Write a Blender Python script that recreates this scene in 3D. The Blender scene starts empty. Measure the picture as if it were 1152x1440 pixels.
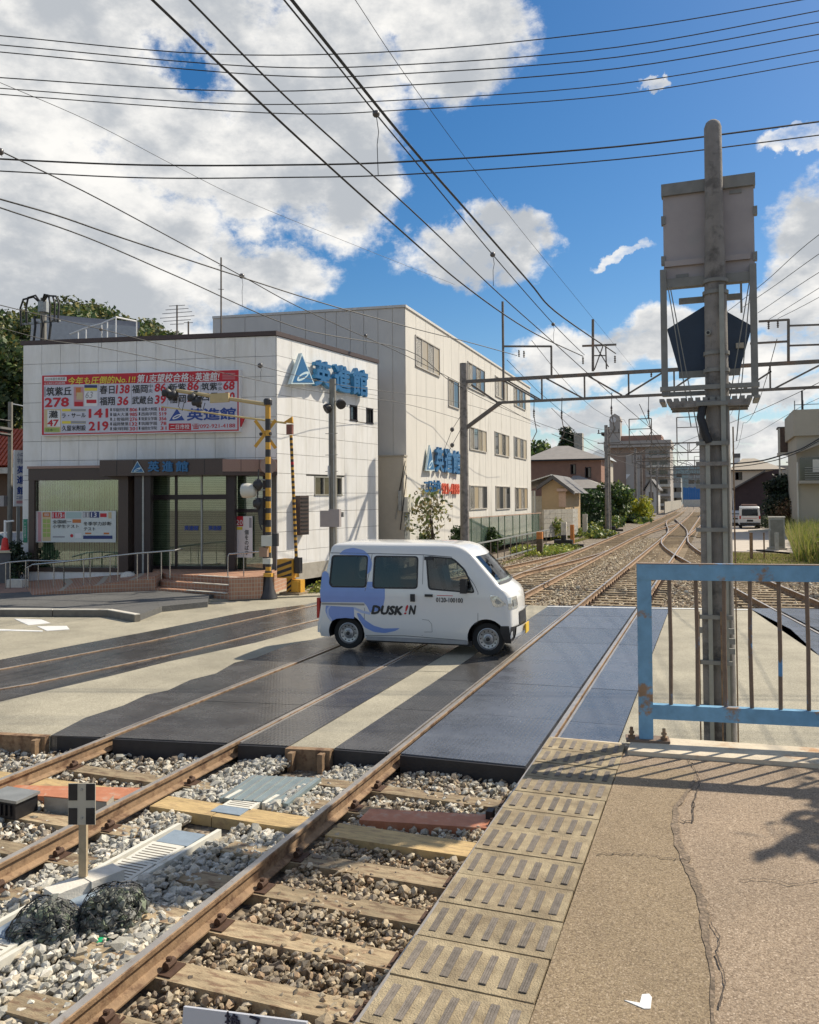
import bpy, bmesh, math, random
import numpy as np
from mathutils import Vector, Matrix

random.seed(7)
RNG = np.random.default_rng(7)
scene = bpy.context.scene
COL = scene.collection
R = math.radians

# ------------------------------------------------------------------ camera
FOC, PPX, PPY, CAM_H = 1152.0, 576.0, 672.0, 2.73
YAW, PIT, ROL = R(20.35), math.atan(29 / 1152), R(0.4)
fw = np.array([-math.sin(YAW) * math.cos(PIT), math.cos(YAW) * math.cos(PIT), math.sin(PIT)])
rt = np.array([math.cos(YAW), math.sin(YAW), 0.0])
up = np.cross(rt, fw)
rt, up = rt * math.cos(ROL) - up * math.sin(ROL), rt * math.sin(ROL) + up * math.cos(ROL)
EYE = np.array([0, 0, CAM_H])
cam_data = bpy.data.cameras.new('camera')
cam = bpy.data.objects.new('camera', cam_data)
COL.objects.link(cam)
cam_data.sensor_width = 36
cam_data.sensor_fit = 'HORIZONTAL'
cam_data.lens = 36
cam_data.shift_y = -48 / 1152
cam_data.clip_start = 0.1
cam_data.clip_end = 5000
cam.matrix_world = Matrix(((rt[0], up[0], -fw[0], 0), (rt[1], up[1], -fw[1], 0), (rt[2], up[2], -fw[2], CAM_H), (0, 0, 0, 1)))
scene.camera = cam

# ------------------------------------------------------------------ sun, exposure
SUN_AZ, SUN_EL = R(39.8), R(45.0)          # azimuth from +Y towards +X
sun_dir = Vector((math.sin(SUN_AZ) * math.cos(SUN_EL), math.cos(SUN_AZ) * math.cos(SUN_EL), math.sin(SUN_EL)))
sd = bpy.data.lights.new('sun', 'SUN')
sd.energy = 3.7
sd.angle = R(0.55)
sd.color = (1.0, 0.90, 0.74)
sun = bpy.data.objects.new('sun', sd)
COL.objects.link(sun)
sun.rotation_euler = sun_dir.to_track_quat('Z', 'Y').to_euler()
vs = scene.view_settings
vs.view_transform = 'Standard'
vs.look = 'None'
vs.gamma = 1
vs.use_curve_mapping = False
vs.exposure = 0.66
scene.cycles.max_bounces = 6
scene.cycles.transparent_max_bounces = 12

# ------------------------------------------------------------------ geometry helpers for measuring the place
def ray(px, py):
    return fw + rt * (px - PPX) / FOC - up * (py - PPY) / FOC
def G(px, py, z=0.0):
    r = ray(px, py); t = (z - CAM_H) / r[2]; q = EYE + r * t
    return (float(q[0]), float(q[1]))
def pt(px, py, Z):
    return Vector(EYE + ray(px, py) * Z)
def PL(px, py, P0, P1):
    P0 = np.array(P0[:2], float); P1 = np.array(P1[:2], float)
    d = (P1 - P0) / np.linalg.norm(P1 - P0); n = np.array([-d[1], d[0]])
    r = ray(px, py); t = ((P0 - EYE[:2]) @ n) / (r[:2] @ n); q = EYE + r * t
    return float((q[:2] - P0) @ d), float(q[2])

# ------------------------------------------------------------------ world: sky with procedural clouds
world = bpy.data.worlds.new('World')
scene.world = world
world.use_nodes = True
nt = world.node_tree
nt.nodes.clear()
def wn(t, **k):
    n = nt.nodes.new(t)
    for a, b in k.items():
        if a == 'ins':
            for i, v in b.items(): n.inputs[i].default_value = v
        else: setattr(n, a, b)
    return n
L = lambda a, b: nt.links.new(a, b)
out = wn('ShaderNodeOutputWorld')
bg = wn('ShaderNodeBackground')
bg.inputs['Strength'].default_value = 0.12
sky = wn('ShaderNodeTexSky', sky_type='NISHITA', sun_disc=False, sun_elevation=SUN_EL, sun_rotation=SUN_AZ, altitude=50, air_density=1.0, dust_density=0.6, ozone_density=2.2)
tc = wn('ShaderNodeTexCoord')
dirv = tc.outputs['Generated']
def wmath(op, a, b=None, clamp=False):
    n = wn('ShaderNodeMath', operation=op); n.use_clamp = clamp
    for i, v in enumerate((a, b)):
        if v is None: continue
        if isinstance(v, (int, float)): n.inputs[i].default_value = v
        else: L(v, n.inputs[i])
    return n.outputs[0]
# warp the direction a little so the cloud outlines are ragged
nz0 = wn('ShaderNodeTexNoise', ins={'Scale': 6.0, 'Detail': 8.0, 'Roughness': 0.62}); L(dirv, nz0.inputs['Vector'])
sb = wn('ShaderNodeVectorMath', operation='SUBTRACT'); L(nz0.outputs['Color'], sb.inputs[0]); sb.inputs[1].default_value = (.5, .5, .5)
sc_ = wn('ShaderNodeVectorMath', operation='SCALE'); L(sb.outputs[0], sc_.inputs[0]); sc_.inputs['Scale'].default_value = 0.17
wv = wn('ShaderNodeVectorMath', operation='ADD'); L(dirv, wv.inputs[0]); L(sc_.outputs[0], wv.inputs[1])
BLOBS = [(120, 60, 470, 230, 1), (420, 110, 190, 150, 1), (490, 240, 85, 95, 1), (300, 240, 230, 80, 1), (60, 330, 300, 190, 1), (120, 420, 240, 90, 1),
         (355, 378, 120, 62, 1), (640, 50, 110, 85, 1), (560, 20, 140, 60, 1), (660, 345, 105, 48, .8), (728, 318, 62, 40, .8), (868, 341, 50, 12, .32), (1130, 206, 46, 18, .40),
         (912, 136, 22, 9, .30), (820, 490, 110, 48, .8), (930, 468, 110, 42, .7), (1100, 415, 105, 62, .75), (1180, 320, 95, 75, .9), (1100, 500, 200, 40, .5), (880, 565, 330, 26, .42), (1000, 622, 420, 26, .55),
         (640, 640, 240, 30, .6), (1050, 668, 520, 34, .62), (-450, 150, 520, 330, 1), (1700, 250, 380, 160, .9)]
acc = None
for (bx, by, rx, ry, w) in BLOBS:
    c = ray(bx, by); k = np.linalg.norm(c); c = c / k
    n1 = wn('ShaderNodeVectorMath', operation='SUBTRACT'); L(wv.outputs[0], n1.inputs[0]); n1.inputs[1].default_value = tuple(c)
    hx = FOC * k / rx; hz = FOC * k / ry
    n2 = wn('ShaderNodeVectorMath', operation='MULTIPLY'); L(n1.outputs[0], n2.inputs[0]); n2.inputs[1].default_value = (hx, hx, hz)
    n3 = wn('ShaderNodeVectorMath', operation='LENGTH'); L(n2.outputs[0], n3.inputs[0])
    v = wmath('MULTIPLY', wmath('SUBTRACT', 1.0, n3.outputs['Value']), 1.0)
    v = wmath('MULTIPLY', wmath('ADD', v, 0.0), 1.0)
    v = wmath('MINIMUM', v, w * .55)
    acc = v if acc is None else wmath('MAXIMUM', acc, v)
# the blue hole in the big cloud
c = ray(262, 118); k = np.linalg.norm(c); c = c / k
n1 = wn('ShaderNodeVectorMath', operation='SUBTRACT'); L(wv.outputs[0], n1.inputs[0]); n1.inputs[1].default_value = tuple(c)
n2 = wn('ShaderNodeVectorMath', operation='MULTIPLY'); L(n1.outputs[0], n2.inputs[0]); n2.inputs[1].default_value = (FOC * k / 95, FOC * k / 95, FOC * k / 50)
n3 = wn('ShaderNodeVectorMath', operation='LENGTH'); L(n2.outputs[0], n3.inputs[0])
hole = wmath('MULTIPLY', wmath('SUBTRACT', 1.0, n3.outputs['Value'], True), .95)
# fbm, flattened towards the horizon
mp = wn('ShaderNodeMapping'); L(dirv, mp.inputs['Vector']); mp.inputs['Scale'].default_value = (1, 1, 1.7)
nf = wn('ShaderNodeTexNoise', ins={'Scale': 9.0, 'Detail': 12.0, 'Roughness': 0.66}); L(mp.outputs[0], nf.inputs['Vector'])
nf2 = wn('ShaderNodeTexNoise', ins={'Scale': 3.1, 'Detail': 3.0, 'Roughness': 0.5}); L(mp.outputs[0], nf2.inputs['Vector'])
fb = wmath('MULTIPLY', wmath('SUBTRACT', nf.outputs['Fac'], 0.5), 1.45)
# everywhere out of the view the same kind of sky goes on
gen = wmath('SUBTRACT', wmath('MULTIPLY', nf2.outputs['Fac'], 2.4), 1.12)
gen = wmath('MINIMUM', gen, 0.4)
# the generic clouds begin beyond the part of the sky that was mapped cloud by cloud
fd = wn('ShaderNodeVectorMath', operation='DOT_PRODUCT'); L(dirv, fd.inputs[0]); fd.inputs[1].default_value = tuple(ray(576, 400) / np.linalg.norm(ray(576, 400)))
gen = wmath('SUBTRACT', gen, wmath('MULTIPLY', wmath('SUBTRACT', fd.outputs['Value'], .70, True), 4.0))
dens = wmath('ADD', wmath('MAXIMUM', acc, wmath('MULTIPLY', gen, .8)), fb)
dens = wmath('SUBTRACT', dens, hole)
mr = wn('ShaderNodeMapRange', interpolation_type='SMOOTHSTEP'); L(dens, mr.inputs['Value'])
mr.inputs['From Min'].default_value = -0.06; mr.inputs['From Max'].default_value = 0.34
alpha = mr.outputs[0]
# thick parts are grey, thin sunlit edges white
nsh = wn('ShaderNodeTexNoise', ins={'Scale': 5.2, 'Detail': 7.0, 'Roughness': 0.6}); 
mp2 = wn('ShaderNodeMapping'); L(dirv, mp2.inputs['Vector']); mp2.inputs['Location'].default_value = (3.1, 1.7, .06); mp2.inputs['Scale'].default_value = (1, 1, 1.9); L(mp2.outputs[0], nsh.inputs['Vector'])
mpb = wn('ShaderNodeMapping'); L(dirv, mpb.inputs['Vector']); mpb.inputs['Scale'].default_value = (1, 1, 1.7); mpb.inputs['Location'].default_value = tuple(sun_dir * .035)
nfb = wn('ShaderNodeTexNoise', ins={'Scale': 9.0, 'Detail': 12.0, 'Roughness': 0.6}); L(mpb.outputs[0], nfb.inputs['Vector'])
relief = wmath('MULTIPLY', wmath('SUBTRACT', nfb.outputs['Fac'], nf.outputs['Fac']), 1.7)
thick = wmath('ADD', wmath('ADD', wmath('MULTIPLY', dens, .75), relief), wmath('MULTIPLY', wmath('SUBTRACT', nsh.outputs['Fac'], .5), 2.2))
mr2 = wn('ShaderNodeMapRange', interpolation_type='SMOOTHSTEP'); L(thick, mr2.inputs['Value'])
mr2.inputs['From Min'].default_value = -.15; mr2.inputs['From Max'].default_value = 0.62
cm = wn('ShaderNodeMix', data_type='RGBA'); L(mr2.outputs[0], cm.inputs[0])
cm.inputs[6].default_value = (5.3, 5.2, 5.0, 1); cm.inputs[7].default_value = (2.7, 2.86, 3.06, 1)
hsv = wn('ShaderNodeHueSaturation', ins={'Saturation': 1.40, 'Value': .57}); L(sky.outputs[0], hsv.inputs['Color'])
fin = wn('ShaderNodeMix', data_type='RGBA'); L(alpha, fin.inputs[0]); L(hsv.outputs[0], fin.inputs[6]); L(cm.outputs[2], fin.inputs[7])
L(fin.outputs[2], bg.inputs['Color']); L(bg.outputs[0], out.inputs['Surface'])

# ------------------------------------------------------------------ object helpers
WM = {}
def _props(o, label=None, cat=None, group=None, kind=None):
    if label: o['label'] = label
    if cat: o['category'] = cat
    if group: o['group'] = group
    if kind: o['kind'] = kind
    return o
def thing(name, label, cat, loc=(0, 0, 0), rotz=0.0, group=None, kind=None):
    o = bpy.data.objects.new(name, None)
    COL.objects.link(o)
    o.location = loc; o.rotation_euler = (0, 0, rotz)
    o.empty_display_size = 0.2
    WM[o.name] = Matrix.Translation(loc) @ Matrix.Rotation(rotz, 4, 'Z')
    return _props(o, label, cat, group, kind)
def mesh_obj(name, me, parent=None, mtx=None, **props):
    o = bpy.data.objects.new(name, me)
    COL.objects.link(o)
    if parent is not None:
        o.parent = parent
        base = WM[parent.name]
    else:
        base = Matrix.Identity(4)
    if mtx is not None: o.matrix_local = mtx
    WM[o.name] = base @ (mtx if mtx is not None else Matrix.Identity(4))
    return _props(o, **props)
def dup_tree(root, loc, rotz=None, label=None, group=None):
    def cp(o, par):
        c = o.copy(); COL.objects.link(c)
        if par is not None: c.parent = par
        for ch in [k for k in ALLCH.get(o.name, [])]: ALLCH.setdefault(c.name, []).append(cp(ch, c))
        return c
    c = cp(root, None)
    c.location = loc
    if rotz is not None: c.rotation_euler = (0, 0, rotz)
    if label: c['label'] = label
    if group: c['group'] = group
    return c
ALLCH = {}
def index_children():
    ALLCH.clear()
    for o in COL.objects:
        if o.parent: ALLCH.setdefault(o.parent.name, []).append(o)

class Frame:
    """vertical plane through P0 -> P1; s along, z up, o outwards (towards the side the camera is on)"""
    def __init__(f, P0, P1, off=0.0):
        f.P0 = Vector((P0[0], P0[1], 0)); d = Vector((P1[0] - P0[0], P1[1] - P0[1], 0)); f.len = d.length; f.d = d.normalized()
        n = Vector((f.d.y, -f.d.x, 0))
        if n.dot(Vector((0, 0, 0)) - f.P0) < 0: n = -n
        f.n = n; f.P0 = f.P0 + n * off
    def p(f, s, z, o=0.0):
        return f.P0 + f.d * s + f.n * o + Vector((0, 0, z))
    def px(f, x, y):
        return PL(x, y, f.P0, f.P0 + f.d)
    def off(f, o):
        g = Frame.__new__(Frame); g.P0 = f.P0 + f.n * o; g.d = f.d; g.n = f.n; g.len = f.len
        return g

class MB:
    def __init__(s): s.v = []; s.f = []; s.m = []; s.cur = 0
    def add(s, vs_, fs_):
        b = len(s.v); s.v += [tuple(v) for v in vs_]
        for f in fs_: s.f.append(tuple(b + i for i in f)); s.m.append(s.cur)
        return s
    def hexa(s, p):      # 8 points: bottom 4 ccw, top 4 ccw
        return s.add(p, [(0, 3, 2, 1), (4, 5, 6, 7), (0, 1, 5, 4), (1, 2, 6, 5), (2, 3, 7, 6), (3, 0, 4, 7)])
    def box(s, x0, y0, z0, x1, y1, z1):
        return s.hexa([(x0, y0, z0), (x1, y0, z0), (x1, y1, z0), (x0, y1, z0), (x0, y0, z1), (x1, y0, z1), (x1, y1, z1), (x0, y1, z1)])
    def fbox(s, F, s0, s1, z0, z1, o0, o1):
        P = lambda a, o, z: F.p(a, z, o)
        return s.hexa([P(s0, o1, z0), P(s1, o1, z0), P(s1, o0, z0), P(s0, o0, z0), P(s0, o1, z1), P(s1, o1, z1), P(s1, o0, z1), P(s0, o0, z1)])
    def quad(s, a, b, c, d): return s.add([a, b, c, d], [(0, 1, 2, 3)])
    def prism(s, poly, z0, z1):
        n = len(poly); v = [(p[0], p[1], z0) for p in poly] + [(p[0], p[1], z1) for p in poly]
        a = sum(poly[i][0] * poly[(i + 1) % n][1] - poly[(i + 1) % n][0] * poly[i][1] for i in range(n))
        f = [tuple(range(n, 2 * n)), tuple(range(n - 1, -1, -1))] + [(i, (i + 1) % n, n + (i + 1) % n, n + i) for i in range(n)]
        if a < 0: f = [t[::-1] for t in f]
        return s.add(v, f)
    def fprism(s, F, poly, o0, o1):       # polygon in (s,z), thickness along the outward normal
        n = len(poly); v = [F.p(a, z, o0) for a, z in poly] + [F.p(a, z, o1) for a, z in poly]
        a = sum(poly[i][0] * poly[(i + 1) % n][1] - poly[(i + 1) % n][0] * poly[i][1] for i in range(n))
        right = F.d.cross(Vector((0, 0, 1))).dot(F.n) > 0
        f = [tuple(range(n, 2 * n)), tuple(range(n - 1, -1, -1))] + [(i, (i + 1) % n, n + (i + 1) % n, n + i) for i in range(n)]
        if (a < 0) == right: f = [t[::-1] for t in f]
        return s.add(v, f)
    def beam(s, a, b, w, h, upv=(0, 0, 1)):
        a = Vector(a); b = Vector(b); d = (b - a).normalized(); u = Vector(upv)
        if abs(d.dot(u)) > .97: u = Vector((1, 0, 0))
        x = d.cross(u).normalized(); y = x.cross(d).normalized()
        o = [(-x * w - y * h) / 2, (x * w - y * h) / 2, (x * w + y * h) / 2, (-x * w + y * h) / 2]
        return s.hexa([a + o[0], a + o[1], a + o[2], a + o[3], b + o[0], b + o[1], b + o[2], b + o[3]])
    def cyl(s, a, b, r0, r1=None, n=12, cap=True):
        r1 = r0 if r1 is None else r1
        return s.tube([a, b], [r0, r1], n, cap)
    def tube(s, pts, r, n=6, cap=True):
        pts = [Vector(p) for p in pts]; rs = r if isinstance(r, (list, tuple)) else [r] * len(pts)
        v = []; N = len(pts); u = None
        for i, p in enumerate(pts):
            d = (pts[min(i + 1, N - 1)] - pts[max(i - 1, 0)]).normalized()
            if u is None:
                q = Vector((0, 0, 1)) if abs(d.z) < .9 else Vector((1, 0, 0))
                u = d.cross(q).normalized()
            else:
                u = (u - d * u.dot(d)).normalized()
            w = d.cross(u)
            for k in range(n):
                t = 2 * math.pi * k / n
                v.append(p + (u * math.cos(t) + w * math.sin(t)) * rs[i])
        f = []
        for i in range(N - 1):
            for k in range(n):
                a = i * n + k; b = i * n + (k + 1) % n
                f.append((a, b, b + n, a + n))
        if cap: f.append(tuple(range(n - 1, -1, -1))); f.append(tuple(range((N - 1) * n, N * n)))
        return s.add(v, f)
    def lathe(s, base, prof, n=16, axis=Vector((0, 0, 1))):
        base = Vector(base); q = Vector((1, 0, 0)) if abs(axis.x) < .9 else Vector((0, 1, 0))
        u = axis.cross(q).normalized(); w = axis.cross(u); v = []; f = []
        for (r, h) in prof:
            for k in range(n):
                t = 2 * math.pi * k / n
                v.append(base + axis * h + (u * math.cos(t) + w * math.sin(t)) * r)
        for i in range(len(prof) - 1):
            for k in range(n):
                a = i * n + k; b = i * n + (k + 1) % n
                f.append((a, b, b + n, a + n))
        f.append(tuple(range(n - 1, -1, -1))); f.append(tuple(range((len(prof) - 1) * n, len(prof) * n)))
        return s.add(v, f)
    def mesh(s, name, mats, inv=None, smooth=None):
        me = bpy.data.meshes.new(name)
        v = s.v if inv is None else [tuple(inv @ Vector(p)) for p in s.v]
        me.from_pydata(v, [], s.f)
        for m in (mats if isinstance(mats, (list, tuple)) else [mats]): me.materials.append(m)
        if any(s.m): me.polygons.foreach_set('material_index', s.m)
        if smooth is not None:
            me.polygons.foreach_set('use_smooth', [True] * len(me.polygons))
            me.set_sharp_from_angle(angle=R(smooth))
        me.validate()
        me.update()
        return me
    def build(s, name, mats, parent=None, smooth=None, local=False, **props):
        inv = None if (parent is None or local) else WM[parent.name].inverted()
        return mesh_obj(name, s.mesh(name, mats, inv, smooth), parent, **props)

# ------------------------------------------------------------------ text as flat or raised lettering
_dg = None
def text_mesh(body, bold=0.0, depth=0.0, shear=0.0):
    cu = bpy.data.curves.new('lettering', 'FONT')
    cu.body = body; cu.size = 1; cu.offset = bold; cu.extrude = depth; cu.resolution_u = 2; cu.shear = shear
    ob = bpy.data.objects.new('lettering_tmp', cu)
    COL.objects.link(ob)
    dg = bpy.context.evaluated_depsgraph_get()
    ev = ob.evaluated_get(dg); me = ev.to_mesh()
    vs_ = np.array([v.co[:] for v in me.vertices]); fs_ = [tuple(p.vertices) for p in me.polygons]
    ev.to_mesh_clear()
    bpy.data.objects.remove(ob); bpy.data.curves.remove(cu)
    return vs_, fs_
def add_text(mb, F, body, s0, z0, s1, z1, o, bold=.02, depth=0.0, shear=0.0):
    v, f = text_mesh(body, 0.0, 0.5 if depth else 0.0, shear)
    if len(v) == 0: return mb
    if bold > 0:          # bolder strokes: the same glyph laid again a little to each side
        k = min(bold, .05) * .62 if bold < .08 else .055; n = len(v); V = []; F_ = []
        for j, (ox, oz) in enumerate(((0, 0), (k, 0), (-k, 0), (0, k), (0, -k), (k * .8, k * .8), (-k * .8, -k * .8))[:7 if bold > .015 else 3]):
            V.append(v + np.array([ox, oz, -.004 * j if depth else 0])); F_ += [tuple(i + n * j for i in t_) for t_ in f]
        lay = np.repeat(np.arange(len(V)), n) * .0006; v = np.concatenate(V); f = F_
    else: lay = np.zeros(len(v))
    lo, hi = v.min(0), v.max(0)
    sx = (s1 - s0) / (hi[0] - lo[0]); sz = (z1 - z0) / (hi[1] - lo[1])
    P = []
    for a, la in zip(v, lay):
        P.append(F.p(s0 + (a[0] - lo[0]) * sx, z0 + (a[1] - lo[1]) * sz, o + (a[2] - lo[2]) * depth + la))
    return mb.add(P, f)
def ptext(mb, F, body, x0, y0, x1, y1, o, **k):
    sa, za = F.px((x0), (y0 + y1) / 2); sb_, _ = F.px(x1, (y0 + y1) / 2)
    _, zt = F.px((x0 + x1) / 2, y0); _, zb = F.px((x0 + x1) / 2, y1)
    return add_text(mb, F, body, sa, zb, sb_, zt, o, **k)

# ------------------------------------------------------------------ materials
MATS = {}
def mat(name, col, rough=.6, metal=0.0, var=.12, scale=6.0, bump=0.0, bscale=60.0, rnd=0.0, col2=None, thr=.6, scale2=3.0, soft=.06, spec=None, attr=None, coat=0.0, detail=6.0, stretch=None, bdist=.01):
    if name in MATS: return MATS[name]
    m = bpy.data.materials.new(name); m.use_nodes = True; t = m.node_tree; b = t.nodes['Principled BSDF']
    N = t.nodes.new; K = t.links.new
    tcn = N('ShaderNodeTexCoord'); vec = tcn.outputs['Object']
    geo = N('ShaderNodeNewGeometry')
    vec = geo.outputs['Position']
    if stretch:
        mpn = N('ShaderNodeMapping'); mpn.inputs['Scale'].default_value = stretch; K(vec, mpn.inputs['Vector']); vec = mpn.outputs[0]
    base = None
    if attr:
        an = N('ShaderNodeAttribute'); an.attribute_name = attr; base = an.outputs['Color']
    else:
        rg = N('ShaderNodeRGB'); rg.outputs[0].default_value = (*col, 1); base = rg.outputs[0]
    if col2 is not None:
        n2 = N('ShaderNodeTexNoise'); n2.inputs['Scale'].default_value = scale2; n2.inputs['Detail'].default_value = 8; n2.inputs['Roughness'].default_value = .65; K(vec, n2.inputs['Vector'])
        r2 = N('ShaderNodeMapRange'); K(n2.outputs['Fac'], r2.inputs['Value']); r2.inputs['From Min'].default_value = thr - soft; r2.inputs['From Max'].default_value = thr + soft
        mx = N('ShaderNodeMix'); mx.data_type = 'RGBA'; K(r2.outputs[0], mx.inputs[0]); K(base, mx.inputs[6]); mx.inputs[7].default_value = (*col2, 1); base = mx.outputs[2]
    n1 = N('ShaderNodeTexNoise'); n1.inputs['Scale'].default_value = scale; n1.inputs['Detail'].default_value = detail; n1.inputs['Roughness'].default_value = .6; K(vec, n1.inputs['Vector'])
    r1 = N('ShaderNodeMapRange'); K(n1.outputs['Fac'], r1.inputs['Value']); r1.inputs['From Min'].default_value = .25; r1.inputs['From Max'].default_value = .75
    r1.inputs['To Min'].default_value = 1 - var; r1.inputs['To Max'].default_value = 1 + var
    val = r1.outputs[0]
    if rnd:
        oi = N('ShaderNodeObjectInfo'); rr = N('ShaderNodeMapRange'); K(oi.outputs['Random'], rr.inputs['Value']); rr.inputs['To Min'].default_value = 1 - rnd; rr.inputs['To Max'].default_value = 1 + rnd
        mm = N('ShaderNodeMath'); mm.operation = 'MULTIPLY'; K(val, mm.inputs[0]); K(rr.outputs[0], mm.inputs[1]); val = mm.outputs[0]
    hs = N('ShaderNodeVectorMath'); hs.operation = 'SCALE'; K(base, hs.inputs[0]); K(val, hs.inputs['Scale'])
    K(hs.outputs[0], b.inputs['Base Color'])
    b.inputs['Roughness'].default_value = rough; b.inputs['Metallic'].default_value = metal
    if spec is not None: b.inputs['Specular IOR Level'].default_value = spec
    if coat: b.inputs['Coat Weight'].default_value = coat; b.inputs['Coat Roughness'].default_value = .08
    if bump:
        nb = N('ShaderNodeTexNoise'); nb.inputs['Scale'].default_value = bscale; nb.inputs['Detail'].default_value = 4; K(vec, nb.inputs['Vector'])
        bp = N('ShaderNodeBump'); bp.inputs['Strength'].default_value = bump; bp.inputs['Distance'].default_value = bdist; K(nb.outputs['Fac'], bp.inputs['Height']); K(bp.outputs[0], b.inputs['Normal'])
    MATS[name] = m
    return m
def aggregate(name, cols, scale=90.0, rough=.85, bump=.5, patch=.15, pscale=.8, bdist=.004):
    """asphalt or concrete with visible stone grains"""
    m = bpy.data.materials.new(name); m.use_nodes = True; t = m.node_tree; b = t.nodes['Principled BSDF']; N = t.nodes.new; K = t.links.new
    geo = N('ShaderNodeNewGeometry'); vec = geo.outputs['Position']
    vo = N('ShaderNodeTexVoronoi'); vo.inputs['Scale'].default_value = scale; K(vec, vo.inputs['Vector'])
    sp = N('ShaderNodeSeparateColor'); K(vo.outputs['Color'], sp.inputs[0])
    cr = N('ShaderNodeValToRGB'); K(sp.outputs[0], cr.inputs[0]); cr.color_ramp.elements.remove(cr.color_ramp.elements[0])
    for i, c in enumerate(cols):
        if i == 0: e = cr.color_ramp.elements[0]; e.position = 0
        else: e = cr.color_ramp.elements.new(i / (len(cols) - 1))
        e.color = (*c, 1)
    n1 = N('ShaderNodeTexNoise'); n1.inputs['Scale'].default_value = pscale; n1.inputs['Detail'].default_value = 9; n1.inputs['Roughness'].default_value = .65; K(vec, n1.inputs['Vector'])
    r1 = N('ShaderNodeMapRange'); K(n1.outputs['Fac'], r1.inputs['Value']); r1.inputs['From Min'].default_value = .3; r1.inputs['From Max'].default_value = .7; r1.inputs['To Min'].default_value = 1 - patch; r1.inputs['To Max'].default_value = 1 + patch
    ed = N('ShaderNodeMapRange'); K(vo.outputs['Distance'], ed.inputs['Value']); ed.inputs['From Min'].default_value = .35; ed.inputs['From Max'].default_value = .75; ed.inputs['To Min'].default_value = 1; ed.inputs['To Max'].default_value = .72
    mm = N('ShaderNodeMath'); mm.operation = 'MULTIPLY'; K(r1.outputs[0], mm.inputs[0]); K(ed.outputs[0], mm.inputs[1])
    hs = N('ShaderNodeVectorMath'); hs.operation = 'SCALE'; K(cr.outputs[0], hs.inputs[0]); K(mm.outputs[0], hs.inputs['Scale']); K(hs.outputs[0], b.inputs['Base Color'])
    b.inputs['Roughness'].default_value = rough
    bp = N('ShaderNodeBump'); bp.inputs['Strength'].default_value = bump; bp.inputs['Distance'].default_value = bdist; bp.invert = True; K(vo.outputs['Distance'], bp.inputs['Height']); K(bp.outputs[0], b.inputs['Normal'])
    MATS[name] = m
    return m
def foliage_mat(name):
    m = bpy.data.materials.new(name); m.use_nodes = True; t = m.node_tree; b = t.nodes['Principled BSDF']
    an = t.nodes.new('ShaderNodeAttribute'); an.attribute_name = 'col'
    t.links.new(an.outputs['Color'], b.inputs['Base Color']); b.inputs['Roughness'].default_value = .55
    tr = t.nodes.new('ShaderNodeBsdfTranslucent'); t.links.new(an.outputs['Color'], tr.inputs['Color'])
    mx = t.nodes.new('ShaderNodeMixShader'); mx.inputs[0].default_value = .3
    t.links.new(b.outputs[0], mx.inputs[1]); t.links.new(tr.outputs[0], mx.inputs[2]); t.links.new(mx.outputs[0], t.nodes['Material Output'].inputs['Surface'])
    return m
FOL = foliage_mat('leaves')

M_ballast = mat('stone', (1, 1, 1), .85, var=.25, scale=60, attr='col', bump=.3, bscale=180)
M_trackbed = aggregate('track_bed_gravel', [(.09, .07, .05), (.3, .24, .17), (.16, .12, .09), (.4, .34, .26), (.12, .1, .08)], scale=16, bump=1.0, bdist=.05, patch=.2)
M_dirt = mat('dirt', (.13, .10, .07), .95, var=.3, scale=1.5, bump=.5, bscale=20)
M_rust = mat('rusty_steel', (.29, .19, .11), .8, .1, var=.3, scale=12, bump=.4, bscale=80, col2=(.16, .09, .05), thr=.55, scale2=7)
M_railtop = mat('polished_rail', (.55, .50, .44), .38, .7, var=.2, scale=5, col2=(.40, .30, .21), thr=.64, scale2=14)
M_wood = mat('weathered_timber', (.34, .265, .165), .9, var=.4, scale=5, bump=.5, bscale=40, rnd=.22, col2=(.20, .13, .08), thr=.55, scale2=6, stretch=(1, 4, 1))
M_woodgold = mat('yellow_timber', (.50, .36, .17), .8, var=.25, scale=4, bump=.4, bscale=40, rnd=.1, col2=(.36, .25, .13), thr=.56, scale2=7, stretch=(1, 5, 1))
M_orange = mat('orange_paint', (.48, .19, .10), .6, var=.2, scale=9, col2=(.42, .26, .18), thr=.58, scale2=9, bump=.2)
M_black = mat('black_iron', (.025, .024, .026), .5, .3, var=.3, scale=20)
M_darkrubber = mat('dark_rubber', (.022, .022, .026), .6, var=.3, scale=10, bump=.3, bscale=90)
M_conc = mat('concrete', (.40, .37, .31), .85, var=.18, scale=3, bump=.3, bscale=70, col2=(.29, .26, .21), thr=.62, scale2=2.5)
M_concl = mat('pale_concrete', (.60, .57, .50), .85, var=.14, scale=4, bump=.3, bscale=60, col2=(.44, .37, .27), thr=.6, scale2=5)
M_white = mat('white_paint', (.78, .78, .76), .45, var=.05, scale=3)
M_roadc = aggregate('road_surface', [(.27, .245, .18), (.43, .395, .30), (.33, .30, .225), (.50, .46, .355)], scale=95, bump=.35, patch=.27, pscale=.7)
M_asph = aggregate('asphalt', [(.07, .07, .07), (.13, .13, .125), (.09, .09, .088), (.18, .175, .165)], scale=70, bump=.3, patch=.18)
M_plat = aggregate('platform_asphalt', [(.16, .11, .07), (.31, .23, .155), (.36, .275, .19), (.23, .165, .11), (.50, .395, .29)], scale=150, bump=.28, patch=.16, pscale=1.3)
M_plat2 = aggregate('platform_asphalt_old', [(.15, .105, .06), (.27, .20, .12), (.32, .245, .15), (.21, .15, .09), (.42, .33, .225)], scale=155, bump=.25, patch=.15, pscale=1.6)
M_crack = aggregate('cracked_asphalt', [(.11, .08, .055), (.24, .18, .12), (.17, .125, .085), (.32, .24, .17)], scale=60, bump=1, patch=.3)
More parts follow.
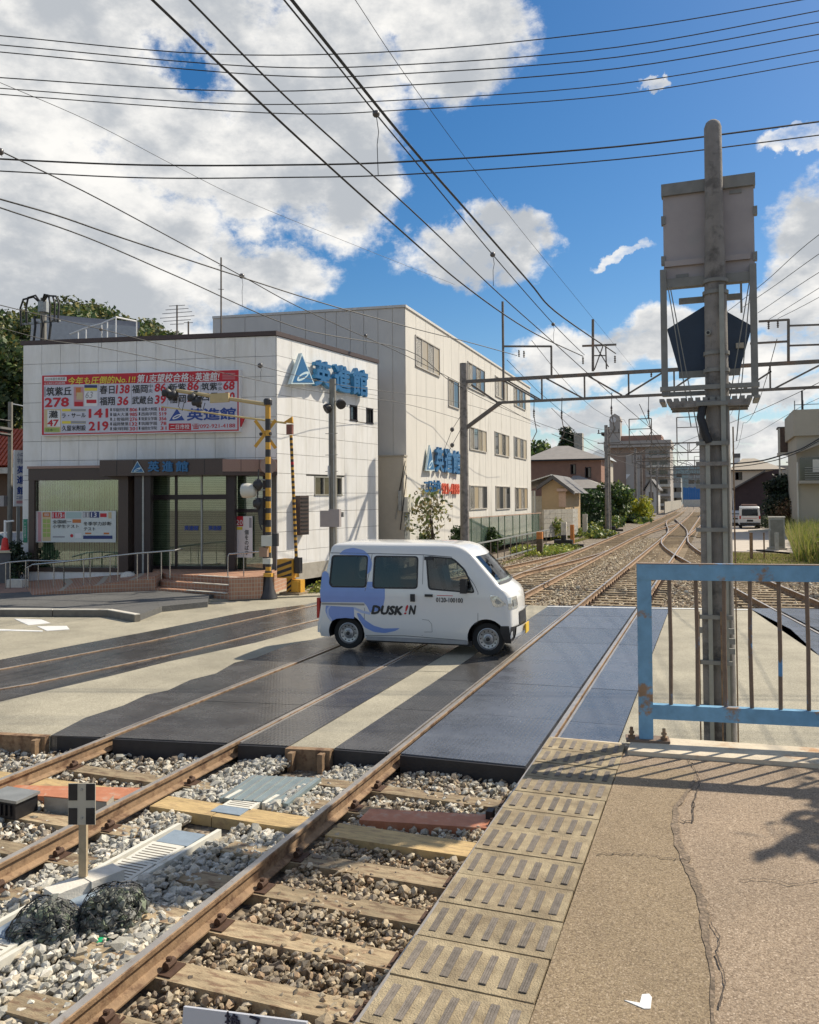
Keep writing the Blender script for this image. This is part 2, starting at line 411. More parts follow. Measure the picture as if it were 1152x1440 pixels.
M_tile = mat('tactile_tile', (.38, .31, .195), .85, var=.3, scale=11, bump=.8, bscale=140, rnd=.08, col2=(.25, .195, .12), thr=.50, scale2=6, soft=.12)
M_bar = mat('worn_bar', (.175, .15, .125), .8, rnd=.22, var=.35, scale=30, bump=.4, bscale=150)
M_blue = mat('blue_paint', (.17, .36, .53), .5, var=.22, scale=9, col2=(.30, .19, .11), thr=.60, scale2=4.2, soft=.03, bump=.15, bscale=40)
M_bluerust = mat('blue_rust_paint', (.19, .13, .09), .6, var=.2, scale=20, col2=(.10, .27, .50), thr=.60, scale2=3.0, soft=.02, bump=.25, bscale=80)
M_steel = mat('galvanised_steel', (.34, .35, .34), .5, .55, var=.18, scale=7, bump=.1)
M_greybox = mat('grey_enamel', (.37, .33, .32), .5, var=.08, scale=4, col2=(.34, .32, .31), thr=.62, scale2=3)
M_pole = mat('pole_concrete', (.25, .23, .21), .9, var=.25, scale=5, bump=.5, bscale=60, col2=(.13, .12, .11), thr=.58, scale2=4)
M_polelight = mat('pole_steel', (.33, .34, .30), .55, .4, var=.15, scale=6)
M_navy = mat('navy_board', (.02, .04, .075), .45, var=.2, scale=5)
M_wire = mat('wire', (.03, .03, .03), .6, .2, var=.1)
M_gantry = mat('gantry_steel', (.17, .15, .13), .65, .3, var=.25, scale=3, col2=(.24, .16, .11), thr=.6, scale2=2)
M_insul = mat('insulator', (.10, .09, .085), .3)
# ================================================================== GROUND
def panel_mat(name, col, rough):
    m = bpy.data.materials.new(name); m.use_nodes = True; t = m.node_tree; b = t.nodes['Principled BSDF']; N = t.nodes.new; K = t.links.new
    geo = N('ShaderNodeNewGeometry')
    n1 = N('ShaderNodeTexNoise'); n1.inputs['Scale'].default_value = 1.7; n1.inputs['Detail'].default_value = 9; n1.inputs['Roughness'].default_value = .7; K(geo.outputs['Position'], n1.inputs['Vector'])
    r1 = N('ShaderNodeMapRange'); K(n1.outputs['Fac'], r1.inputs['Value']); r1.inputs['From Min'].default_value = .3; r1.inputs['From Max'].default_value = .7; r1.inputs['To Min'].default_value = .75; r1.inputs['To Max'].default_value = 1.3
    n3 = N('ShaderNodeTexNoise'); n3.inputs['Scale'].default_value = 130; K(geo.outputs['Position'], n3.inputs['Vector'])
    r3 = N('ShaderNodeMapRange'); K(n3.outputs['Fac'], r3.inputs['Value']); r3.inputs['From Min'].default_value = .3; r3.inputs['From Max'].default_value = .7; r3.inputs['To Min'].default_value = .6; r3.inputs['To Max'].default_value = 1.5
    oi = N('ShaderNodeObjectInfo'); ro = N('ShaderNodeMapRange'); K(oi.outputs['Random'], ro.inputs['Value']); ro.inputs['To Min'].default_value = .88; ro.inputs['To Max'].default_value = 1.12
    q = N('ShaderNodeMath'); q.operation = 'MULTIPLY'; K(r1.outputs[0], q.inputs[0]); K(r3.outputs[0], q.inputs[1])
    q2 = N('ShaderNodeMath'); q2.operation = 'MULTIPLY'; K(q.outputs[0], q2.inputs[0]); K(ro.outputs[0], q2.inputs[1])
    rg = N('ShaderNodeRGB'); rg.outputs[0].default_value = (*col, 1)
    hs = N('ShaderNodeVectorMath'); hs.operation = 'SCALE'; K(rg.outputs[0], hs.inputs[0]); K(q2.outputs[0], hs.inputs['Scale']); K(hs.outputs[0], b.inputs['Base Color'])
    rr = N('ShaderNodeMapRange'); K(n1.outputs['Fac'], rr.inputs['Value']); rr.inputs['From Min'].default_value = .3; rr.inputs['From Max'].default_value = .7; rr.inputs['To Min'].default_value = rough - .07; rr.inputs['To Max'].default_value = rough + .12; K(rr.outputs[0], b.inputs['Roughness'])
    # ribs running along the panel
    sp = N('ShaderNodeSeparateXYZ'); K(geo.outputs['Position'], sp.inputs[0])
    s1 = N('ShaderNodeMath'); s1.operation = 'MULTIPLY'; K(sp.outputs['X'], s1.inputs[0]); s1.inputs[1].default_value = 2 * math.pi / .05
    s2 = N('ShaderNodeMath'); s2.operation = 'SINE'; K(s1.outputs[0], s2.inputs[0])
    s3 = N('ShaderNodeMath'); s3.operation = 'MULTIPLY'; K(sp.outputs['Y'], s3.inputs[0]); s3.inputs[1].default_value = 2 * math.pi / .09
    s4 = N('ShaderNodeMath'); s4.operation = 'SINE'; K(s3.outputs[0], s4.inputs[0])
    ad = N('ShaderNodeMath'); ad.operation = 'MULTIPLY'; K(s2.outputs[0], ad.inputs[0]); K(s4.outputs[0], ad.inputs[1])
    a2 = N('ShaderNodeMath'); a2.operation = 'ADD'; K(s2.outputs[0], a2.inputs[0]); K(ad.outputs[0], a2.inputs[1])
    bp = N('ShaderNodeBump'); bp.inputs['Strength'].default_value = .16; bp.inputs['Distance'].default_value = .003; K(a2.outputs[0], bp.inputs['Height']); K(bp.outputs[0], b.inputs['Normal'])
    b.inputs['Specular IOR Level'].default_value = .6
    return m
M_panel = panel_mat('crossing_panel_dark', (.072, .070, .069), .22)
M_panelb = panel_mat('crossing_panel_blue', (.098, .108, .130), .25)

gm = MB(); gm.quad((-900, -200, -.42), (900, -200, -.42), (900, 1500, -.42), (-900, 1500, -.42))
gm.build('ground', M_dirt, kind='structure')
tb = MB(); tb.prism([(-17, -10), (-1.0, -10), (-1.0, 6.2), (6, 6.2), (8, 25), (3.4, 60), (1.5, 120), (-2, 420), (-30, 420), (-12, 130), (-10.3, 60), (-11.2, 30), (-17, 12)], -.41, -.235)
tb.build('track_bed', M_trackbed, kind='structure')

def nearY(x): return 7.50 + .18 * (x + 7.95) if x < -3.9 else 8.26 + .02 * (x + 3.9)
def farY(x): return 21.2 + .185 * (x + 1.7)
def lerp(a, b, t): return a + (b - a) * t

crossing = thing('level_crossing', None, None, (-4, 14, 0), kind='structure')
def strip(Ln, Lf, Rn, Rf, name, m, n, top, bot=-.22, jag=0.0, yn=None, yf=None):
    """a row of deck pieces between two lines given by their x at the near and the far edge"""
    ts = [i / n for i in range(n + 1)]
    for i in range(n):
        q = []
        for (tt, side) in ((ts[i], 0), (ts[i], 1), (ts[i + 1], 1), (ts[i + 1], 0)):
            xn, xf = (Ln, Lf) if side == 0 else (Rn, Rf)
            x = lerp(xn, xf, tt)
            y = lerp((yn or nearY)(xn), (yf or farY)(xf), tt)
            y += (.006 if tt == ts[i] else -.006)
            q.append((x, y))
        mb = MB(); mb.prism(q, bot, top + random.uniform(-.002, .002)); mb.build(name, m, crossing)
strip(-1.71, -1.71, -1.04, -1.06, 'rubber_panel', M_panelb, 7, -.010)
strip(-3.19, -3.19, -1.84, -1.84, 'rubber_panel', M_panelb, 7, -.006)
strip(-3.95, -3.95, -3.34, -3.34, 'rubber_panel', M_panel, 7, -.008)
strip(-4.46, -4.46, -3.956, -3.956, 'concrete_strip', M_roadc, 3, -.014)
strip(-5.04, -5.04, -4.466, -4.466, 'rubber_panel', M_panel, 7, -.008)
strip(-6.54, -6.54, -5.18, -5.18, 'rubber_panel', M_panel, 7, -.008)
# ragged outer edge beside the second track
edge = [G(71.6, 1033), G(120, 1008), G(173.6, 991), G(206, 976), G(236.5, 969.7), G(268, 955), G(304, 946), G(330, 931), G(360, 924), G(404, 907), G(451, 896), (-7.2, 16.4), (-7.25, 20.2)]
mb = MB(); mb.prism(edge + [(-6.70, 20.3), (-6.70, nearY(-6.7))], -.22, -.010); mb.build('rubber_panel', M_panel, crossing)
e2 = [G(-60, 1000), G(0, 985), G(152, 950), G(239, 928.5), G(360, 902.5), G(447, 878.6), (-8.5, 19.9)]
mb = MB(); mb.prism([(p[0] + (.004), p[1]) for p in e2[::-1]] + [(-9.3, 7.2)] + [(edge[0][0] - .01, edge[0][1])] + [(p[0] - .012, p[1]) for p in edge[1:-1]] + [(-7.262, 20.1)], -.22, -.016)
mb.build('concrete_strip', M_roadc, crossing)
e3 = [G(-60, 938), G(0, 926), G(87, 909), G(217, 885), G(347, 859), G(430, 849), (-10.0, 20.0)]
mb = MB(); mb.prism([(p[0] + .008, p[1]) for p in e3] + [(-8.51, 19.9)] + [(p[0] - .004, p[1]) for p in e2[-2::-1]], -.22, -.02)
mb.build('siding_panel', M_panel, crossing)
# concrete right of the near track, and the dark deck round the diverging track
ra, rb, rc = G(1055, 856), G(1112, 884), G(1152, 921)
mb = MB(); mb.prism([(-1.03, nearY(-1)), (-1.05, farY(-1.05)), (ra[0] - .004, farY(ra[0])), (rb[0] - .004, rb[1]), (rc[0] - .004, rc[1]), (4.6, 12), (6.5, 6.3), (-.9, 6.3)], -.22, -.012)
mb.build('concrete_strip', M_roadc, crossing)
def t5x(y, off=0): return 1.93 + (18.18 - y) * .172 + off
mb = MB(); mb.prism([(ra[0], farY(ra[0])), (t5x(21.8) - .06, 21.85), (t5x(6.3) - .06, 6.3), (6.51, 6.3), (4.604, 12), (rc[0], rc[1]), (rb[0], rb[1])][::-1], -.22, -.008); mb.build('rubber_panel', M_panelb, crossing)
mb = MB(); mb.prism([(t5x(21.8) + .08, 21.9), (t5x(21.8) + 1.40, 22.1), (t5x(6.3) + 1.40, 6.3), (t5x(6.3) + .08, 6.3)][::-1], -.22, -.006); mb.build('rubber_panel', M_panelb, crossing)
mb = MB(); mb.prism([(t5x(21.8) + 1.56, 22.1), (9, 23.4), (20, 25.4), (20, 6.3), (t5x(6.3) + 1.56, 6.3)][::-1], -.22, -.012); mb.build('concrete_strip', M_roadc, crossing)
mb = MB(); mb.prism([(-1.0, 8.0), (-1.0, 21.2), (19, 24.9), (19, 6.35), (-.8, 6.35)][::-1], -.23, -.024); mb.build('deck_base', M_roadc, crossing)
# white edge lines along the far side, and steel angle on the near ends
wl = MB()
for (x0, x1) in ((-3.19, -1.84), (-1.71, -1.06), (-1.03, .78), (-3.95, -3.34)):
    wl.prism([(x0, farY(x0) - .32), (x1, farY(x1) - .32), (x1, farY(x1) - .2), (x0, farY(x0) - .2)], -.004, .0)
wl.build('edge_line', M_white, crossing)
for (x0, x1, dn) in ((-3.19, -1.84, 0), (-3.95, -3.36, 0), (-6.54, -5.2, 0), (-5.04, -4.47, 0), (-7.3, -6.72, 0)):
    mb = MB(); mb.prism([(x0, nearY(x0) - .03), (x1, nearY(x1) - .03), (x1, nearY(x1) - .002), (x0, nearY(x0) - .002)], -.24, -.02); mb.build('end_plate', M_darkrubber, crossing)
for (x0, x1) in ((-4.46, -3.96), (-9.2, -7.33)):
    mb = MB(); y0, y1 = nearY(x0), nearY(x1)
    mb.prism([(x0, y0 - .10), (x1, y1 - .10), (x1, y1 - .004), (x0, y0 - .004)], -.24, -.010)
    for xx in (x0 + .07, x1 - .1):
        mb.prism([(xx, nearY(xx) - .19), (xx + .06, nearY(xx) - .19), (xx + .06, nearY(xx) - .103), (xx, nearY(xx) - .103)], -.24, -.03)
    mb.build('end_channel', M_rust, crossing)

# road to the left of the tracks and the far side of the road
mb = MB(); mb.prism([(-60, -6), e3[0], *e3[1:-1], (-10.0, 20.0), (-10.1, 20.9), (-13, 20.3), (-17, 18.4), (-60, 10)], -.3, -.03) if False else None
road = MB()
road.prism([(-60, -9), (-13.5, 6.5), (e3[0][0], e3[0][1])] + e3[1:-1] + [(-10.0, 20.0), (-10.2, 21.2), (-13, 20.9), (-70, 9)], -.3, -.022)
road.build('road', M_roadc, kind='structure')
rm = MB()
def gpoly(mb, pts, z0, z1): mb.prism([G(x, y, z1) for x, y in pts], z0, z1)
gpoly(rm, [(20, 870), (58, 871), (71, 876), (40, 879)], -.022, -.014)
gpoly(rm, [(52, 880.6), (94, 880), (98, 885), (66, 887)], -.022, -.014)
gpoly(rm, [(-40, 883), (0, 884.4), (60, 886.6), (60, 888), (0, 886.6), (-40, 885.5)], -.022, -.015)
rm.build('road_marking', M_white, kind='structure')
# T3 rails in the panel leave two pale lines; sidewalk in front of the school
sw = MB()
swp = [(-120, 855), (0, 857), (154, 857.5), (194, 864.5), (228, 852), (292, 845.5)]
sw.prism([G(x, y, .13) for x, y in swp] + [(-13.0, 19.2), (-12.3, 21.5), (-13, 24), (-34, 21), (-40, 12)], -.1, .12)
sw.build('pavement', M_asph, kind='structure')
M_kerbd = mat('kerb_dark', (.17, .155, .13), .9, var=.25, scale=5)
kb = MB(); K_ = [G(x, y, .14) for x, y in swp[:4]]
kerb = thing('kerb', 'low pale kerb along the dark pavement by the school ramp', 'kerb', (K_[2][0], K_[2][1], 0))
for a, b in zip(K_[:-1], K_[1:]):
    L_ = math.dist(a, b); n = max(1, int(L_ / 1.2)); 
    for i in range(n):
        p = Vector((*a, 0)).lerp(Vector((*b, 0)), i / n); q = Vector((*a, 0)).lerp(Vector((*b, 0)), (i + .985) / n)
        MB().beam(p + Vector((0, 0, .06)), q + Vector((0, 0, .06)), .14, .15).build('kerb_stone', M_kerbd, kerb); MB().beam(p + Vector((0, 0, .145)), q + Vector((0, 0, .145)), .135, .018).build('kerb_top', M_concl, kerb)
cp = MB(); cp.prism([G(194, 866, 0), G(292, 846, 0), G(330, 843, 0), G(377, 841, 0), (-10.3, 20.95), (-10.5, 22.4), (-12.6, 22.0), (-13.3, 19.6)], -.02, .02)
cp.build('pavement', M_roadc, kind='structure')
bp_ = MB(); bp_.prism([G(-60, 836, .13), G(20, 833, .13), G(95, 828, .13), G(150, 822, .13), G(60, 815, .13), G(-60, 815, .13)], .10, .128)
bp_.build('pavement', mat('brick_paving', (.30, .18, .13), .85, var=.3, scale=9), kind='structure')

# ================================================================== PLATFORM
HP = .90
plat = thing('platform', None, None, (0, 3, 0), kind='structure')
mb = MB(); mb.prism([(-1.08, -6), (2.9, -6), (2.9, 6.62), (-.30, 6.22), (-1.08, 6.22)], -.42, HP - .03); mb.build('platform_base', M_conc, plat)
mb = MB(); mb.prism([(-.63, -6), (2.9, -6), (2.9, 6.4), (-.5, 6.05), (-.63, 6.05)], HP - .028, HP); mb.build('platform_surface', M_plat, plat)
# strip of older, greener asphalt next to the tiles and the crack beside it
cr = [(982, 1085), (968, 1110), (950, 1135), (945, 1160), (952, 1190), (962, 1215), (974, 1240), (984, 1270), (988, 1305), (993, 1335), (1000, 1375), (1002, 1440), (1004, 1480), (1012, 1800)]
def sm(pts, k=3, j=0.0):
    o = []
    for a, b in zip(pts[:-1], pts[1:]):
        for i in range(k):
            t = i / k; o.append((lerp(a[0], b[0], t) + random.uniform(-j, j), lerp(a[1], b[1], t) + random.uniform(-j, j)))
    o.append(pts[-1]); return o
cw = [G(x, y, HP) for x, y in sm(cr, 4, 1.5)]
left = [(-.628, p[1]) for p in cw]
mb = MB()
for i in range(len(cw) - 1):
    mb.add([(left[i][0], left[i][1], HP + .004), (cw[i][0], cw[i][1], HP + .004), (cw[i + 1][0], cw[i + 1][1], HP + .004), (left[i + 1][0], left[i + 1][1], HP + .004)], [(0, 3, 2, 1)])
mb.build('asphalt_patch', M_plat2, plat)
mb = MB()
ws = []
for i, p in enumerate(cw):
    k = i / len(cw); ws.append((.010 + .024 * math.sin(math.pi * min(1, k * 1.3)) * (1 + .5 * math.sin(i * 2.1)) + random.uniform(0, .008)) * (1 if k < .8 else .6))
for i in range(len(cw) - 1):
    a, b = cw[i], cw[i + 1]; w0, w1 = ws[i], ws[i + 1]
    if i == 0: w0 = .0
    mb.add([(a[0] - w0 * .2, a[1], HP + .008), (a[0] + w0 * .9, a[1], HP + .008), (b[0] + w1 * .9, b[1], HP + .008), (b[0] - w1 * .2, b[1], HP + .008)], [(0, 1, 2, 3)])
mb.build('asphalt_crack', M_crack, plat)
def crack(pts, w):
    P_ = [G(x, y, HP) for x, y in sm(pts, 6, 1.8)]; mb = MB()
    for i in range(len(P_) - 1):
        a = Vector((*P_[i], HP + .010)); b = Vector((*P_[i + 1], HP + .010)); d = (b - a).normalized(); n = Vector((-d.y, d.x, 0)) * w * random.uniform(.4, 1.2)
        mb.add([a - n, a + n, b + n, b - n], [(0, 3, 2, 1)])
    mb.build('asphalt_crack', mat('crack_black', (.085, .065, .05), .95), plat)
crack([(838, 1203), (870, 1203), (905, 1204), (945, 1210), (965, 1212)], .003)
crack([(1000, 1300), (1012, 1320), (1008, 1345), (1020, 1380), (1012, 1420)], .0035)
crack([(975, 1140), (978, 1120), (985, 1100), (977, 1080), (968, 1068)], .004)
crack([(955, 1156), (975, 1158), (976, 1130)], .004)
crack([(1040, 1240), (1075, 1238), (1110, 1246), (1152, 1240)], .003)
# painted white corner mark
mb = MB(); mb.prism([G(878, 1409, HP), G(900, 1413, HP), G(903, 1401, HP), G(913, 1400, HP), G(917, 1405, HP), G(915, 1421, HP), G(906, 1421, HP)], HP + .003, HP + .007)
mb.build('painted_mark', M_white, plat)
# stone coping under the fence
cop = MB(); a, b = (-.86, 6.20), (2.9, 6.60)
cop.prism([(-.60, 6.03), (2.9, 6.36), (2.9, 6.74), (-.60, 6.42)], HP - .3, HP + .030); cop.prism([(-1.19, 6.215), (-.606, 6.225), (-.606, 6.30), (-1.19, 6.28)], HP - .3, HP + .004)
cop.build('coping', mat('stained_coping', (.58, .50, .38), .85, var=.2, scale=8, col2=(.42, .24, .12), thr=.60, scale2=3, bump=.4), plat)
# tactile tiles
rows = [4.47 + .3 * k for k in range(-9, 6)]
bar_me = None
for k, y in enumerate(rows):
    mb = MB(); mb.box(0, 0, 0, .560, .291, .032)
    y0 = y; tl = mb.mesh('tactile_tile', M_tile, None)
    t_ = mesh_obj('tactile_tile', tl, plat, Matrix.Translation(Vector((-1.195 + random.uniform(-.004, .004), y0, HP - .03 + random.uniform(0, .004))) - plat.location) @ Matrix.Rotation(random.uniform(-.006, .006), 4, 'Z'))
    if bar_me is None:
        b_ = MB()
        for g in (-.011, 0, .011): b_.box(g - .0045, 0, 0, g + .0045, .205, .006)
        b_.box(-.0165, 0, 0, .0165, .205, .003)
        bar_me = b_.mesh('bar', M_bar)
    for i in range(7):
        mesh_obj('bar', bar_me, t_, Matrix.Translation((.05 + .0765 * i, .043, .0325)) @ Matrix.Rotation(random.uniform(-.02, .02), 4, 'Z') @ Matrix.Diagonal((random.uniform(.85, 1.1), random.uniform(.9, 1.04), random.uniform(.5, 1.1), 1)))

# ================================================================== TRACKS
RP = [(-.0635, -.153), (.0635, -.153), (.0635, -.142), (.012, -.122), (.0075, -.05), (.030, -.036), (.0325, -.006), (.026, 0), (-.026, 0), (-.0325, -.006), (-.030, -.036), (-.0075, -.05), (-.012, -.122), (-.0635, -.142)]
def rail(parent, pts, name='rail', zoff=0.0, sc=1.0):
    mb = MB(); n = len(RP); P_ = [Vector((p[0], p[1], 0)) for p in pts]
    for i, p in enumerate(P_):
        d = (P_[min(i + 1, len(P_) - 1)] - P_[max(i - 1, 0)]).normalized(); s = Vector((d.y, -d.x, 0))
        for (a, z) in RP: mb.v.append(tuple(p + s * a * sc + Vector((0, 0, z + zoff))))
    for i in range(len(P_) - 1):
        for k in range(n):
            a = i * n + k; b = i * n + (k + 1) % n
            mb.f.append((a, b, b + n, a + n)); mb.m.append(1 if k == 7 else 0)
    mb.f.append(tuple(range(n))); mb.m.append(0)
    mb.f.append(tuple(range((len(P_) - 1) * n, len(P_) * n))[::-1]); mb.m.append(0)
    return mb.build(name, [M_rust, M_railtop], parent)
def bend(y): return 0 if y < 100 else -.00009 * (y - 100) ** 2 if y < 260 else -2.3 - .029 * (y - 260)
def straight(x, y0=1.0, y1=420):
    ys = [y0, 8, 22] + list(range(40, int(y1), 12)); return [(x + bend(y), y) for y in ys if y <= y1]
def line_at(pts, y):
    for a, b in zip(pts[:-1], pts[1:]):
        if min(a[1], b[1]) <= y <= max(a[1], b[1]): return lerp(a[0], b[0], (y - a[1]) / (b[1] - a[1] + 1e-9))
    return None
slp_cache = {}
def sleeper(parent, x, y, w, ang=0, m=None, wid=.2, z=-.153, key=None):
    key = key or (round(w, 2), wid, (m or M_wood).name)
    if key not in slp_cache:
        mb = MB(); n = 6
        for i in range(n):
            pass
        mb.box(-w / 2, -wid / 2, -.12, w / 2, wid / 2, 0)
        slp_cache[key] = mb.mesh('sleeper', m or M_wood)
    return mesh_obj('sleeper', slp_cache[key], parent, Matrix.Translation(Vector((x, y, z)) - parent.location) @ Matrix.Rotation(ang + random.uniform(-.01, .01), 4, 'Z'))
clip_me = None
def clips(parent, x, y):
    """spring clips with coil and bolt on both sides of a rail"""
    global clip_me
    if clip_me is None:
        mb = MB()
        for s in (1,):
            mb.cyl((s * .088, -.035, -.118), (s * .088, .045, -.118), .026, n=8)
            mb.cyl((s * .088, 0, -.15), (s * .088, 0, -.075), .011, n=6)
            mb.cyl((s * .088, 0, -.095), (s * .088, 0, -.078), .019, n=6)
            mb.box(s * .1 - .055, -.08, -.152, s * .1 + .055, .08, -.143)
        clip_me = mb.mesh('rail_fastening', mat('dark_rust', (.09, .05, .032), .75, .2, var=.3, scale=30))
    for a in (0, math.pi): mesh_obj('rail_fastening', clip_me, parent, Matrix.Translation(Vector((x, y, 0)) - parent.location) @ Matrix.Rotation(a, 4, 'Z'))
T1 = thing('railway_track', 'nearest railway track, rusty rails beside the tactile platform edge', 'railway track', (-2.52, 8, 0))
T2 = thing('railway_track', 'second railway track, passing left of the pale cable trough', 'railway track', (-5.86, 8, 0))
T3 = thing('railway_track', 'slanting siding track that joins the second track beyond the white van', 'railway track', (-9.2, 17, 0))
T5 = thing('railway_track', 'diverging track running behind the blue fence and crossing the nearest track', 'railway track', (1.2, 26, 0))
rail(T1, straight(-3.2675)); rail(T1, straight(-1.7725))
rail(T2, straight(-6.6175)); rail(T2, straight(-5.115))
t3l = [(-14.5, 3.0), (-10.95, 10.3), (-9.72, 19.0), (-8.55, 26.8), (-7.95, 31.4), (-7.35, 36), (-6.9, 40.5), (-6.70, 44), (-6.66, 50)]
t3r = [(-13.1, 2.8), (-9.65, 9.6), (-8.3, 18.4), (-7.1, 26.5), (-6.4, 31.4), (-5.75, 36), (-5.3, 40.2), (-5.16, 43)]
def densify(p, st=2.5):
    o = []
    for i in range(len(p) - 1):
        p0 = p[max(i - 1, 0)]; p1 = p[i]; p2 = p[i + 1]; p3 = p[min(i + 2, len(p) - 1)]
        n = max(1, int(math.dist(p1, p2) / st))
        for k in range(n):
            t = k / n
            f = lambda a, b, c, d: .5 * (2 * b + (c - a) * t + (2 * a - 5 * b + 4 * c - d) * t * t + (3 * b - a - 3 * c + d) * t ** 3)
            o.append((f(p0[0], p1[0], p2[0], p3[0]), f(p0[1], p1[1], p2[1], p3[1])))
    o.append(p[-1]); return o
t3l = densify(t3l); t3r = densify(t3r)
rail(T3, t3l, zoff=-.004); rail(T3, t3r, zoff=-.004)
t5a = densify([(4.0, 6.2), (1.93, 18.18), (1.3, 21.86), (.4, 27.26), (-.88, 35.5), (-1.72, 40.6), (-2.36, 45.2), (-2.95, 51), (-3.18, 56), (-3.22, 62)])
t5b = densify([(5.45, 6.3), (3.40, 18.4), (2.75, 22.2), (1.85, 27.6), (.55, 35.4), (-.35, 41.0), (-.95, 46), (-1.5, 53), (-1.70, 60)])
rail(T5, t5a, zoff=-.004); rail(T5, t5b, zoff=-.004)
# a scissors crossover further on, joining the first and the second track
T6 = thing('railway_track', 'far crossover rails linking the nearest track with the second track', 'railway track', (-4.2, 80, 0))
rail(T6, densify([(-3.24, 62), (-3.6, 72), (-4.6, 88), (-5.0, 98)]), zoff=-.004)
rail(T6, densify([(-1.8, 62), (-2.2, 73), (-3.3, 89), (-4.6, 108)]), zoff=-.004)
rail(T6, densify([(-5.1, 60), (-4.7, 70), (-3.8, 84), (-3.3, 96)]), zoff=-.004)
T7 = thing('railway_track', 'far straight track converging from behind the grey mast', 'railway track', (1.0, 90, 0))
rail(T7, densify([(-1.72, 62), (-1.5, 72), (-1.0, 88), (-.8, 105), (-1.0, 130), (-2.8, 300)]), zoff=-.004)
rail(T7, densify([(-.1, 66), (.1, 76), (.5, 90), (.7, 105), (.5, 130), (-1.3, 300)]), zoff=-.004)
# check rails in the deck (the flangeways show as pale steel)
for x in (-3.335, -1.70):
    MB().box(x - .012, 8.3, -.1, x + .012, 21.0, -.004).build('check_rail', M_railtop, T1)
for x in (-6.685, -5.05):
    MB().box(x - .012, nearY(x) + .05, -.1, x + .012, farY(x) - .1, -.004).build('check_rail', M_railtop, T2)
# sleepers
for k in range(5):
    pass
y = 2.6
while y < 8.0:
    if abs(y - 6.50) > .3:
        sleeper(T1, -2.62 + random.uniform(-.03, .03), y, 2.45)
        for x in (-3.2675, -1.7725): clips(T1, x, y)
    y += .555
y = 2.9
while y < 7.6:
    if abs(y - 6.55) > .3:
        sleeper(T2, -5.86 + random.uniform(-.03, .03), y, 2.3)
        for x in (-6.6175, -5.115): clips(T2, x, y)
    y += .60
y = 21.9
while y < 62:
    sleeper(T1, -2.52, y, 2.3); y += .60
    if y < 34:
        for x in (-3.2675, -1.7725): clips(T1, x, y - .6)
y = 22.2
while y < 64:
    sleeper(T2, -5.86, y, 2.3 if y > 30 else 2.3); y += .62
for i in range(0, 44):
    y = 24.5 + i * .6; a = line_at(t3l, y); b = line_at(t3r, y)
    if a is None or b is None or y > 38: break
    sleeper(T3, (a + b) / 2 - .3, y + .25, 2.0, R(7), wid=.2)
for i in range(0, 46):
    y = 22.8 + i * .6; a = line_at(t5a, y); b = line_at(t5b, y)
    if a is None or b is None or y > 48 : break
    sleeper(T5, (a + b) / 2, y, 2.3 if y < 36 else 3.0, R(9), z=-.155)
far_sl = MB()
for xc, y1 in ((-2.52, 160), (-5.86, 160)):
    y = 64
    while y < y1: far_sl.box(xc + bend(y) - 1.15, y, -.3, xc + bend(y) + 1.15, y + .22, -.155); y += .62
y = 62
while y < 130: far_sl.box(-1.2, y, -.3, 1.1, y + .22, -.155); y += .62
far_sl.build('distant_sleepers', M_wood, kind='stuff')
# planks of the signal duct boards crossing between the rails at y ~ 6.5
duct = thing('duct_board', 'broad yellow timber board laid across both tracks in front of the crossing', 'cable cover', (-4, 6.5, -.15))
for (x0, x1, dy, z0, z1) in ((-3.15, -1.86, 0, -.135, -.135), (-4.30, -3.42, .03, -.13, -.135), (-4.98, -4.31, .03, -.125, -.128), (-6.50, -5.98, .05, -.13, -.13), (-5.97, -5.22, .05, -.13, -.13), (-8.2, -6.78, .06, -.14, -.13)):
    mb = MB(); y = 6.36 + dy
    mb.hexa([(x0, y, z0 - .1), (x1, y, z1 - .1), (x1, y + .28, z1 - .1), (x0, y + .28, z0 - .1), (x0, y, z0), (x1, y, z1), (x1, y + .28, z1), (x0, y + .28, z0)])
    mb.build('board', M_woodgold, duct)
# orange painted rail-side plates
def plate_box(name, label, cat, pts, z0, z1, m):
    q = [G(x, y, z1) for x, y in pts]; cx = sum(p[0] for p in q) / len(q); cy = sum(p[1] for p in q) / len(q)
    t = thing(name, label, cat, (cx, cy, z0)); return t, q
t, q = plate_box('marker_plate', 'orange painted plate laid across the nearest track like a sleeper', 'marker plate', [(520, 1137), (694, 1146), (690, 1165), (505, 1153)], -.22, -.13, M_orange)
MB().prism(q, -.22, -.13).build('plate', M_orange, t); a = Vector((q[1][0], q[1][1], -.12)); MB().box(a.x - .04, a.y - .12, -.2, a.x + .02, a.y - .02, -.06).build('end_bolt', M_black, t)
t, q = plate_box('rail_magnet', 'orange topped steel box with cream sides between the rails of the second track', 'track equipment', [(64, 1113), (160, 1118), (150, 1128), (62, 1120)], -.2, -.03, M_orange)
MB().prism(q, -.2, -.035).build('housing', M_conc, t); MB().prism([(p[0], p[1]) for p in q], -.033, -.025).build('top', M_orange, t)
mb = MB(); mb.prism([G(20, 1104, -.12), G(205, 1108, -.12), G(190, 1124, -.12), G(10, 1118, -.12)], -.2, -.12); mb.build('base_plate', M_orange, t)
jb = thing('junction_box', 'small black iron junction box beside the left rail of the second track', 'track equipment', (*G(20, 1135, -.1), -.15))
q = Vector(jb.location)
MB().box(q.x - .2, q.y - .14, -.15, q.x + .16, q.y + .12, .0).build('body', M_black, jb)
mb = MB()
for i in range(6): mb.box(q.x - .18 + i * .055, q.y - .16, -.12, q.x - .16 + i * .055, q.y - .13, -.02)
mb.build('fins', M_black, jb); MB().box(q.x - .22, q.y - .15, .0, q.x + .18, q.y + .13, .025).build('lid', M_steel, jb)

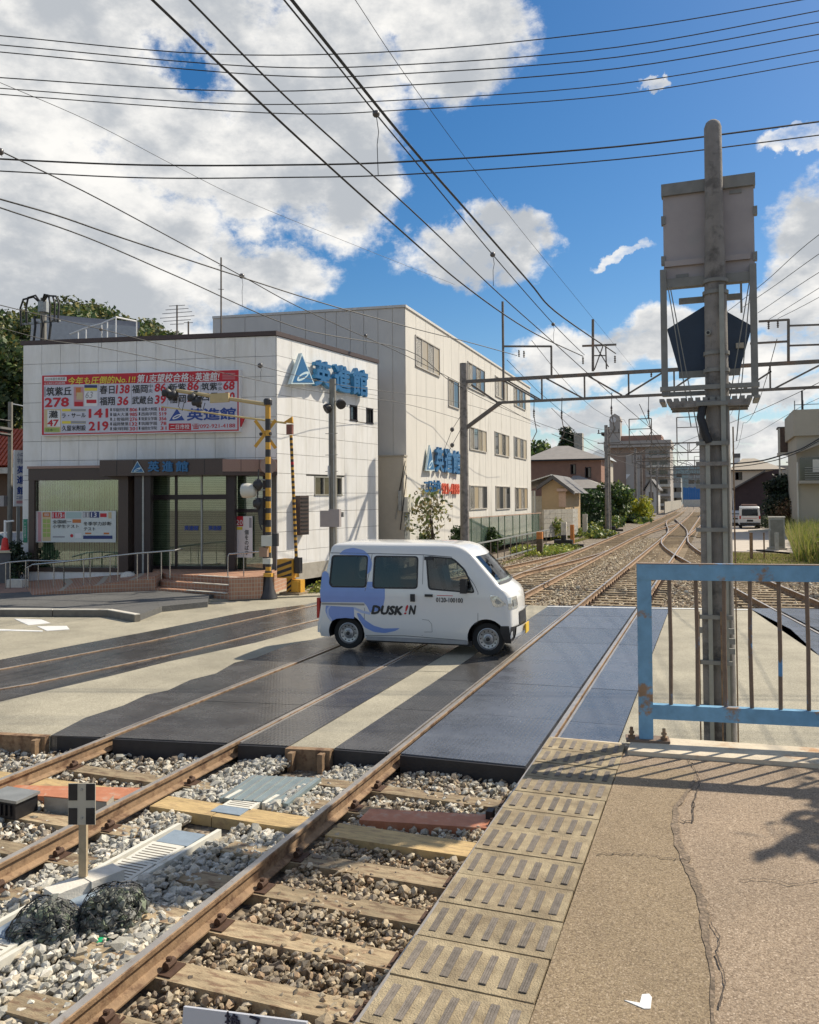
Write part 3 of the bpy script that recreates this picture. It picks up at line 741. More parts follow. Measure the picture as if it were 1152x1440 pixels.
# cable trough with alternating lids
tr = thing('cable_trough', 'pale cable trough with white slotted and blue grey lids beside the stone bags', 'cable trough', (-4.25, 5.5, -.2))
M_lidw = mat('white_lid', (.66, .64, .56), .7, var=.08, scale=9, col2=(.5, .46, .36), thr=.63, scale2=8)
M_lidb = mat('blue_lid', (.24, .30, .36), .6, var=.12, scale=14, bump=.2, bscale=120)
M_slot = mat('slot_dark', (.16, .14, .11), .9)
def tx(y): return lerp(-4.40, -4.17, (y - 4.0) / 3.2)
segs = [(3.55, 'w'), (4.10, 'w'), (4.62, 'b'), (5.15, 'b'), (5.62, 'w'), (6.02, 'b')]
y = 3.4
plan = [('w', .5), ('w', .42), ('b', .55), ('b', .3), ('w', .42), ('w', .35), ('b', .30), (None, .42), ('b', .25), ('w', .40)]
plan = [('w', .35), ('w', .40), ('b', .52), ('b', .38), ('w', .34), ('w', .36), ('b', .26), (None, .46), ('b', .16), ('w', .34)]
for kind, ln in plan:
    if kind:
        x0 = tx(y + ln / 2) - .20; x1 = x0 + .40
        MB().box(x0 + .045, y + .004, -.19, x1 - .045, y + ln - .004, -.122).build('lid', M_lidw if kind == 'w' else M_lidb, tr)
        if kind == 'w':
            mb = MB(); n = int(ln / .042)
            for i in range(1, n): mb.box(x0 + .08, y + i * .042 - .006, -.123, x1 - .08, y + i * .042 + .006, -.1205)
            mb.build('slots', M_slot, tr)
    y += ln
for s in (-1, 1):
    for (ya, yb) in ((3.4, 6.12), (6.78, 7.02)):
        mb = MB(); mb.hexa([(tx(ya) + s * .205 - .02, ya, -.24), (tx(ya) + s * .205 + .02, ya, -.24), (tx(yb) + s * .205 + .02, yb, -.24), (tx(yb) + s * .205 - .02, yb, -.24),
                           (tx(ya) + s * .205 - .02, ya, -.112), (tx(ya) + s * .205 + .02, ya, -.112), (tx(yb) + s * .205 + .02, yb, -.112), (tx(yb) + s * .205 - .02, yb, -.112)])
        mb.build('side_rail', M_lidw, tr)
gr = thing('floor_grating', 'blue grey ribbed metal grating sheet lying on ballast before the crossing', 'grating', (*G(385, 1105, -.12), -.15))
q = [G(355, 1088, -.1), G(452, 1092, -.1), G(405, 1128, -.1), G(308, 1120, -.1)]
MB().prism(q, -.15, -.115).build('sheet', mat('grating_sheet', (.26, .32, .33), .5, .4, var=.15), gr)
for i in range(7):
    a = Vector((*q[3], -.11)).lerp(Vector((*q[2], -.11)), (i + .5) / 7); b = Vector((*q[0], -.11)).lerp(Vector((*q[1], -.11)), (i + .5) / 7)
    MB().beam(a, b, .012, .012).build('rib', M_steel, gr)

# ================================================================== BALLAST
def stones(name, pts, size, palette, label=None, sub=0, zbase=-.24, zj=.03):
    """angular stones, each with its own shape and colour, merged into one mesh"""
    bm = bmesh.new(); bmesh.ops.create_icosphere(bm, subdivisions=1, radius=1.0)
    bv = np.array([v.co[:] for v in bm.verts]); bf = np.array([[v.index for v in f.verts] for f in bm.faces]); bm.free()
    n = len(pts)
    if sub == 0:
        phi = (1 + 5 ** .5) / 2
        bm = bmesh.new(); bmesh.ops.create_icosphere(bm, subdivisions=1, radius=1.0); bm.free()
        iv = np.array([(-1, phi, 0), (1, phi, 0), (-1, -phi, 0), (1, -phi, 0), (0, -1, phi), (0, 1, phi), (0, -1, -phi), (0, 1, -phi), (phi, 0, -1), (phi, 0, 1), (-phi, 0, -1), (-phi, 0, 1)]) / math.sqrt(1 + phi ** 2)
        jf = np.array([(0, 11, 5), (0, 5, 1), (0, 1, 7), (0, 7, 10), (0, 10, 11), (1, 5, 9), (5, 11, 4), (11, 10, 2), (10, 7, 6), (7, 1, 8), (3, 9, 4), (3, 4, 2), (3, 2, 6), (3, 6, 8), (3, 8, 9), (4, 9, 5), (2, 4, 11), (6, 2, 10), (8, 6, 7), (9, 8, 1)])
        bv, bf = iv, jf
    nv = len(bv)
    V = np.repeat(bv[None], n, 0) * RNG.uniform(.62, 1.25, (n, nv, 1))
    sc = RNG.uniform(.55, 1.25, (n, 1, 3)) * np.array([1.0, 1.0, .72]); V = V * sc * (size * RNG.lognormal(0, .28, n))[:, None, None]
    a = RNG.uniform(0, 2 * np.pi, (3, n)); 
    def rot(V, ang, i, j):
        c, s = np.cos(ang)[:, None], np.sin(ang)[:, None]; x, y = V[:, :, i].copy(), V[:, :, j].copy(); V[:, :, i] = x * c - y * s; V[:, :, j] = x * s + y * c
    rot(V, a[0] * .12, 1, 2); rot(V, a[1], 0, 1); rot(V, a[2] * .12, 0, 2)
    P_ = np.array(pts); V = V + P_[:, None, :]
    F_ = bf[None] + (np.arange(n) * nv)[:, None, None]
    pal = np.array(palette); ci = RNG.integers(0, len(pal), n); c = pal[ci] * RNG.uniform(.7, 1.3, (n, 1))
    cols = np.concatenate([np.repeat(c, nv, 0), np.ones((n * nv, 1))], 1).astype(np.float32)
    me = bpy.data.meshes.new(name); me.vertices.add(n * nv); me.vertices.foreach_set('co', V.reshape(-1).astype(np.float32))
    nf = n * len(bf); me.loops.add(nf * 3); me.loops.foreach_set('vertex_index', F_.reshape(-1).astype(np.int32)); me.polygons.add(nf); me.polygons.foreach_set('loop_start', np.arange(0, nf * 3, 3, dtype=np.int32))
    me.update(calc_edges=True)
    at = me.color_attributes.new('col', 'FLOAT_COLOR', 'POINT'); at.data.foreach_set('color', cols.reshape(-1))
    me.shade_flat(); me.materials.append(M_ballast)
    return me
def scatter(x0, x1, y0, y1, dens, zfun, keep=lambda x, y: True):
    n = int((x1 - x0) * (y1 - y0) * dens); X = RNG.uniform(x0, x1, n); Y = RNG.uniform(y0, y1, n)
    return [(x, y, zfun(x, y)) for x, y in zip(X, Y) if keep(x, y)]
GREY = [(.50, .48, .41), (.40, .385, .33), (.58, .54, .46), (.29, .28, .25), (.48, .42, .32), (.42, .41, .37)]
BROWN = [(.36, .285, .19), (.25, .20, .135), (.46, .38, .26), (.18, .145, .11), (.38, .27, .17), (.52, .44, .32), (.30, .25, .185)]
MIX = [(.40, .35, .26), (.30, .25, .19), (.52, .47, .38), (.24, .19, .14), (.44, .34, .22), (.55, .52, .45)]
def zrand(x, y): return -.200 + .014 * math.sin(x * 4.1 + y * 2.3) + RNG.uniform(-.03, .035)
def tri_keep(x, y): return y < nearY(x) - .03
def add_stuff(name, me, **k): mesh_obj(name, me, None, None, kind='stuff', **k)
troughk = lambda x, y: not (abs(x - tx(y)) < .245)
add_stuff('ballast', stones('ballast', scatter(-3.16, -1.15, 2.2, 8.3, 1100, zrand, lambda x, y: tri_keep(x, y) and y < 6.9 + .4 * math.sin(x * 3)), .026, BROWN), label='brown worn ballast stones between the rails of the nearest track', cat='ballast')
add_stuff('ballast', stones('ballast', scatter(-3.16, -1.15, 6.6, 8.3, 800, zrand, tri_keep), .028, MIX + GREY[:2]), label='mixed ballast stones under the front edge of the crossing deck', cat='ballast')
add_stuff('ballast', stones('ballast', scatter(-5.0, -3.36, 2.6, 8.3, 1350, lambda x, y: (-.160 if -4.75 < x < -3.85 else -.188) + .014 * math.sin(x * 5 + y * 3) + RNG.uniform(-.03, .03), lambda x, y: tri_keep(x, y) and troughk(x, y) and not 6.34 < y < 6.70), .031, GREY), label='fresh grey ballast stones around the pale cable trough', cat='ballast')
add_stuff('ballast', stones('ballast', scatter(-12.0, -5.2, 4.0, 7.9, 700, lambda x, y: zrand(x, y) - .012, lambda x, y: tri_keep(x, y) and not 6.38 < y < 6.72), .030, MIX + GREY[:3]), label='pale brown ballast stones around the second track', cat='ballast')
# beyond the deck
def zmid(x, y): return -.215 + RNG.uniform(-.02, .025)
mid = scatter(-5.05, -3.35, 21.4, 60, 170, zmid) + scatter(-3.1, -1.8, 21.3, 52, 170, zmid) + scatter(-6.5, -5.2, 21.3, 50, 150, zmid) + scatter(-1.7, 3.6, 21.8, 46, 110, zmid) + scatter(-9.6, -6.6, 21.5, 48, 110, zmid)
add_stuff('ballast', stones('ballast', mid, .045, [(.42, .34, .22), (.34, .26, .17), (.50, .42, .29), (.25, .18, .12), (.55, .48, .36)]), label='yellow brown ballast beyond the crossing, running into the distance', cat='ballast')
# ================================================================== BLUE FENCE
FA, FB_ = (-.50, 6.33), (.68, 6.50)
FF = Frame(FA, FB_)
fence = thing('guard_fence', 'light blue rusting steel fence at the end of the platform', 'fence', (FA[0], FA[1], HP))
zc = HP + .04
MB().fbox(FF, -.045, .055, zc - .02, 2.215, -.035, .035).build('post', M_blue, fence)
MB().fbox(FF, 1.98, 2.08, zc - .02, 2.215, -.035, .035).build('post', M_blue, fence)
MB().fbox(FF, -.045, 3.2, 2.117, 2.232, -.04, .04).build('top_rail', M_blue, fence)
MB().fbox(FF, -.045, 3.2, 2.233, 2.238, -.041, .041).build('top_edge', M_bluerust, fence)
MB().fbox(FF, .055, 3.2, 1.095, 1.20, -.03, .03).build('bottom_rail', M_blue, fence)
for i, s in enumerate([.185, .372, .568, .745, .938, 1.125, 1.32, 1.51, 1.70, 1.89, 2.2, 2.4]):
    MB().tube([FF.p(s, 1.2, 0), FF.p(s + random.uniform(-.006, .006), 1.65, random.uniform(-.005, .005)), FF.p(s, 2.118, 0)], .0145, 8).build('baluster', M_bluerust, fence, smooth=40)
for s in (-.10, .13):
    mb = MB(); mb.cyl(FF.p(s, zc - .01, .03), FF.p(s, zc + .09, .03), .012, n=8); mb.cyl(FF.p(s, zc, .03), FF.p(s, zc + .03, .03), .028, n=6); mb.cyl(FF.p(s, zc + .045, .03), FF.p(s, zc + .06, .03), .022, n=6)
    mb.build('anchor_bolt', M_rust, fence)
MB().fbox(FF, -.14, .17, zc - .012, zc + .008, -.07, .07).build('base_plate', M_bluerust, fence)

# ================================================================== GREY MAST WITH BOARDS
M_mast = mat('mast_steel', (.24, .235, .215), .6, .3, var=.2, scale=6); M_mastl = mat('mast_pipe', (.33, .33, .29), .55, .3, var=.15, scale=6)
mx, my = 0.055, 9.75
MF = Frame((mx, my), (mx + 1, my))
mast = thing('signal_mast', 'tall grey mast with a box panel and a dark pentagon board behind the blue fence', 'mast', (mx, my, -.05))
top_z = MF.px(994, 168)[1]
mb = MB(); mb.lathe((mx, my, -.1), [(.150, 0), (.146, .4), (.118, top_z - 1.9), (.096, top_z - .8), (.093, top_z), (.075, top_z + .05), (.045, top_z + .075), (.0, top_z + .08)], 20)
mb.build('pole', M_pole, mast, smooth=40)
def mpx(x, y): return MF.px(x, y)
# box panel (seen from the back)
OB = -.02
F2 = MF.off(.16)
def pbox(mb, x0, y0, x1, y1, o0, o1, F=F2):
    s0, _ = F.px(x0, (y0 + y1) / 2); s1, _ = F.px(x1, (y0 + y1) / 2); _, z1 = F.px((x0 + x1) / 2, y0); _, z0 = F.px((x0 + x1) / 2, y1)
    mb.fbox(F, s0, s1, z0, z1, o0, o1); return s0, s1, z0, z1
Fb = MF.off(-.05)
pbox(MB(), 0, 0, 1, 1, 0, 1)
mb = MB(); pbox(mb, 932, 262, 1062, 392, -.22, -.14, MF); mb.build('back_panel', M_greybox, mast)
mb = MB(); pbox(mb, 929, 246, 1063, 263, -.24, -.10, MF); mb.build('panel_hood', M_mast, mast)
mb = MB(); pbox(mb, 934, 384, 1060, 397, -.2, -.08, MF); mb.build('panel_foot', M_mast, mast)
mb = MB(); pbox(mb, 934, 358, 1056, 366, -.14, -.10, MF); mb.build('cross_bar', M_greybox, mast)
for (x, y) in ((932, 305), (932, 362), (1063, 290), (1063, 355)):
    mb = MB(); pbox(mb, x - 3, y - 6, x + 3, y + 6, -.2, -.12, MF); mb.build('hinge', M_mast, mast)
for (x0, x1) in ((950, 968), (1026, 1044)):
    for yy in (264, 384):
        mb = MB(); pbox(mb, x0, yy - 3, x1, yy + 2, -.15, -.128, MF); mb.build('bracket', M_mast, mast)
# uprights of the frame
for (x0, x1, y0) in ((929, 938, 377), (1056, 1066, 368)):
    mb = MB(); pbox(mb, x0, y0, x1, 556, -.12, -.06, MF); mb.build('frame_upright', M_mast, mast)
# basket at the foot of the frame
s0, z0 = MF.px(930, 571); s1, _ = MF.px(1068, 571); zt = MF.px(1000, 543)[1]; zb = MF.px(1000, 562)[1]
mb = MB()
mb.fbox(MF, s0, s1, zt - .05, zt, -.42, -.36); mb.fbox(MF, s0, s1, zt - .05, zt, .10, .16)
mb.build('basket_rail', M_mast, mast)
for i in range(14):
    s = lerp(s0 + .02, s1 - .02, i / 13); MB().fbox(MF, s - .03, s + .022, zb - .02, zb + .015, -.42, .16).build('grating_bar', M_mast, mast)
for o in (-.4, -.1, .14):
    MB().fbox(MF, s0 + .10, s1 - .10, zb - .09, zb - .02, o - .02, o + .02).build('basket_beam', M_pole, mast)
# pentagon board behind the pole
pg = [(999, 425), (1058, 458), (1040, 522), (956, 526), (938, 463)]
Fp = MF.off(-.30)
MB().fprism(Fp, [Fp.px(x, y) for x, y in pg], -.03, .0).build('pentagon_board', M_navy, mast)
mb = MB(); pbox(mb, 955, 521, 1041, 530, 0.002, .04, Fp); mb.build('board_foot', M_mast, mast)
mb = MB(); pbox(mb, 955, 417, 1042, 425, .0, .05, Fp); mb.build('board_arm', M_mast, mast)
mb = MB(); pbox(mb, 1041, 396, 1044, 440, .0, .04, Fp); mb.build('arm_drop', M_mast, mast)
mb = MB(); pbox(mb, 1035, 483, 1046, 490, .0, .05, Fp); mb.build('label_plate', M_conc, mast)
# bands round the pole
for y in (397, 413, 498, 522, 545):
    z = MF.px(1000, y)[1]; mb = MB(); mb.lathe((mx, my, z - .02), [(.140, 0), (.140, .04)], 18); mb.build('pole_band', M_mast, mast, smooth=40)
# conduits and cable covers down the front of the pole
zc_ = MF.px(1000, 590)[1]
for (x, w, o, m, ytop) in ((988, .07, .155, M_pole, 600), (995, .045, .185, M_mastl, 606), (1018, .05, .165, M_mastl, 400), (1023, .018, .12, M_mast, 560)):
    Fo = MF.off(o); s = Fo.px(x + 1.5, 700)[0]; sb_ = Fo.px(x + 6, 1020)[0]; zt2 = Fo.px(x, ytop)[1]
    MB().fbox(Fo, s - w / 2, s + w / 2, -.05, zt2, -.03, .02).build('conduit', m, mast)
mb = MB(); F3 = MF.off(.15); zz = F3.px(990, 575)[1]
sA = F3.px(987, 600)[0]
mb.tube([F3.p(sA + .02, F3.px(0, 560)[1] if False else zz + .05, .0), F3.p(sA - .01, zz - .1, .03), F3.p(sA + .03, zz - .25, .05), F3.p(sA + .07, zz - .38, .04)], .045, 8); mb.build('cable_bundle', M_black, mast, smooth=60)
for y in (567, 623, 652, 684, 745, 803, 868, 932, 995):
    z = MF.off(.2).px(1005, y)[1]; a = MF.off(.2).px(979, y)[0]; b = MF.off(.2).px(1024, y)[0]
    if y > 780: a += .03; b += .05
    MB().fbox(MF.off(.2), a, b, z - .022, z + .022, -.02, .015).build('clamp_bar', M_mast if y != 652 else M_pole, mast)
# thin climbing guard wires
for (xa, ya, xb, yb) in ((939, 400, 972, 600), (942, 400, 984, 620), (1054, 396, 1020, 600), (1056, 396, 1036, 620)):
    Fw = MF.off(.12); a = Fw.px(xa, ya); b = Fw.px(xb, yb); MB().cyl(Fw.p(*a), Fw.p(*b), .006, n=5).build('stay_wire', M_mast, mast)
for (x, y0, y1) in ((983, 860, 1045), (1031, 600, 1045), (1014, 860, 1045)):
    Fw = MF.off(.22); a = Fw.px(x, y0); b = Fw.px(x + (y1 - y0) * .017, y1); MB().cyl(Fw.p(*a), Fw.p(a[0], -.05), .008, n=5).build('guard_rod', M_rust, mast)
for (x, y) in ((984, 886), (1029, 888), (1030, 902), (1030, 916)):
    Fw = MF.off(.22); a = Fw.px(x, y); MB().fbox(Fw, a[0] - .03, a[0] + .03, a[1] - .03, a[1] + .03, -.02, .02).build('clip', M_mast, mast)
MB().cyl(MF.p(MF.px(996, 471)[0] , MF.px(996, 471)[1], .10), MF.p(MF.px(996, 471)[0], MF.px(996, 471)[1], .142), .028, n=12).build('hole_ring', M_mastl, mast)
MB().cyl(MF.p(MF.px(996, 471)[0] , MF.px(996, 471)[1], .141), MF.p(MF.px(996, 471)[0], MF.px(996, 471)[1], .146), .017, n=12).build('hole', M_black, mast)

# ================================================================== CHEQUERED TRACK MARKER AND STONE BAGS
gx, gy = G(117, 1243, -.10)
SF = Frame((gx, gy), (gx + math.cos(R(20)), gy + math.sin(R(20))))
st = thing('track_marker', 'small post with a white cross on a black square plate among the stones', 'sign', (gx, gy, -.12))
d_ = SF.px(117, 1156)
pm = mat('plywood_post', (.42, .33, .21), .8, var=.2, scale=20)
MB().fbox(SF, -.028, .028, -.12, SF.px(117, 1150)[1], -.018, .018).build('post', pm, st)
a0, b1 = SF.px(98, 1128)[0], SF.px(136, 1128)[0]; zb, zt = SF.px(117, 1158)[1], SF.px(117, 1100)[1]
MB().fbox(SF, a0, b1, zb, zt, .019, .027).build('plate', mat('cross_plate', (.48, .44, .35), .6, var=.1), st)
w_ = (b1 - a0); h_ = zt - zb
for i in (0, 1):
    for j in (0, 1):
        MB().fbox(SF, a0 + (.0 if i == 0 else .64) * w_ + .004, a0 + (.36 if i == 0 else 1.0) * w_ - .004, zb + (0 if j == 0 else .58) * h_ + .004, zb + (.42 if j == 0 else 1.0) * h_ - .004, .0275, .030).build('black_square', M_black, st)
for z in (zb + .05, zt - .045):
    MB().cyl(SF.p((a0 + b1) / 2, z, .027), SF.p((a0 + b1) / 2, z, .034), .009, n=8).build('bolt', M_steel, st)
bb = thing('anchor_block', 'pair of whitish concrete blocks holding the small marker post', 'block', (gx, gy, -.2))
mw = mat('block_concrete', (.66, .62, .54), .85, var=.12, scale=10, bump=.4)
for (s0, s1, o0, o1) in ((-.10, .10, -.17, .20),):
    pass
ang = R(112)
def rbox(mb, cx, cy, l, w, z0, z1, a):
    c, s = math.cos(a), math.sin(a)
    mb.prism([(cx + x * c - y * s, cy + x * s + y * c) for x, y in ((-l / 2, -w / 2), (l / 2, -w / 2), (l / 2, w / 2), (-l / 2, w / 2))], z0, z1)
mb = MB(); rbox(mb, gx + .09, gy + .10, .26, .17, -.22, -.045, R(70)); mb.build('block', mw, bb)
mb = MB(); rbox(mb, gx - .02, gy - .14, .26, .17, -.22, -.05, R(70)); mb.build('block', mw, bb)

M_net = mat('black_net', (.018, .018, .02), .55)
def stone_bag(cx, cy, rx, ry, rz, rot, label):
    t = thing('stone_bag', label, 'stone bag', (cx, cy, -.19), rot, 'net bags of stones')
    n = 760; P_ = []
    for i in range(n):
        v = RNG.normal(size=3); v /= np.linalg.norm(v); v[2] = abs(v[2]) * 1.0 - .1; k = RNG.uniform(.80, .97)
        lump = 1 + .10 * math.sin(v[0] * 5 + cx * 7) * math.cos(v[1] * 4)
        P_.append((v[0] * rx * k * lump, v[1] * ry * k * lump, v[2] * rz * k * lump + .02))
    me = stones('bag_stones', P_, .027, [(.20, .21, .18), (.13, .14, .12), (.30, .30, .27), (.08, .09, .08), (.17, .20, .14)])
    o = mesh_obj('stone_fill', me, t, None, kind='stuff')
    bm = bmesh.new(); bmesh.ops.create_icosphere(bm, subdivisions=4, radius=1)
    mb = MB(); V = {}
    for v in bm.verts:
        c = v.co; z = max(c.z, -.25); lump = 1 + .10 * math.sin(c.x * 5 + cx * 7) * math.cos(c.y * 4) + random.uniform(-.015, .015)
        V[v.index] = Vector((c.x * rx * lump, c.y * ry * lump, z * rz * lump + .025)) * 1.02
    for e in bm.edges:
        a, b = V[e.verts[0].index], V[e.verts[1].index]
        if a.z < -.02 and b.z < -.02: continue
        if random.random() < .5: continue
        mb.tube([a, b], .0030, 3, cap=False)
    bm.free()
    mb.build('net', M_net, t, local=True)
    b2 = MB(); P0 = Vector((-rx * .95, -ry * .25, .01)); b2.tube([P0, P0 + Vector((-.05, -.02, -.01)), P0 + Vector((-.10, .0, -.015))], [.03, .022, .03], 8); b2.build('knot', M_net, t, local=True, smooth=60)
    g = MB(); g.tube([Vector((rx * k2, -ry * .98, .012 + .01 * math.sin(k2 * 9))) for k2 in (-.8, -.55, -.3, 0, .3)], [.012, .022, .01, .012, .006], 6); g.build('green_tie', mat('green_plastic', (.0, .35, .14), .35), t, local=True, smooth=60)
    return t
c1 = G(64, 1312, -.15); c2 = G(156, 1296, -.15)
stone_bag(c1[0], c1[1], .25, .17, .235, R(30), 'left one of the two black net bags of stones, its end on the blue lid')
stone_bag(c2[0], c2[1], .24, .16, .27, R(62), 'right one of the two black net bags of stones, propped against the block')

# ================================================================== WHITE NOTICE AT THE BOTTOM EDGE
NF = Frame(tuple(pt(258, 1416, 1.95)[:2]), tuple(pt(431, 1438, 1.78)[:2]))
nb = thing('notice_board', 'white notice plate with dark characters at the lower edge of the picture', 'sign', (NF.P0.x, NF.P0.y, HP))
s1, z1 = NF.px(431, 1438); z0 = NF.px(258, 1416)[1]
MB().fprism(NF, [(0, z0), (s1, z1), (s1 + .01, z1 - .2), (-.02, z0 - .2)], -.006, 0).build('panel', mat('notice_white', (.55, .56, .60), .5, var=.03), nb)
mb = MB()
ptext(mb, NF, '換', 318, 1424, 340, 1450, .002, bold=.02); ptext(mb, NF, 'ス', 351, 1429, 369, 1452, .002, bold=.02)
mb.build('lettering', mat('print_dark', (.03, .03, .06), .6, var=0), nb)
for s in (.03, s1 - .03): MB().fbox(NF, s - .01, s + .01, HP, z1 - .19, -.022, -.007).build('leg', M_steel, nb)

# ================================================================== VAN
vr, vf = G(487, 914), G(687, 924)
VF = Frame(vr, vf); vrot = math.atan2(VF.d.y, VF.d.x)
van = thing('parked_van' if False else 'van', 'white kei van with pale blue swirls crossing the rails', 'van', (vr[0], vr[1], 0), vrot)
VW = 1.56
def vpx(x, y):      # from the 3.6x enlargement of the photograph
    return VF.px(430 + x / 3.6, 750 + y / 3.6)
def lv(*pts):
    def f(z):
        for (z0, a), (z1, b) in zip(pts[:-1], pts[1:]):
            if z <= z1: return a if z <= z0 else lerp(a, b, (z - z0) / (z1 - z0))
        return pts[-1][1]
    return f
xr = lv((.22, -.55), (.45, -.58), (.85, -.52), (1.74, -.37), (1.86, -.34), (1.91, -.27), (1.935, -.12), (1.945, .1))
xf = lv((.22, 2.96), (.34, 3.04), (.52, 3.06), (.70, 3.055), (.90, 3.05), (1.02, 3.03), (1.12, 2.97), (1.17, 2.90), (1.22, 2.83), (1.74, 2.36), (1.86, 2.22), (1.91, 2.08), (1.935, 1.9), (1.945, 1.6))
yi = lv((.22, .05), (.34, .012), (.50, 0), (1.0, 0), (1.12, .012), (1.74, .075), (1.84, .095), (1.89, .13), (1.92, .19), (1.938, .30), (1.945, .5))
cr_ = lv((.22, .12), (.5, .14), (1.1, .15), (1.3, .12), (1.8, .11), (1.945, .2))
levels = [.22, .27, .34, .43, .52, .61, .70, .80, .90, .97, 1.02, 1.07, 1.12, 1.17, 1.22, 1.33, 1.45, 1.6, 1.74, 1.79, 1.84, 1.87, 1.89, 1.91, 1.925, 1.938, 1.945]
def outline(z, N=9):
    x0, x1, y0, y1 = xr(z), xf(z), yi(z), VW - yi(z); r = min(cr_(z), (y1 - y0) / 2 - .02); rr = .10
    bul = .075 if z < 1.2 else .06
    pts_ = []
    for i in range(15):     # near side, rear to front
        pts_.append((lerp(x0 + rr, x1 - r, i / 14), y0))
    for i in range(1, 5):
        t = math.pi / 2 * i / 5; pts_.append((x1 - r + r * math.sin(t) * .8, y0 + r - r * math.cos(t)))
    for i in range(9):
        u = i / 8; y = lerp(y0 + r, y1 - r, u); pts_.append((x1 - r * .2 + bul * math.sin(math.pi * u), y))
    for i in range(4, 0, -1):
        t = math.pi / 2 * i / 5; pts_.append((x1 - r + r * math.sin(t) * .8, y1 - r + r * math.cos(t)))
    for i in range(15): pts_.append((lerp(x1 - r, x0 + rr, i / 14), y1))
    for i in range(1, 4):
        t = math.pi / 2 * i / 4; pts_.append((x0 + rr - rr * math.sin(t), y1 - rr + rr * math.cos(t)))
    for i in range(7): pts_.append((x0 - .02 * math.sin(math.pi * i / 6), lerp(y1 - rr, y0 + rr, i / 6)))
    for i in range(3, 0, -1):
        t = math.pi / 2 * i / 4; pts_.append((x0 + rr - rr * math.sin(t), y0 + rr - rr * math.cos(t)))
    return pts_
body = MB(); nl = None
for z in levels:
    o_ = outline(z); nl = len(o_); body.v += [(x, y, z) for x, y in o_]
for i in range(len(levels) - 1):
    for k in range(nl):
        a = i * nl + k; b = i * nl + (k + 1) % nl
        body.f.append((a, b, b + nl, a + nl)); body.m.append(0)
body.f.append(tuple(range(nl))[::-1]); body.m.append(0)
tops = (len(levels) - 1) * nl
body.v.append((.9, VW / 2, 1.96)); c_ = len(body.v) - 1
for k in range(nl): body.f.append((tops + k, tops + (k + 1) % nl, c_)); body.m.append(0)
M_van = mat('van_paint', (.76, .75, .72), .22, var=.02, scale=2, coat=.6)
bo = body.build('body', M_van, van, smooth=38, local=True)
WR = (0.0, 2.585); WRAD = .285
cutm = MB()
for wx in WR:
    for (ya, yb) in ((-.2, .36), (VW - .36, VW + .2)):
        cutm.cyl((wx, ya, WRAD + .015), (wx, yb, WRAD + .015), .345, n=28)
win = {'rear_window': [(130, 117), (305, 119), (300, 270), (135, 268), (121, 250)], 'middle_window': [(345, 120), (560, 123), (560, 276), (341, 274)],
       'front_window': [(608, 122), (738, 133), (800, 190), (853, 298), (625, 280)]}
def rounded(pts_, r, n=4):
    o = []
    N = len(pts_)
    for i in range(N):
        p = Vector(pts_[i]); a = Vector(pts_[i - 1]); b = Vector(pts_[(i + 1) % N])
        u = (a - p); w = (b - p); ra = min(r, u.length * .45, w.length * .45); A = p + u.normalized() * ra; B = p + w.normalized() * ra
        for k in range(n + 1):
            t = k / n; o.append(tuple((1 - t) ** 2 * A + 2 * t * (1 - t) * p + t * t * B))
    return o
hollow = MB(); hollow.hexa([(-.42, .07, 1.02), (2.86, .10, 1.02), (2.86, VW - .10, 1.02), (-.42, VW - .07, 1.02), (-.27, .17, 1.87), (2.13, .17, 1.87), (2.13, VW - .17, 1.87), (-.27, VW - .17, 1.87)])
wcut = MB()
for q in win.values():
    P_ = [vpx(x, y) for x, y in q][::-1]; P_ = rounded(P_, .06); n = len(P_)
    V_ = [(x, -.15, z) for x, z in P_] + [(x, VW + .15, z) for x, z in P_]
    wcut.add(V_, [tuple(range(n))[::-1], tuple(range(n, 2 * n))] + [(i, (i + 1) % n, n + (i + 1) % n, n + i) for i in range(n)])
scut = MB(); scut.hexa([(2.5, .15, 1.30), (3.2, .15, 1.30), (3.2, VW - .15, 1.30), (2.5, VW - .15, 1.30), (2.0, .19, 1.71), (2.75, .19, 1.71), (2.75, VW - .19, 1.71), (2.0, VW - .19, 1.71)])
cuts = []
for c_m in (cutm, hollow, wcut, scut):
    cme = c_m.mesh('cutter', M_black); bmm = bmesh.new(); bmm.from_mesh(cme); bmesh.ops.recalc_face_normals(bmm, faces=bmm.faces[:]); bmm.to_mesh(cme); bmm.free()
    cut = mesh_obj('cutter', cme, None); cut.matrix_world = WM[van.name]; cuts.append(cut)
    bm_ = bo.modifiers.new('b', 'BOOLEAN'); bm_.operation = 'DIFFERENCE'; bm_.object = cut; bm_.solver = 'EXACT'; bm_.material_mode = 'TRANSFER'
bpy.context.view_layer.update()
dg = bpy.context.evaluated_depsgraph_get()
nm = bpy.data.meshes.new_from_object(bo.evaluated_get(dg))
bo.modifiers.clear(); bo.data = nm
for cut in cuts: bpy.data.objects.remove(cut)
M_glass = mat('tinted_glass', (.008, .010, .011), .05, var=.3, scale=5, spec=.35)
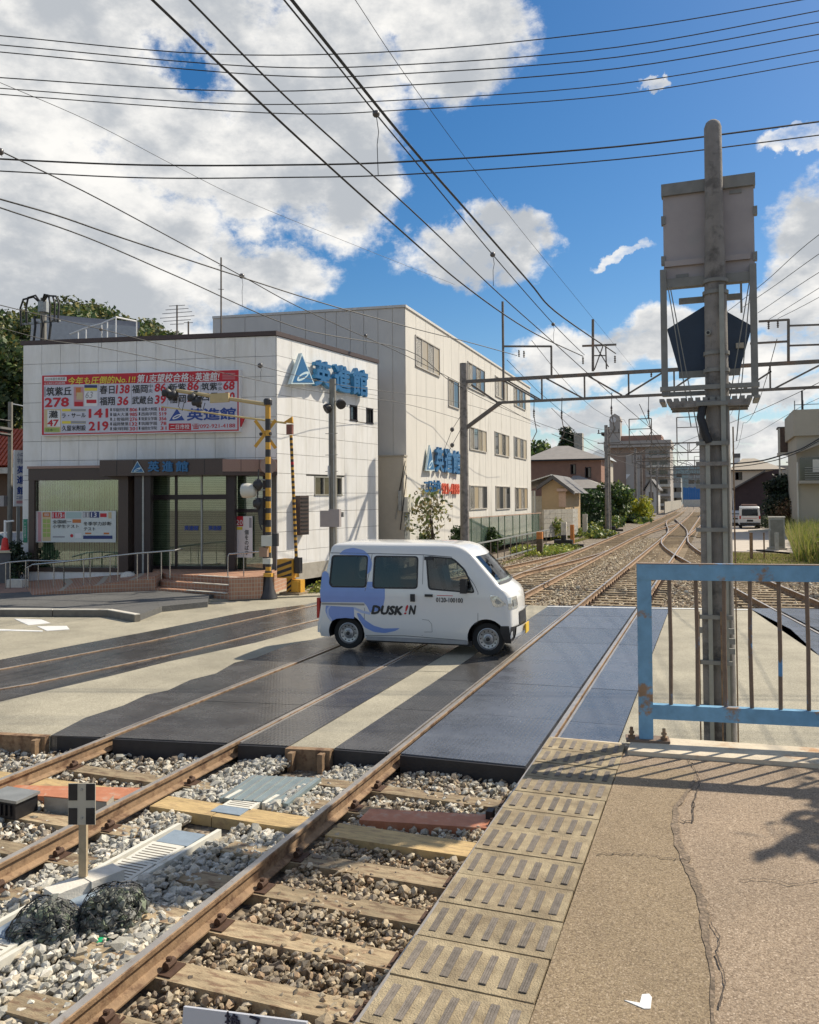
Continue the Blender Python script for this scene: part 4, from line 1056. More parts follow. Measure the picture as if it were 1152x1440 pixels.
def auto_glass(name, tint):
    m = bpy.data.materials.new(name); m.use_nodes = True; t = m.node_tree; t.nodes.clear()
    o = t.nodes.new('ShaderNodeOutputMaterial'); mx = t.nodes.new('ShaderNodeMixShader'); tr = t.nodes.new('ShaderNodeBsdfTransparent'); gl = t.nodes.new('ShaderNodeBsdfGlossy')
    fz = t.nodes.new('ShaderNodeLayerWeight'); fz.inputs[0].default_value = .25; tr.inputs[0].default_value = (*tint, 1); gl.inputs['Roughness'].default_value = .03
    ad_ = t.nodes.new('ShaderNodeMath'); ad_.operation = 'ADD'; ad_.inputs[1].default_value = .05; t.links.new(fz.outputs['Fresnel'], ad_.inputs[0])
    t.links.new(ad_.outputs[0], mx.inputs[0]); t.links.new(tr.outputs[0], mx.inputs[1]); t.links.new(gl.outputs[0], mx.inputs[2]); t.links.new(mx.outputs[0], o.inputs[0])
    return m
M_tint = auto_glass('privacy_glass', (.30, .32, .31)); M_clear = auto_glass('clear_glass', (.62, .68, .66))
M_glassf = mat('windscreen_glass', (.10, .15, .16), .05, var=.1, scale=3, spec=1.0)
M_seam = mat('seam', (.10, .10, .10), .7, var=0)
M_blk = mat('black_trim', (.02, .02, .022), .45, var=.1)
def rounded(pts_, r, n=4):
    o = []
    N = len(pts_)
    for i in range(N):
        p = Vector(pts_[i]); a = Vector(pts_[i - 1]); b = Vector(pts_[(i + 1) % N])
        u = (a - p); w = (b - p); ra = min(r, u.length * .45, w.length * .45); A = p + u.normalized() * ra; B = p + w.normalized() * ra
        for k in range(n + 1):
            t = k / n; o.append(tuple((1 - t) ** 2 * A + 2 * t * (1 - t) * p + t * t * B))
    return o
def side_plate(name, poly, m, off, parent=van, side=0, tri=True, th=.004):
    """thin plate lying on the van's flank; poly in (x,z)"""
    mb = MB(); bm = bmesh.new()
    vs_ = [bm.verts.new((x, 0, z)) for x, z in poly]; bm.faces.new(vs_)
    for zc2 in [.3, .4, .5, .7, .97, 1.05, 1.12, 1.3, 1.45, 1.6, 1.74, 1.79, 1.84, 1.88]:
        bmesh.ops.bisect_plane(bm, geom=bm.verts[:] + bm.edges[:] + bm.faces[:], plane_co=(0, 0, zc2), plane_no=(0, 0, 1))
    bmesh.ops.triangulate(bm, faces=bm.faces[:])
    bm.normal_update()
    bm.verts.index_update(); bm.verts.ensure_lookup_table()
    ys = lambda z: (yi(z) - off) if side == 0 else (VW - yi(z) + off)
    V = [(v.co.x, ys(v.co.z), v.co.z) for v in bm.verts]; F_ = [tuple(v.index for v in f.verts) for f in bm.faces]
    bm.free()
    n = len(V); W = [(x, y + (th if side == 0 else -th) * .9, z) for x, y, z in V]
    mb.add(V, F_)
    return mb.build(name, m, parent, local=True)
# windows of the near side
win = {'rear_window': [(130, 117), (305, 119), (300, 270), (135, 268), (121, 250)], 'middle_window': [(345, 120), (560, 123), (560, 276), (341, 274)],
       'front_window': [(608, 122), (738, 133), (800, 190), (853, 298), (625, 280)]}
for n_, q in win.items():
    P_ = [vpx(x, y) for x, y in q]
    cx = sum(p[0] for p in P_) / len(P_); cz = sum(p[1] for p in P_) / len(P_)
    big = [(cx + (x - cx) * 1.0 + (.022 if x > cx else -.022), cz + (z - cz) + (.022 if z > cz else -.022)) for x, z in P_]
    A_, B_ = rounded(big, .07), rounded([(cx + (x - cx) * .985, cz + (z - cz) * .985) for x, z in P_], .06)
    for sd_ in (0, 1):
        ring = MB(); ys2 = (lambda z: yi(z) - .004) if sd_ == 0 else (lambda z: VW - yi(z) + .004)
        ring.v = [(x, ys2(z), z) for x, z in A_] + [(x, ys2(z), z) for x, z in B_]; m_ = len(A_)
        ring.f = [(i, (i + 1) % m_, m_ + (i + 1) % m_, m_ + i) for i in range(m_)]; ring.m = [0] * m_
        w = ring.build(n_, M_blk, van, local=True)
        side_plate('pane', B_, M_tint if n_ != 'front_window' else M_clear, -.006, parent=w, side=sd_)
# inner pane divider of the front window & visor
q = [vpx(*p) for p in [(596, 118), (640, 122), (640, 138), (596, 136)]]; side_plate('visor', q, M_blk, .018)
# blue graphics
M_vb = mat('graphic_blue', (.20, .31, .65), .3, var=.03, coat=.4)
M_vl = mat('graphic_pale', (.45, .53, .74), .3, var=.03)
def deco(name, pts_, m, off=.0025, r=.03): return side_plate(name, rounded([vpx(*p) for p in pts_], r), m, off)
deco('blue_swirl', [(80, 200), (95, 190), (112, 205), (122, 255), (150, 273), (300, 275), (340, 278), (400, 280), (401, 330), (392, 372), (370, 392), (325, 400), (312, 372), (295, 350), (78, 348), (72, 300)], M_vb, r=.02)
deco('blue_arc', [(160, 108), (185, 84), (230, 74), (285, 86), (318, 115), (331, 150), (327, 190), (306, 212), (306, 120), (250, 112)], M_vb, .003, r=.04)
deco('blue_arc', [(310, 246), (340, 246), (340, 276), (306, 276)], M_vb, .0032, r=.01)
deco('blue_swirl', [(102, 366), (244, 374), (246, 432), (200, 428), (155, 432), (128, 446), (112, 425), (100, 395)], M_vb, r=.02)
deco('blue_crescent', [(258, 402), (275, 405), (300, 438), (345, 468), (395, 482), (478, 480), (455, 494), (400, 506), (345, 500), (300, 478), (272, 440)], M_vb, r=.03)
deco('pale_crescent', [(118, 367), (106, 385), (108, 415), (128, 446), (136, 440), (118, 412), (116, 388), (128, 367)], M_vl, .0035, r=.02)
deco('pale_crescent', [(244, 372), (292, 392), (330, 400), (325, 412), (280, 402), (244, 384)], M_vl, .003, r=.01)
# lettering
M_ink = mat('ink', (.03, .03, .03), .5, var=0); M_red = mat('ink_red', (.55, .02, .03), .5, var=0)
def vtext(body_, x0, y0, x1, y1, m, bold=.03, shear=.0):
    mb = MB(); F = VF; a, zt_ = vpx(x0, y0); b, _ = vpx(x1, y0); _, zb_ = vpx(x0, y1)
    add_text(mb, F, body_, a, zb_, b, zt_, .005, bold=bold, shear=shear)
    mb.build('lettering', m, van)
vtext('DUSK', 331, 362, 494, 410, M_ink, .09, .22); vtext('!', 498, 362, 520, 410, M_red, .03, .22); vtext('N', 521, 363, 560, 411, M_ink, .09, .22)
vtext('0120-100100', 660, 324, 796, 348, M_ink, .03); vtext('Clean & Care', 664, 311, 745, 318, M_red, 0) if False else deco('red_line', [(664, 313), (745, 315), (745, 318), (664, 316)], M_red, .003, r=.001)
# seams, molding, handles
def seam(pts_, w=.008, m=M_seam, off=.003, name='seam'):
    P_ = [vpx(*p) for p in pts_]; mb = MB()
    for (a, b) in zip(P_[:-1], P_[1:]):
        d = Vector((b[0] - a[0], b[1] - a[1])); 
        if d.length < 1e-5: continue
        n = Vector((-d.y, d.x)).normalized() * w / 2
        q = [(a[0] + n.x, yi(a[1]) - off, a[1] + n.y), (b[0] + n.x, yi(b[1]) - off, b[1] + n.y), (b[0] - n.x, yi(b[1]) - off, b[1] - n.y), (a[0] - n.x, yi(a[1]) - off, a[1] - n.y)]
        mb.add(q, [(0, 1, 2, 3)])
    mb.build(name, m, van, local=True)
seam([(118, 100), (330, 104), (590, 110), (735, 122)], .012); seam([(330, 104), (318, 200), (300, 290), (297, 430), (305, 520)]); seam([(590, 110), (590, 250), (588, 520)])
seam([(800, 190), (852, 260), (872, 300), (872, 450), (845, 465)]); seam([(300, 518), (500, 520), (812, 545)], .010)
seam([(590, 436), (622, 440), (638, 460), (640, 500), (600, 500)], .006)
seam([(80, 356), (298, 360)], .035, mat('slide_rail', (.30, .30, .30), .4, .5), .006, 'slide_rail')
seam([(620, 118), (738, 128), (806, 195)], .014, M_blk, .010)
for q in ([(531, 308), (553, 308), (551, 345), (538, 345)], [(604, 308), (643, 309), (643, 321), (604, 320)]):
    P_ = [vpx(*p) for p in q]; x0 = min(p[0] for p in P_); x1 = max(p[0] for p in P_); z0 = min(p[1] for p in P_); z1 = max(p[1] for p in P_)
    MB().box(x0, -.028, z0, x1, yi(z0) + .01, z1).build('door_handle', M_blk, van, local=True)
# rear lamp, bumpers, headlight, mirror
MB().box(-.595, .05, .55, -.54, .16, .92).build('tail_light', mat('red_lens', (.45, .02, .02), .2, var=.05), van, local=True)
MB().box(-.60, .10, .28, -.5, VW - .1, .48).build('rear_bumper', M_van, van, local=True)
def nose(z0, z1, y0, y1, off, name, m, nseg=7, parent=van):
    """patch that follows the curve of the front at heights z0..z1, across y0..y1"""
    def fx(y, z):
        o_ = outline(z)[14:32]; 
        for (xa, ya), (xb, yb) in zip(o_[:-1], o_[1:]):
            if ya <= y <= yb + 1e-6: return lerp(xa, xb, (y - ya) / max(yb - ya, 1e-6))
        return xf(z)
    mb = MB(); nz = 4
    g = [[(fx(lerp(y0, y1, i / nseg), lerp(z0, z1, j / nz)) + off, lerp(y0, y1, i / nseg), lerp(z0, z1, j / nz)) for i in range(nseg + 1)] for j in range(nz + 1)]
    for j in range(nz):
        for i in range(nseg):
            mb.add([g[j][i], g[j][i + 1], g[j + 1][i + 1], g[j + 1][i]], [(0, 1, 2, 3)])
    return mb.build(name, m, parent, local=True, smooth=50)
nose(1.27, 1.71, .13, VW - .13, .012, 'windscreen', M_clear, 12)
nose(1.24, 1.275, .12, VW - .12, .02, 'wiper_cowl', M_blk, 12)
nose(.50, .74, .42, VW - .42, .012, 'grille', M_blk, 10)
nose(.24, .52, .03, VW - .03, .014, 'lower_bumper', M_blk, 12)
nose(.26, .50, .20, VW - .20, .03, 'front_bumper', M_van, 10)
MB().box(3.15, .62, .33, 3.17, .95, .50).build('number_plate', mat('plate_yellow', (.75, .48, .03), .5, var=.03), van, local=True)
M_lens = mat('lamp_lens', (.30, .33, .35), .1, .4, var=.3, scale=25)
chrome = mat('lamp_chrome', (.55, .58, .60), .12, .8, var=.25, scale=30)
for (ya, yb) in ((.015, .36), (VW - .36, VW - .015)):
    hl = nose(.82, 1.02, ya, yb, .010, 'headlight', chrome, 6); nose(.86, .97, lerp(ya, yb, .3), lerp(ya, yb, .75), .016, 'lens', M_lens, 4, parent=hl)
P_ = [vpx(948, 312), vpx(985, 316), vpx(1015, 345), vpx(1035, 360), vpx(1000, 375), vpx(968, 370)]
side_plate('headlight_side', rounded([(x - .06, z) for x, z in P_], .03), chrome, .006)
P_ = [vpx(995, 330), vpx(1025, 352), vpx(1003, 362), vpx(985, 350)]; side_plate('headlight_lens', rounded([(x - .10, z) for x, z in P_], .03), M_lens, .010)
mz = vpx(808, 262); mb = MB(); mb.box(mz[0] - .06, -.17, mz[1] - .13, mz[0] + .05, -.02, mz[1] + .11); mb.build('mirror', M_blk, van, local=True, smooth=60)
M_seat = mat('seat_grey', (.09, .09, .10), .85, var=.15, scale=20)
for (sx_, ys3) in ((1.55, (.2, .92)), (.55, (.2, .92))):
    for y0_ in ys3:
        st_ = MB().hexa([(sx_, y0_, .9), (sx_ + .14, y0_, .9), (sx_ + .14, y0_ + .46, .9), (sx_, y0_ + .46, .9), (sx_ - .10, y0_ + .04, 1.46), (sx_ - .01, y0_ + .04, 1.46), (sx_ - .01, y0_ + .42, 1.46), (sx_ - .10, y0_ + .42, 1.46)]).build('seat', M_seat, van, local=True)
        MB().box(sx_ - .12, y0_ + .12, 1.48, sx_ - .02, y0_ + .34, 1.66).build('headrest', M_seat, st_, local=True)
MB().lathe((2.28, .42, 1.22), [(.175, -.012), (.19, 0), (.175, .012), (.16, 0), (.175, -.012)], 20, Vector((-.5, 0, .86)).normalized()).build('steering_wheel', M_blk, van, local=True, smooth=60)
MB().box(2.42, .16, 1.02, 2.86, VW - .16, 1.18).build('dashboard', M_seat, van, local=True)
# front black corner and side sill
deco('bumper_corner', [(985, 470), (1030, 470), (1040, 560), (1010, 560), (985, 500)], M_blk, .006, r=.01)
MB().box(.38, .03, .19, 2.24, .14, .26).build('sill', mat('sill_grey', (.30, .30, .30), .5), van, local=True)
MB().box(.4, .12, .15, 2.3, VW - .12, .24).build('underbody', M_black, van, local=True)
# antenna base on the roof edge
mb = MB(); a = vpx(745, 104); mb.tube([(a[0] - .06, .17, 1.83), (a[0] + .05, .16, 1.80)], [.018, .008], 6); mb.build('antenna', M_blk, van, local=True)
M_tyre = mat('tyre', (.02, .02, .02), .85, var=.2, scale=30); M_rim = mat('steel_rim', (.42, .42, .42), .35, .7, var=.1)
def wheel(x, y, sgn):
    c = Vector((x, y, WRAD)); ax = Vector((0, -sgn, 0))
    mb = MB(); mb.lathe(c - ax * .13, [(.19, 0), (.255, .0), (.282, .03), (WRAD, .06), (WRAD, .11), (.278, .145), (.245, .155), (.19, .145), (.185, .10)], 28, ax)
    wl_ = mb.build('wheel', M_tyre, van, local=True, smooth=50)
    mb = MB(); mb.lathe(c - ax * .02, [(.192, -.05), (.192, .035), (.178, .04), (.165, .012), (.105, .002), (.092, .030), (.06, .034), (.045, .055), (.0, .058)], 28, ax); mb.build('rim', M_rim, wl_, local=True, smooth=50)
    mb = MB()
    for k in range(12):
        t = 2 * math.pi * k / 12; p = c + Vector((math.cos(t) * .135, 0, math.sin(t) * .135)); mb.cyl(p - ax * .02, p - ax * .008 , .014, n=6)
    mb.build('slots', M_blk, wl_, local=True)
    for k in range(12):
        t = 2 * math.pi * k / 12
    mb = MB(); mb.lathe(c + ax * .028, [(.04, 0), (.036, .018), (.0, .022)], 14, ax); mb.build('hub_cap', M_blk, wl_, local=True, smooth=50)
for x in WR:
    wheel(x, .13, 1); wheel(x, VW - .13, -1)
# ================================================================== SCHOOL BUILDING (front)
BA = (-12.95, 22.80); BL = (-21.5, 21.05); BR = (-12.05, 28.95); BZ = 8.02
FB = Frame(BL, BA)            # front wall, s from the left corner
FR = Frame(BA, BR)            # wall along the railway
bA = Vector((*BA, 0)); 
sch = thing('school_building', 'white tiled cram school with dark brown entrance canopy, facing the crossing', 'building', (BA[0], BA[1], 0))
inner = [(BL[0] + .03, BL[1] + .03), (BA[0] - .04, BA[1] + .04), (BR[0] - .04, BR[1]), (-20.5, 31)]
# the two walls are tiled slabs on a dark body; windows are cut by leaving tiles out
M_tilew = mat('wall_tile_white', (.80, .79, .76), .55, col2=(.70, .68, .63), thr=.56, scale2=2.2, soft=.12, stretch=(1, 1, .22), var=.05, scale=5, rnd=.035, bump=.08, bscale=90)
M_joint = mat('wall_joint', (.17, .16, .145), .9)
core = MB(); core.prism(inner, .1, BZ - .12); core.build('wall', M_joint, sch)
M_parapet = mat('parapet_brown', (.07, .045, .04), .5)
mb = MB(); q = [FB.p(-.05, 0, .06), FB.p(FB.len, 0, .06), FR.p(FR.len + .05, 0, .06), Vector((-20.5, 31.1, 0))]
pp = [(BL[0] - .1, BL[1] - .06), (BA[0] + .06, BA[1] - .08), (BR[0] + .08, BR[1] + .05), (-20.6, 31.1)]
mb.prism(pp, BZ - .09, BZ + .05); mb.build('parapet', M_parapet, sch)
tile_cache = {}
def wall_tiles(F, s0, s1, z0, z1, ns, nz, holes, zoff=0):
    w = (s1 - s0) / ns; h = (z1 - z0) / nz
    ang = math.atan2(F.d.y, F.d.x)
    for i in range(ns):
        for j in range(nz):
            a, b, c, d = s0 + i * w, s0 + (i + 1) * w, z0 + j * h, z0 + (j + 1) * h
            parts_ = [(a, b, c, d)]
            for (ha, hb, hc, hd) in holes:
                np_ = []
                for (a_, b_, c_, d_) in parts_:
                    if hb <= a_ or ha >= b_ or hd <= c_ or hc >= d_: np_.append((a_, b_, c_, d_)); continue
                    if c_ < hc: np_.append((a_, b_, c_, hc))
                    if d_ > hd: np_.append((a_, b_, hd, d_))
                    cc, dd = max(c_, hc), min(d_, hd)
                    if a_ < ha: np_.append((a_, ha, cc, dd))
                    if b_ > hb: np_.append((hb, b_, cc, dd))
                parts_ = np_
            for (a_, b_, c_, d_) in parts_:
                if b_ - a_ < .05 or d_ - c_ < .05: continue
                key = (round(b_ - a_, 3), round(d_ - c_, 3), F.n.y > -.7)
                g = .012
                if key not in tile_cache:
                    F0 = Frame.__new__(Frame); F0.P0 = Vector((0, 0, 0)); F0.d = F.d; F0.n = F.n; F0.len = 1
                    tile_cache[key] = MB().fbox(F0, 0, b_ - a_ - g, 0, d_ - c_ - g, -.01, .035).mesh('wall_tile', M_tilew)
                mesh_obj('wall_tile', tile_cache[key], sch, Matrix.Translation(F.p(a_ + g / 2, c_ + g / 2, 0) - Vector(sch.location)))
def fr(F, x0, y0, x1, y1):
    ym, xm = (y0 + y1) / 2, (x0 + x1) / 2
    return F.px(x0, ym)[0], F.px(x1, ym)[0], F.px(xm, y1)[1], F.px(xm, y0)[1]
# openings
H_show = fr(FB, 41, 668, 180, 802)
H_ent = fr(FB, 190, 664, 372, 815)
wall_tiles(FB, 0, FB.len, .2, BZ - .1, 13, 12, [(H_show[0], H_show[1], H_show[2], H_show[3]), (H_ent[0], FB.len, -.5, H_ent[3] - .05)])
wr1 = fr(FR, 491, 570, 501.5, 592); wr2 = fr(FR, 514, 574, 523.7, 596); wr3 = fr(FR, 441, 670, 480, 697)
wall_tiles(FR, .0, FR.len, .45, BZ - .1, 8, 12, [wr1, wr2, wr3])
M_granite = mat('brown_granite', (.065, .042, .036), .35, var=.35, scale=90, detail=3)
M_granitep = mat('pink_granite', (.30, .19, .15), .4, var=.2, scale=90, detail=3)
M_bronze = mat('bronze_frame', (.03, .022, .025), .35, .3)
def pane_mat(name, col, spec=.8): return mat(name, col, .05, var=.2, scale=2, spec=spec)
M_pane = pane_mat('dark_pane', (.03, .035, .035))
M_blind = mat('green_blind', (.62, .74, .54), .8, var=.12, scale=2, rnd=.22)
# show window: granite frame, glass, vertical blinds and poster
Fs = FB.off(.42)
a, b, c, d = fr(Fs, 41, 668, 181, 802)
sw_ = MB(); sw_.fbox(Fs, a, b, d - .16, d + .22, -.42, .06); sw_.fbox(Fs, a, a + .20, c, d, -.42, .04); sw_.fbox(Fs, b - .34, b, c, d, -.42, .04); sw_.fbox(Fs, a, b, c - .05, c + .08, -.42, .03)
show = sw_.build('show_window', M_granite, sch)
mb = MB(); mb.fbox(Fs, a - .02, b + .1, d + .22, d + .30, -.42, .10); mb.build('top_ledge', M_granitep, show)
mb = MB(); mb.fbox(Fs, a, b - .1, .1, c - .05, -.42, .0); mb.build('plinth', M_tilew, sch)
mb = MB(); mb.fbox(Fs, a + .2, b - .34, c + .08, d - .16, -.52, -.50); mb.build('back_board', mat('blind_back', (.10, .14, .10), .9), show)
n = 34
for i in range(n):
    s = lerp(a + .22, b - .36, i / (n - 1)); w = .062
    MB().fbox(Fs, s - w / 2, s + w / 2, c + .1, d - .18, -.34 + .01 * (i % 2), -.335 + .01 * (i % 2)).build('blind_slat', M_blind, show)
def glass_mat():
    m = bpy.data.materials.new('shop_glass'); m.use_nodes = True; t = m.node_tree; t.nodes.clear()
    o = t.nodes.new('ShaderNodeOutputMaterial'); mx = t.nodes.new('ShaderNodeMixShader'); tr = t.nodes.new('ShaderNodeBsdfTransparent'); gl = t.nodes.new('ShaderNodeBsdfGlossy')
    fz = t.nodes.new('ShaderNodeFresnel'); fz.inputs[0].default_value = 1.6; mr_ = t.nodes.new('ShaderNodeMath'); mr_.operation = 'ADD'; mr_.inputs[1].default_value = .13; t.links.new(fz.outputs[0], mr_.inputs[0])
    tr.inputs[0].default_value = (.80, .88, .82, 1); gl.inputs['Roughness'].default_value = .02
    t.links.new(mr_.outputs[0], mx.inputs[0]); t.links.new(tr.outputs[0], mx.inputs[1]); t.links.new(gl.outputs[0], mx.inputs[2]); t.links.new(mx.outputs[0], o.inputs[0])
    return m
M_sg = glass_mat()
mb = MB(); mb.fbox(Fs, a + .2, b - .34, c + .08, d - .16, -.09, -.08); mb.build('pane', M_sg, show)
# poster in the show window
PW = mat('poster_white', (.62, .66, .64), .5, var=.03)
def colmat(n, c): return mat(n, c, .55, var=0.03)
INK = dict(w=colmat('print_white', (.75, .75, .75)), k=colmat('print_black', (.03, .03, .035)), r=colmat('print_red', (.52, .02, .035)), b=colmat('print_blue', (.03, .07, .30)), y=colmat('print_yellow', (.75, .62, .08)),
           g=colmat('print_green', (.35, .45, .12)), o=colmat('print_orange', (.55, .18, .05)), p=colmat('print_pink', (.55, .28, .30)), t=colmat('print_teal', (.40, .52, .50)), n=colmat('print_navy', (.03, .05, .17)), e=colmat('print_beige', (.60, .48, .28)), x=colmat('print_grey', (.30, .30, .32)), c=colmat('print_paleblue', (.58, .58, .66)))
Fp_ = Fs.off(-.06)
poster = thing('poster', 'wide exam poster inside the show window with green blinds', 'poster', tuple(Fp_.p(a + .3, 0, 0)))
def Z30(x, y): return (30 + x / 7.68, 660 + y / 7.68)
def ppoly(mb, F, pts_, o, m=None):
    P_ = [F.px(x, y) for x, y in pts_]; v = [F.p(s, z, o) for s, z in P_]; n = len(v)
    # outward winding
    nn = (v[1] - v[0]).cross(v[2] - v[1]); f = tuple(range(n)) if nn.dot(F.n) > 0 else tuple(range(n))[::-1]
    return mb.add(v, [f])
def prect(mb, F, x0, y0, x1, y1, o): return ppoly(mb, F, [(x0, y1), (x1, y1), (x1, y0), (x0, y0)], o)
def pr30(key, x0, y0, x1, y1, o, name='print_block'):
    A = Z30(x0, y0); B = Z30(x1, y1); mb = MB(); prect(mb, Fp_, *A, *B, o); mb.build(name, INK[key], poster)
sa, sb2, za, zb2 = fr(Fp_, *Z30(155, 450), *Z30(1022, 788))
MB().fbox(Fp_, sa, sb2, za, zb2, -.004, .0).build('sheet', PW, poster)
pr30('p', 168, 460, 218, 780, .003); pr30('e', 228, 462, 318, 775, .003); pr30('w', 172, 466, 180, 774, .004); pr30('r', 330, 462, 470, 530, .003); pr30('o', 232, 466, 312, 514, .0045)
for i in range(4):
    for j in range(2): pr30('g', 234 + j * 42, 540 + i * 50, 270 + j * 42, 580 + i * 50, .0045)
pr30('n', 740, 458, 842, 522, .003); pr30('x', 664, 460, 738, 520, .003); pr30('r', 852, 475, 922, 516, .003); pr30('e', 940, 462, 975, 530, .003); pr30('n', 668, 715, 985, 752, .003); pr30('o', 552, 540, 645, 578, .003); pr30('x', 340, 722, 470, 736, .003); pr30('o', 690, 683, 756, 700, .003); pr30('o', 890, 683, 950, 702, .003)
pr30('w', 580, 690, 650, 740, .003); pr30('t', 480, 462, 650, 530, .002)
mb = MB(); c0 = Fp_.px(*Z30(545, 717)); mb.lathe(Fp_.p(c0[0], c0[1], .003), [(.055, 0), (.055, .001)], 14, Fp_.n); mb.build('print_dot', INK['r'], poster)
def pt30(key, txt, x0, y0, x1, y1, o=.006, bold=.02):
    mb = MB(); ptext(mb, Fp_, txt, *Z30(x0, y0), *Z30(x1, y1), o, bold=bold); mb.build('lettering', INK[key], poster)
pt30('k', '全国統一', 340, 545, 540, 585); pt30('k', '小学生テスト', 340, 595, 622, 635); pt30('w', '11/3', 340, 468, 440, 522); pt30('w', '11', 675, 466, 725, 515); pt30('w', '13', 755, 464, 815, 516); pt30('k', '冬季学力診断', 672, 565, 975, 608); pt30('k', 'テスト', 676, 625, 800, 662)
pt30('w', '火祝', 445, 480, 466, 520, bold=0); pt30('w', '英進館', 250, 475, 300, 505, bold=.01)
# entrance canopy, posts, doors
Fc = FB.off(1.0)
a, b, c, d = fr(Fc, 140, 646, 313, 668.5)
can = MB().fbox(Fc, a, b, c, d, -1.0, .0).build('canopy', M_granite, sch)
for i in range(1, 7):
    s = lerp(a, b, i / 7); MB().fbox(Fc, s - .008, s + .008, c, d, .0, .004).build('joint', M_black, can)
# right wing of the canopy turning back to the corner
g0 = Fc.p(b, 0, 0); g1 = FB.p(FB.len + .15, 0, .35)
FW = Frame((g0.x, g0.y), (g1.x, g1.y))
zt = d - .02; zb3 = c + .10
mb = MB(); poly = [(g0.x, g0.y), (g1.x, g1.y), (BA[0], BA[1] + .02), tuple(FB.p(b, 0, .02)[:2])]; mb.prism(poly, zb3, zt); mb.build('canopy_wing', M_granitep, sch)
for i in (1, 2): 
    s = FW.len * i / 3; MB().fbox(FW, s - .008, s + .008, zb3, zt, 0, .005).build('joint', M_granite, can)
mb = MB(); mb.prism([(g0.x, g0.y), (g1.x, g1.y), (BA[0], BA[1] + .02), tuple(FB.p(b, 0, .02)[:2])], zb3 - .12, zb3 - .003); mb.build('canopy_soffit', M_granite, sch)
# posts
LAND = .52
def post(x0, x1, F=FB.off(.72), m=M_bronze, d_=.2, ztop=c, z0=.1, name='entrance_post'):
    s0 = F.px(x0, 740)[0]; s1 = F.px(x1, 740)[0]; MB().fbox(F, s0, s1, z0, ztop, -d_, .0).build(name, m, sch)
post(189, 199.5); post(202.5, 211.5); post(320.5, 330, FB.off(.55)); post(199.8, 202.2, FB.off(.74), M_steel, .05, name='drain_pipe')
Fd = FB.off(.05)
a, b, c2, d2 = fr(Fd, 211, 668, 322, 813)
# recessed interior
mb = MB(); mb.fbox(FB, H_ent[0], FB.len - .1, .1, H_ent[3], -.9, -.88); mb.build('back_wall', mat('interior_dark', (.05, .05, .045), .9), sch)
mb = MB()
M_sh = mat('shutter_slat', (.60, .57, .46), .7, var=.2, scale=2, rnd=.1)
sh = thing('roller_blind', None, None) if False else None
nsl = 52
sl_me = None
for i in range(nsl):
    z = lerp(.55, H_ent[3] - .1, i / nsl)
    if sl_me is None:
        F0 = Frame.__new__(Frame); F0.P0 = Vector((0, 0, 0)); F0.d = FB.d; F0.n = FB.n; F0.len = 1
        sl_me = MB().fbox(F0, 0, FB.len - H_ent[0] - .3, 0, .044, -.02, -.008).mesh('shutter_slat', M_sh)
    mesh_obj('shutter_slat', sl_me, sch, Matrix.Translation(FB.p(H_ent[0] + .15, z, 0) - Vector(sch.location)))
door = MB().fbox(Fd, a, b, FB.px(260, 700)[1] - .06, FB.px(260, 700)[1] + .10, -.06, .02).build('entrance_door', M_bronze, sch)
for (x0, x1) in ((211, 213.5), (246, 249), (282.5, 284.5), (318, 321)):
    s0 = Fd.px(x0, 740)[0]; s1 = Fd.px(x1, 740)[0]; MB().fbox(Fd, s0, s1, LAND, d2, -.05, .01).build('mullion', M_bronze if x0 != 282.5 else M_steel, door)
MB().fbox(Fd, a, b, LAND, LAND + .1, -.05, .01).build('sill', M_bronze, door)
MB().fbox(Fd, a, b, LAND + .1, d2, -.03, -.022).build('pane', M_sg, door)
mb = MB(); ptext(mb, Fd, '英進館', 259, 739, 279, 746, .0, bold=.05); ptext(mb, Fd, '英進館', 293, 739, 311, 746, .0, bold=.05); mb.build('lettering', INK['b'], door)
mb = MB(); Fd2 = FB.off(.05); s0, s1_, z0_, z1_ = fr(Fd2, 330, 668, 372, 813); mb.fbox(Fd2, s0, s1_, LAND, z1_, -.03, -.022)
side = mb.build('side_pane', M_sg, sch); MB().fbox(Fd2, s0, s1_, FB.px(350, 718)[1] - .05, FB.px(350, 718)[1] + .05, -.05, .02).build('mullion', M_bronze, side); MB().fbox(Fd2, s1_ - .05, s1_ + .1, LAND, z1_, -.05, .02).build('mullion', M_bronze, side)
# emblem and letters on the canopy
M_sblue = mat('sign_blue', (.02, .13, .30), .35, var=.05); M_sblued = mat('sign_blue_side', (.04, .22, .42), .4); M_pale = mat('emblem_pale', (.55, .68, .72), .4)
def emblem(F, x0, y0, x1, y1, apex, parent, depth, cat_m=M_sblue):
    P_ = [F.px(x0, y1), F.px(x1, y1 + (0)), F.px(apex, y0)]
    MB().fprism(F, P_, .02, .02 + depth).build('emblem_edge', M_pale, parent)
    cx = sum(p[0] for p in P_) / 3; cz = sum(p[1] for p in P_) / 3
    I = [(cx + (p[0] - cx) * .86, cz + (p[1] - cz) * .86) for p in P_]
    e = MB().fprism(F, I, .02 + depth, .03 + depth).build('emblem', cat_m, parent)
    w = P_[1][0] - P_[0][0]; h = P_[2][1] - P_[0][1]
    o_ = [(cx + w * .25 * math.cos(t) * 1.0 + w * .05 * math.sin(t), cz - h * .08 + h * .13 * math.sin(t) + h * .12 * math.cos(t)) for t in [2 * math.pi * i / 20 for i in range(20)]]
    MB().fprism(F, o_, .03 + depth, .036 + depth).build('emblem_oval', M_pale, parent)
    i_ = [(cx + w * .18 * math.cos(t), cz - h * .08 + h * .045 * math.sin(t) + h * .085 * math.cos(t)) for t in [2 * math.pi * i / 20 for i in range(20)]]
    MB().fprism(F, i_, .036 + depth, .040 + depth).build('emblem_slit', cat_m, parent)
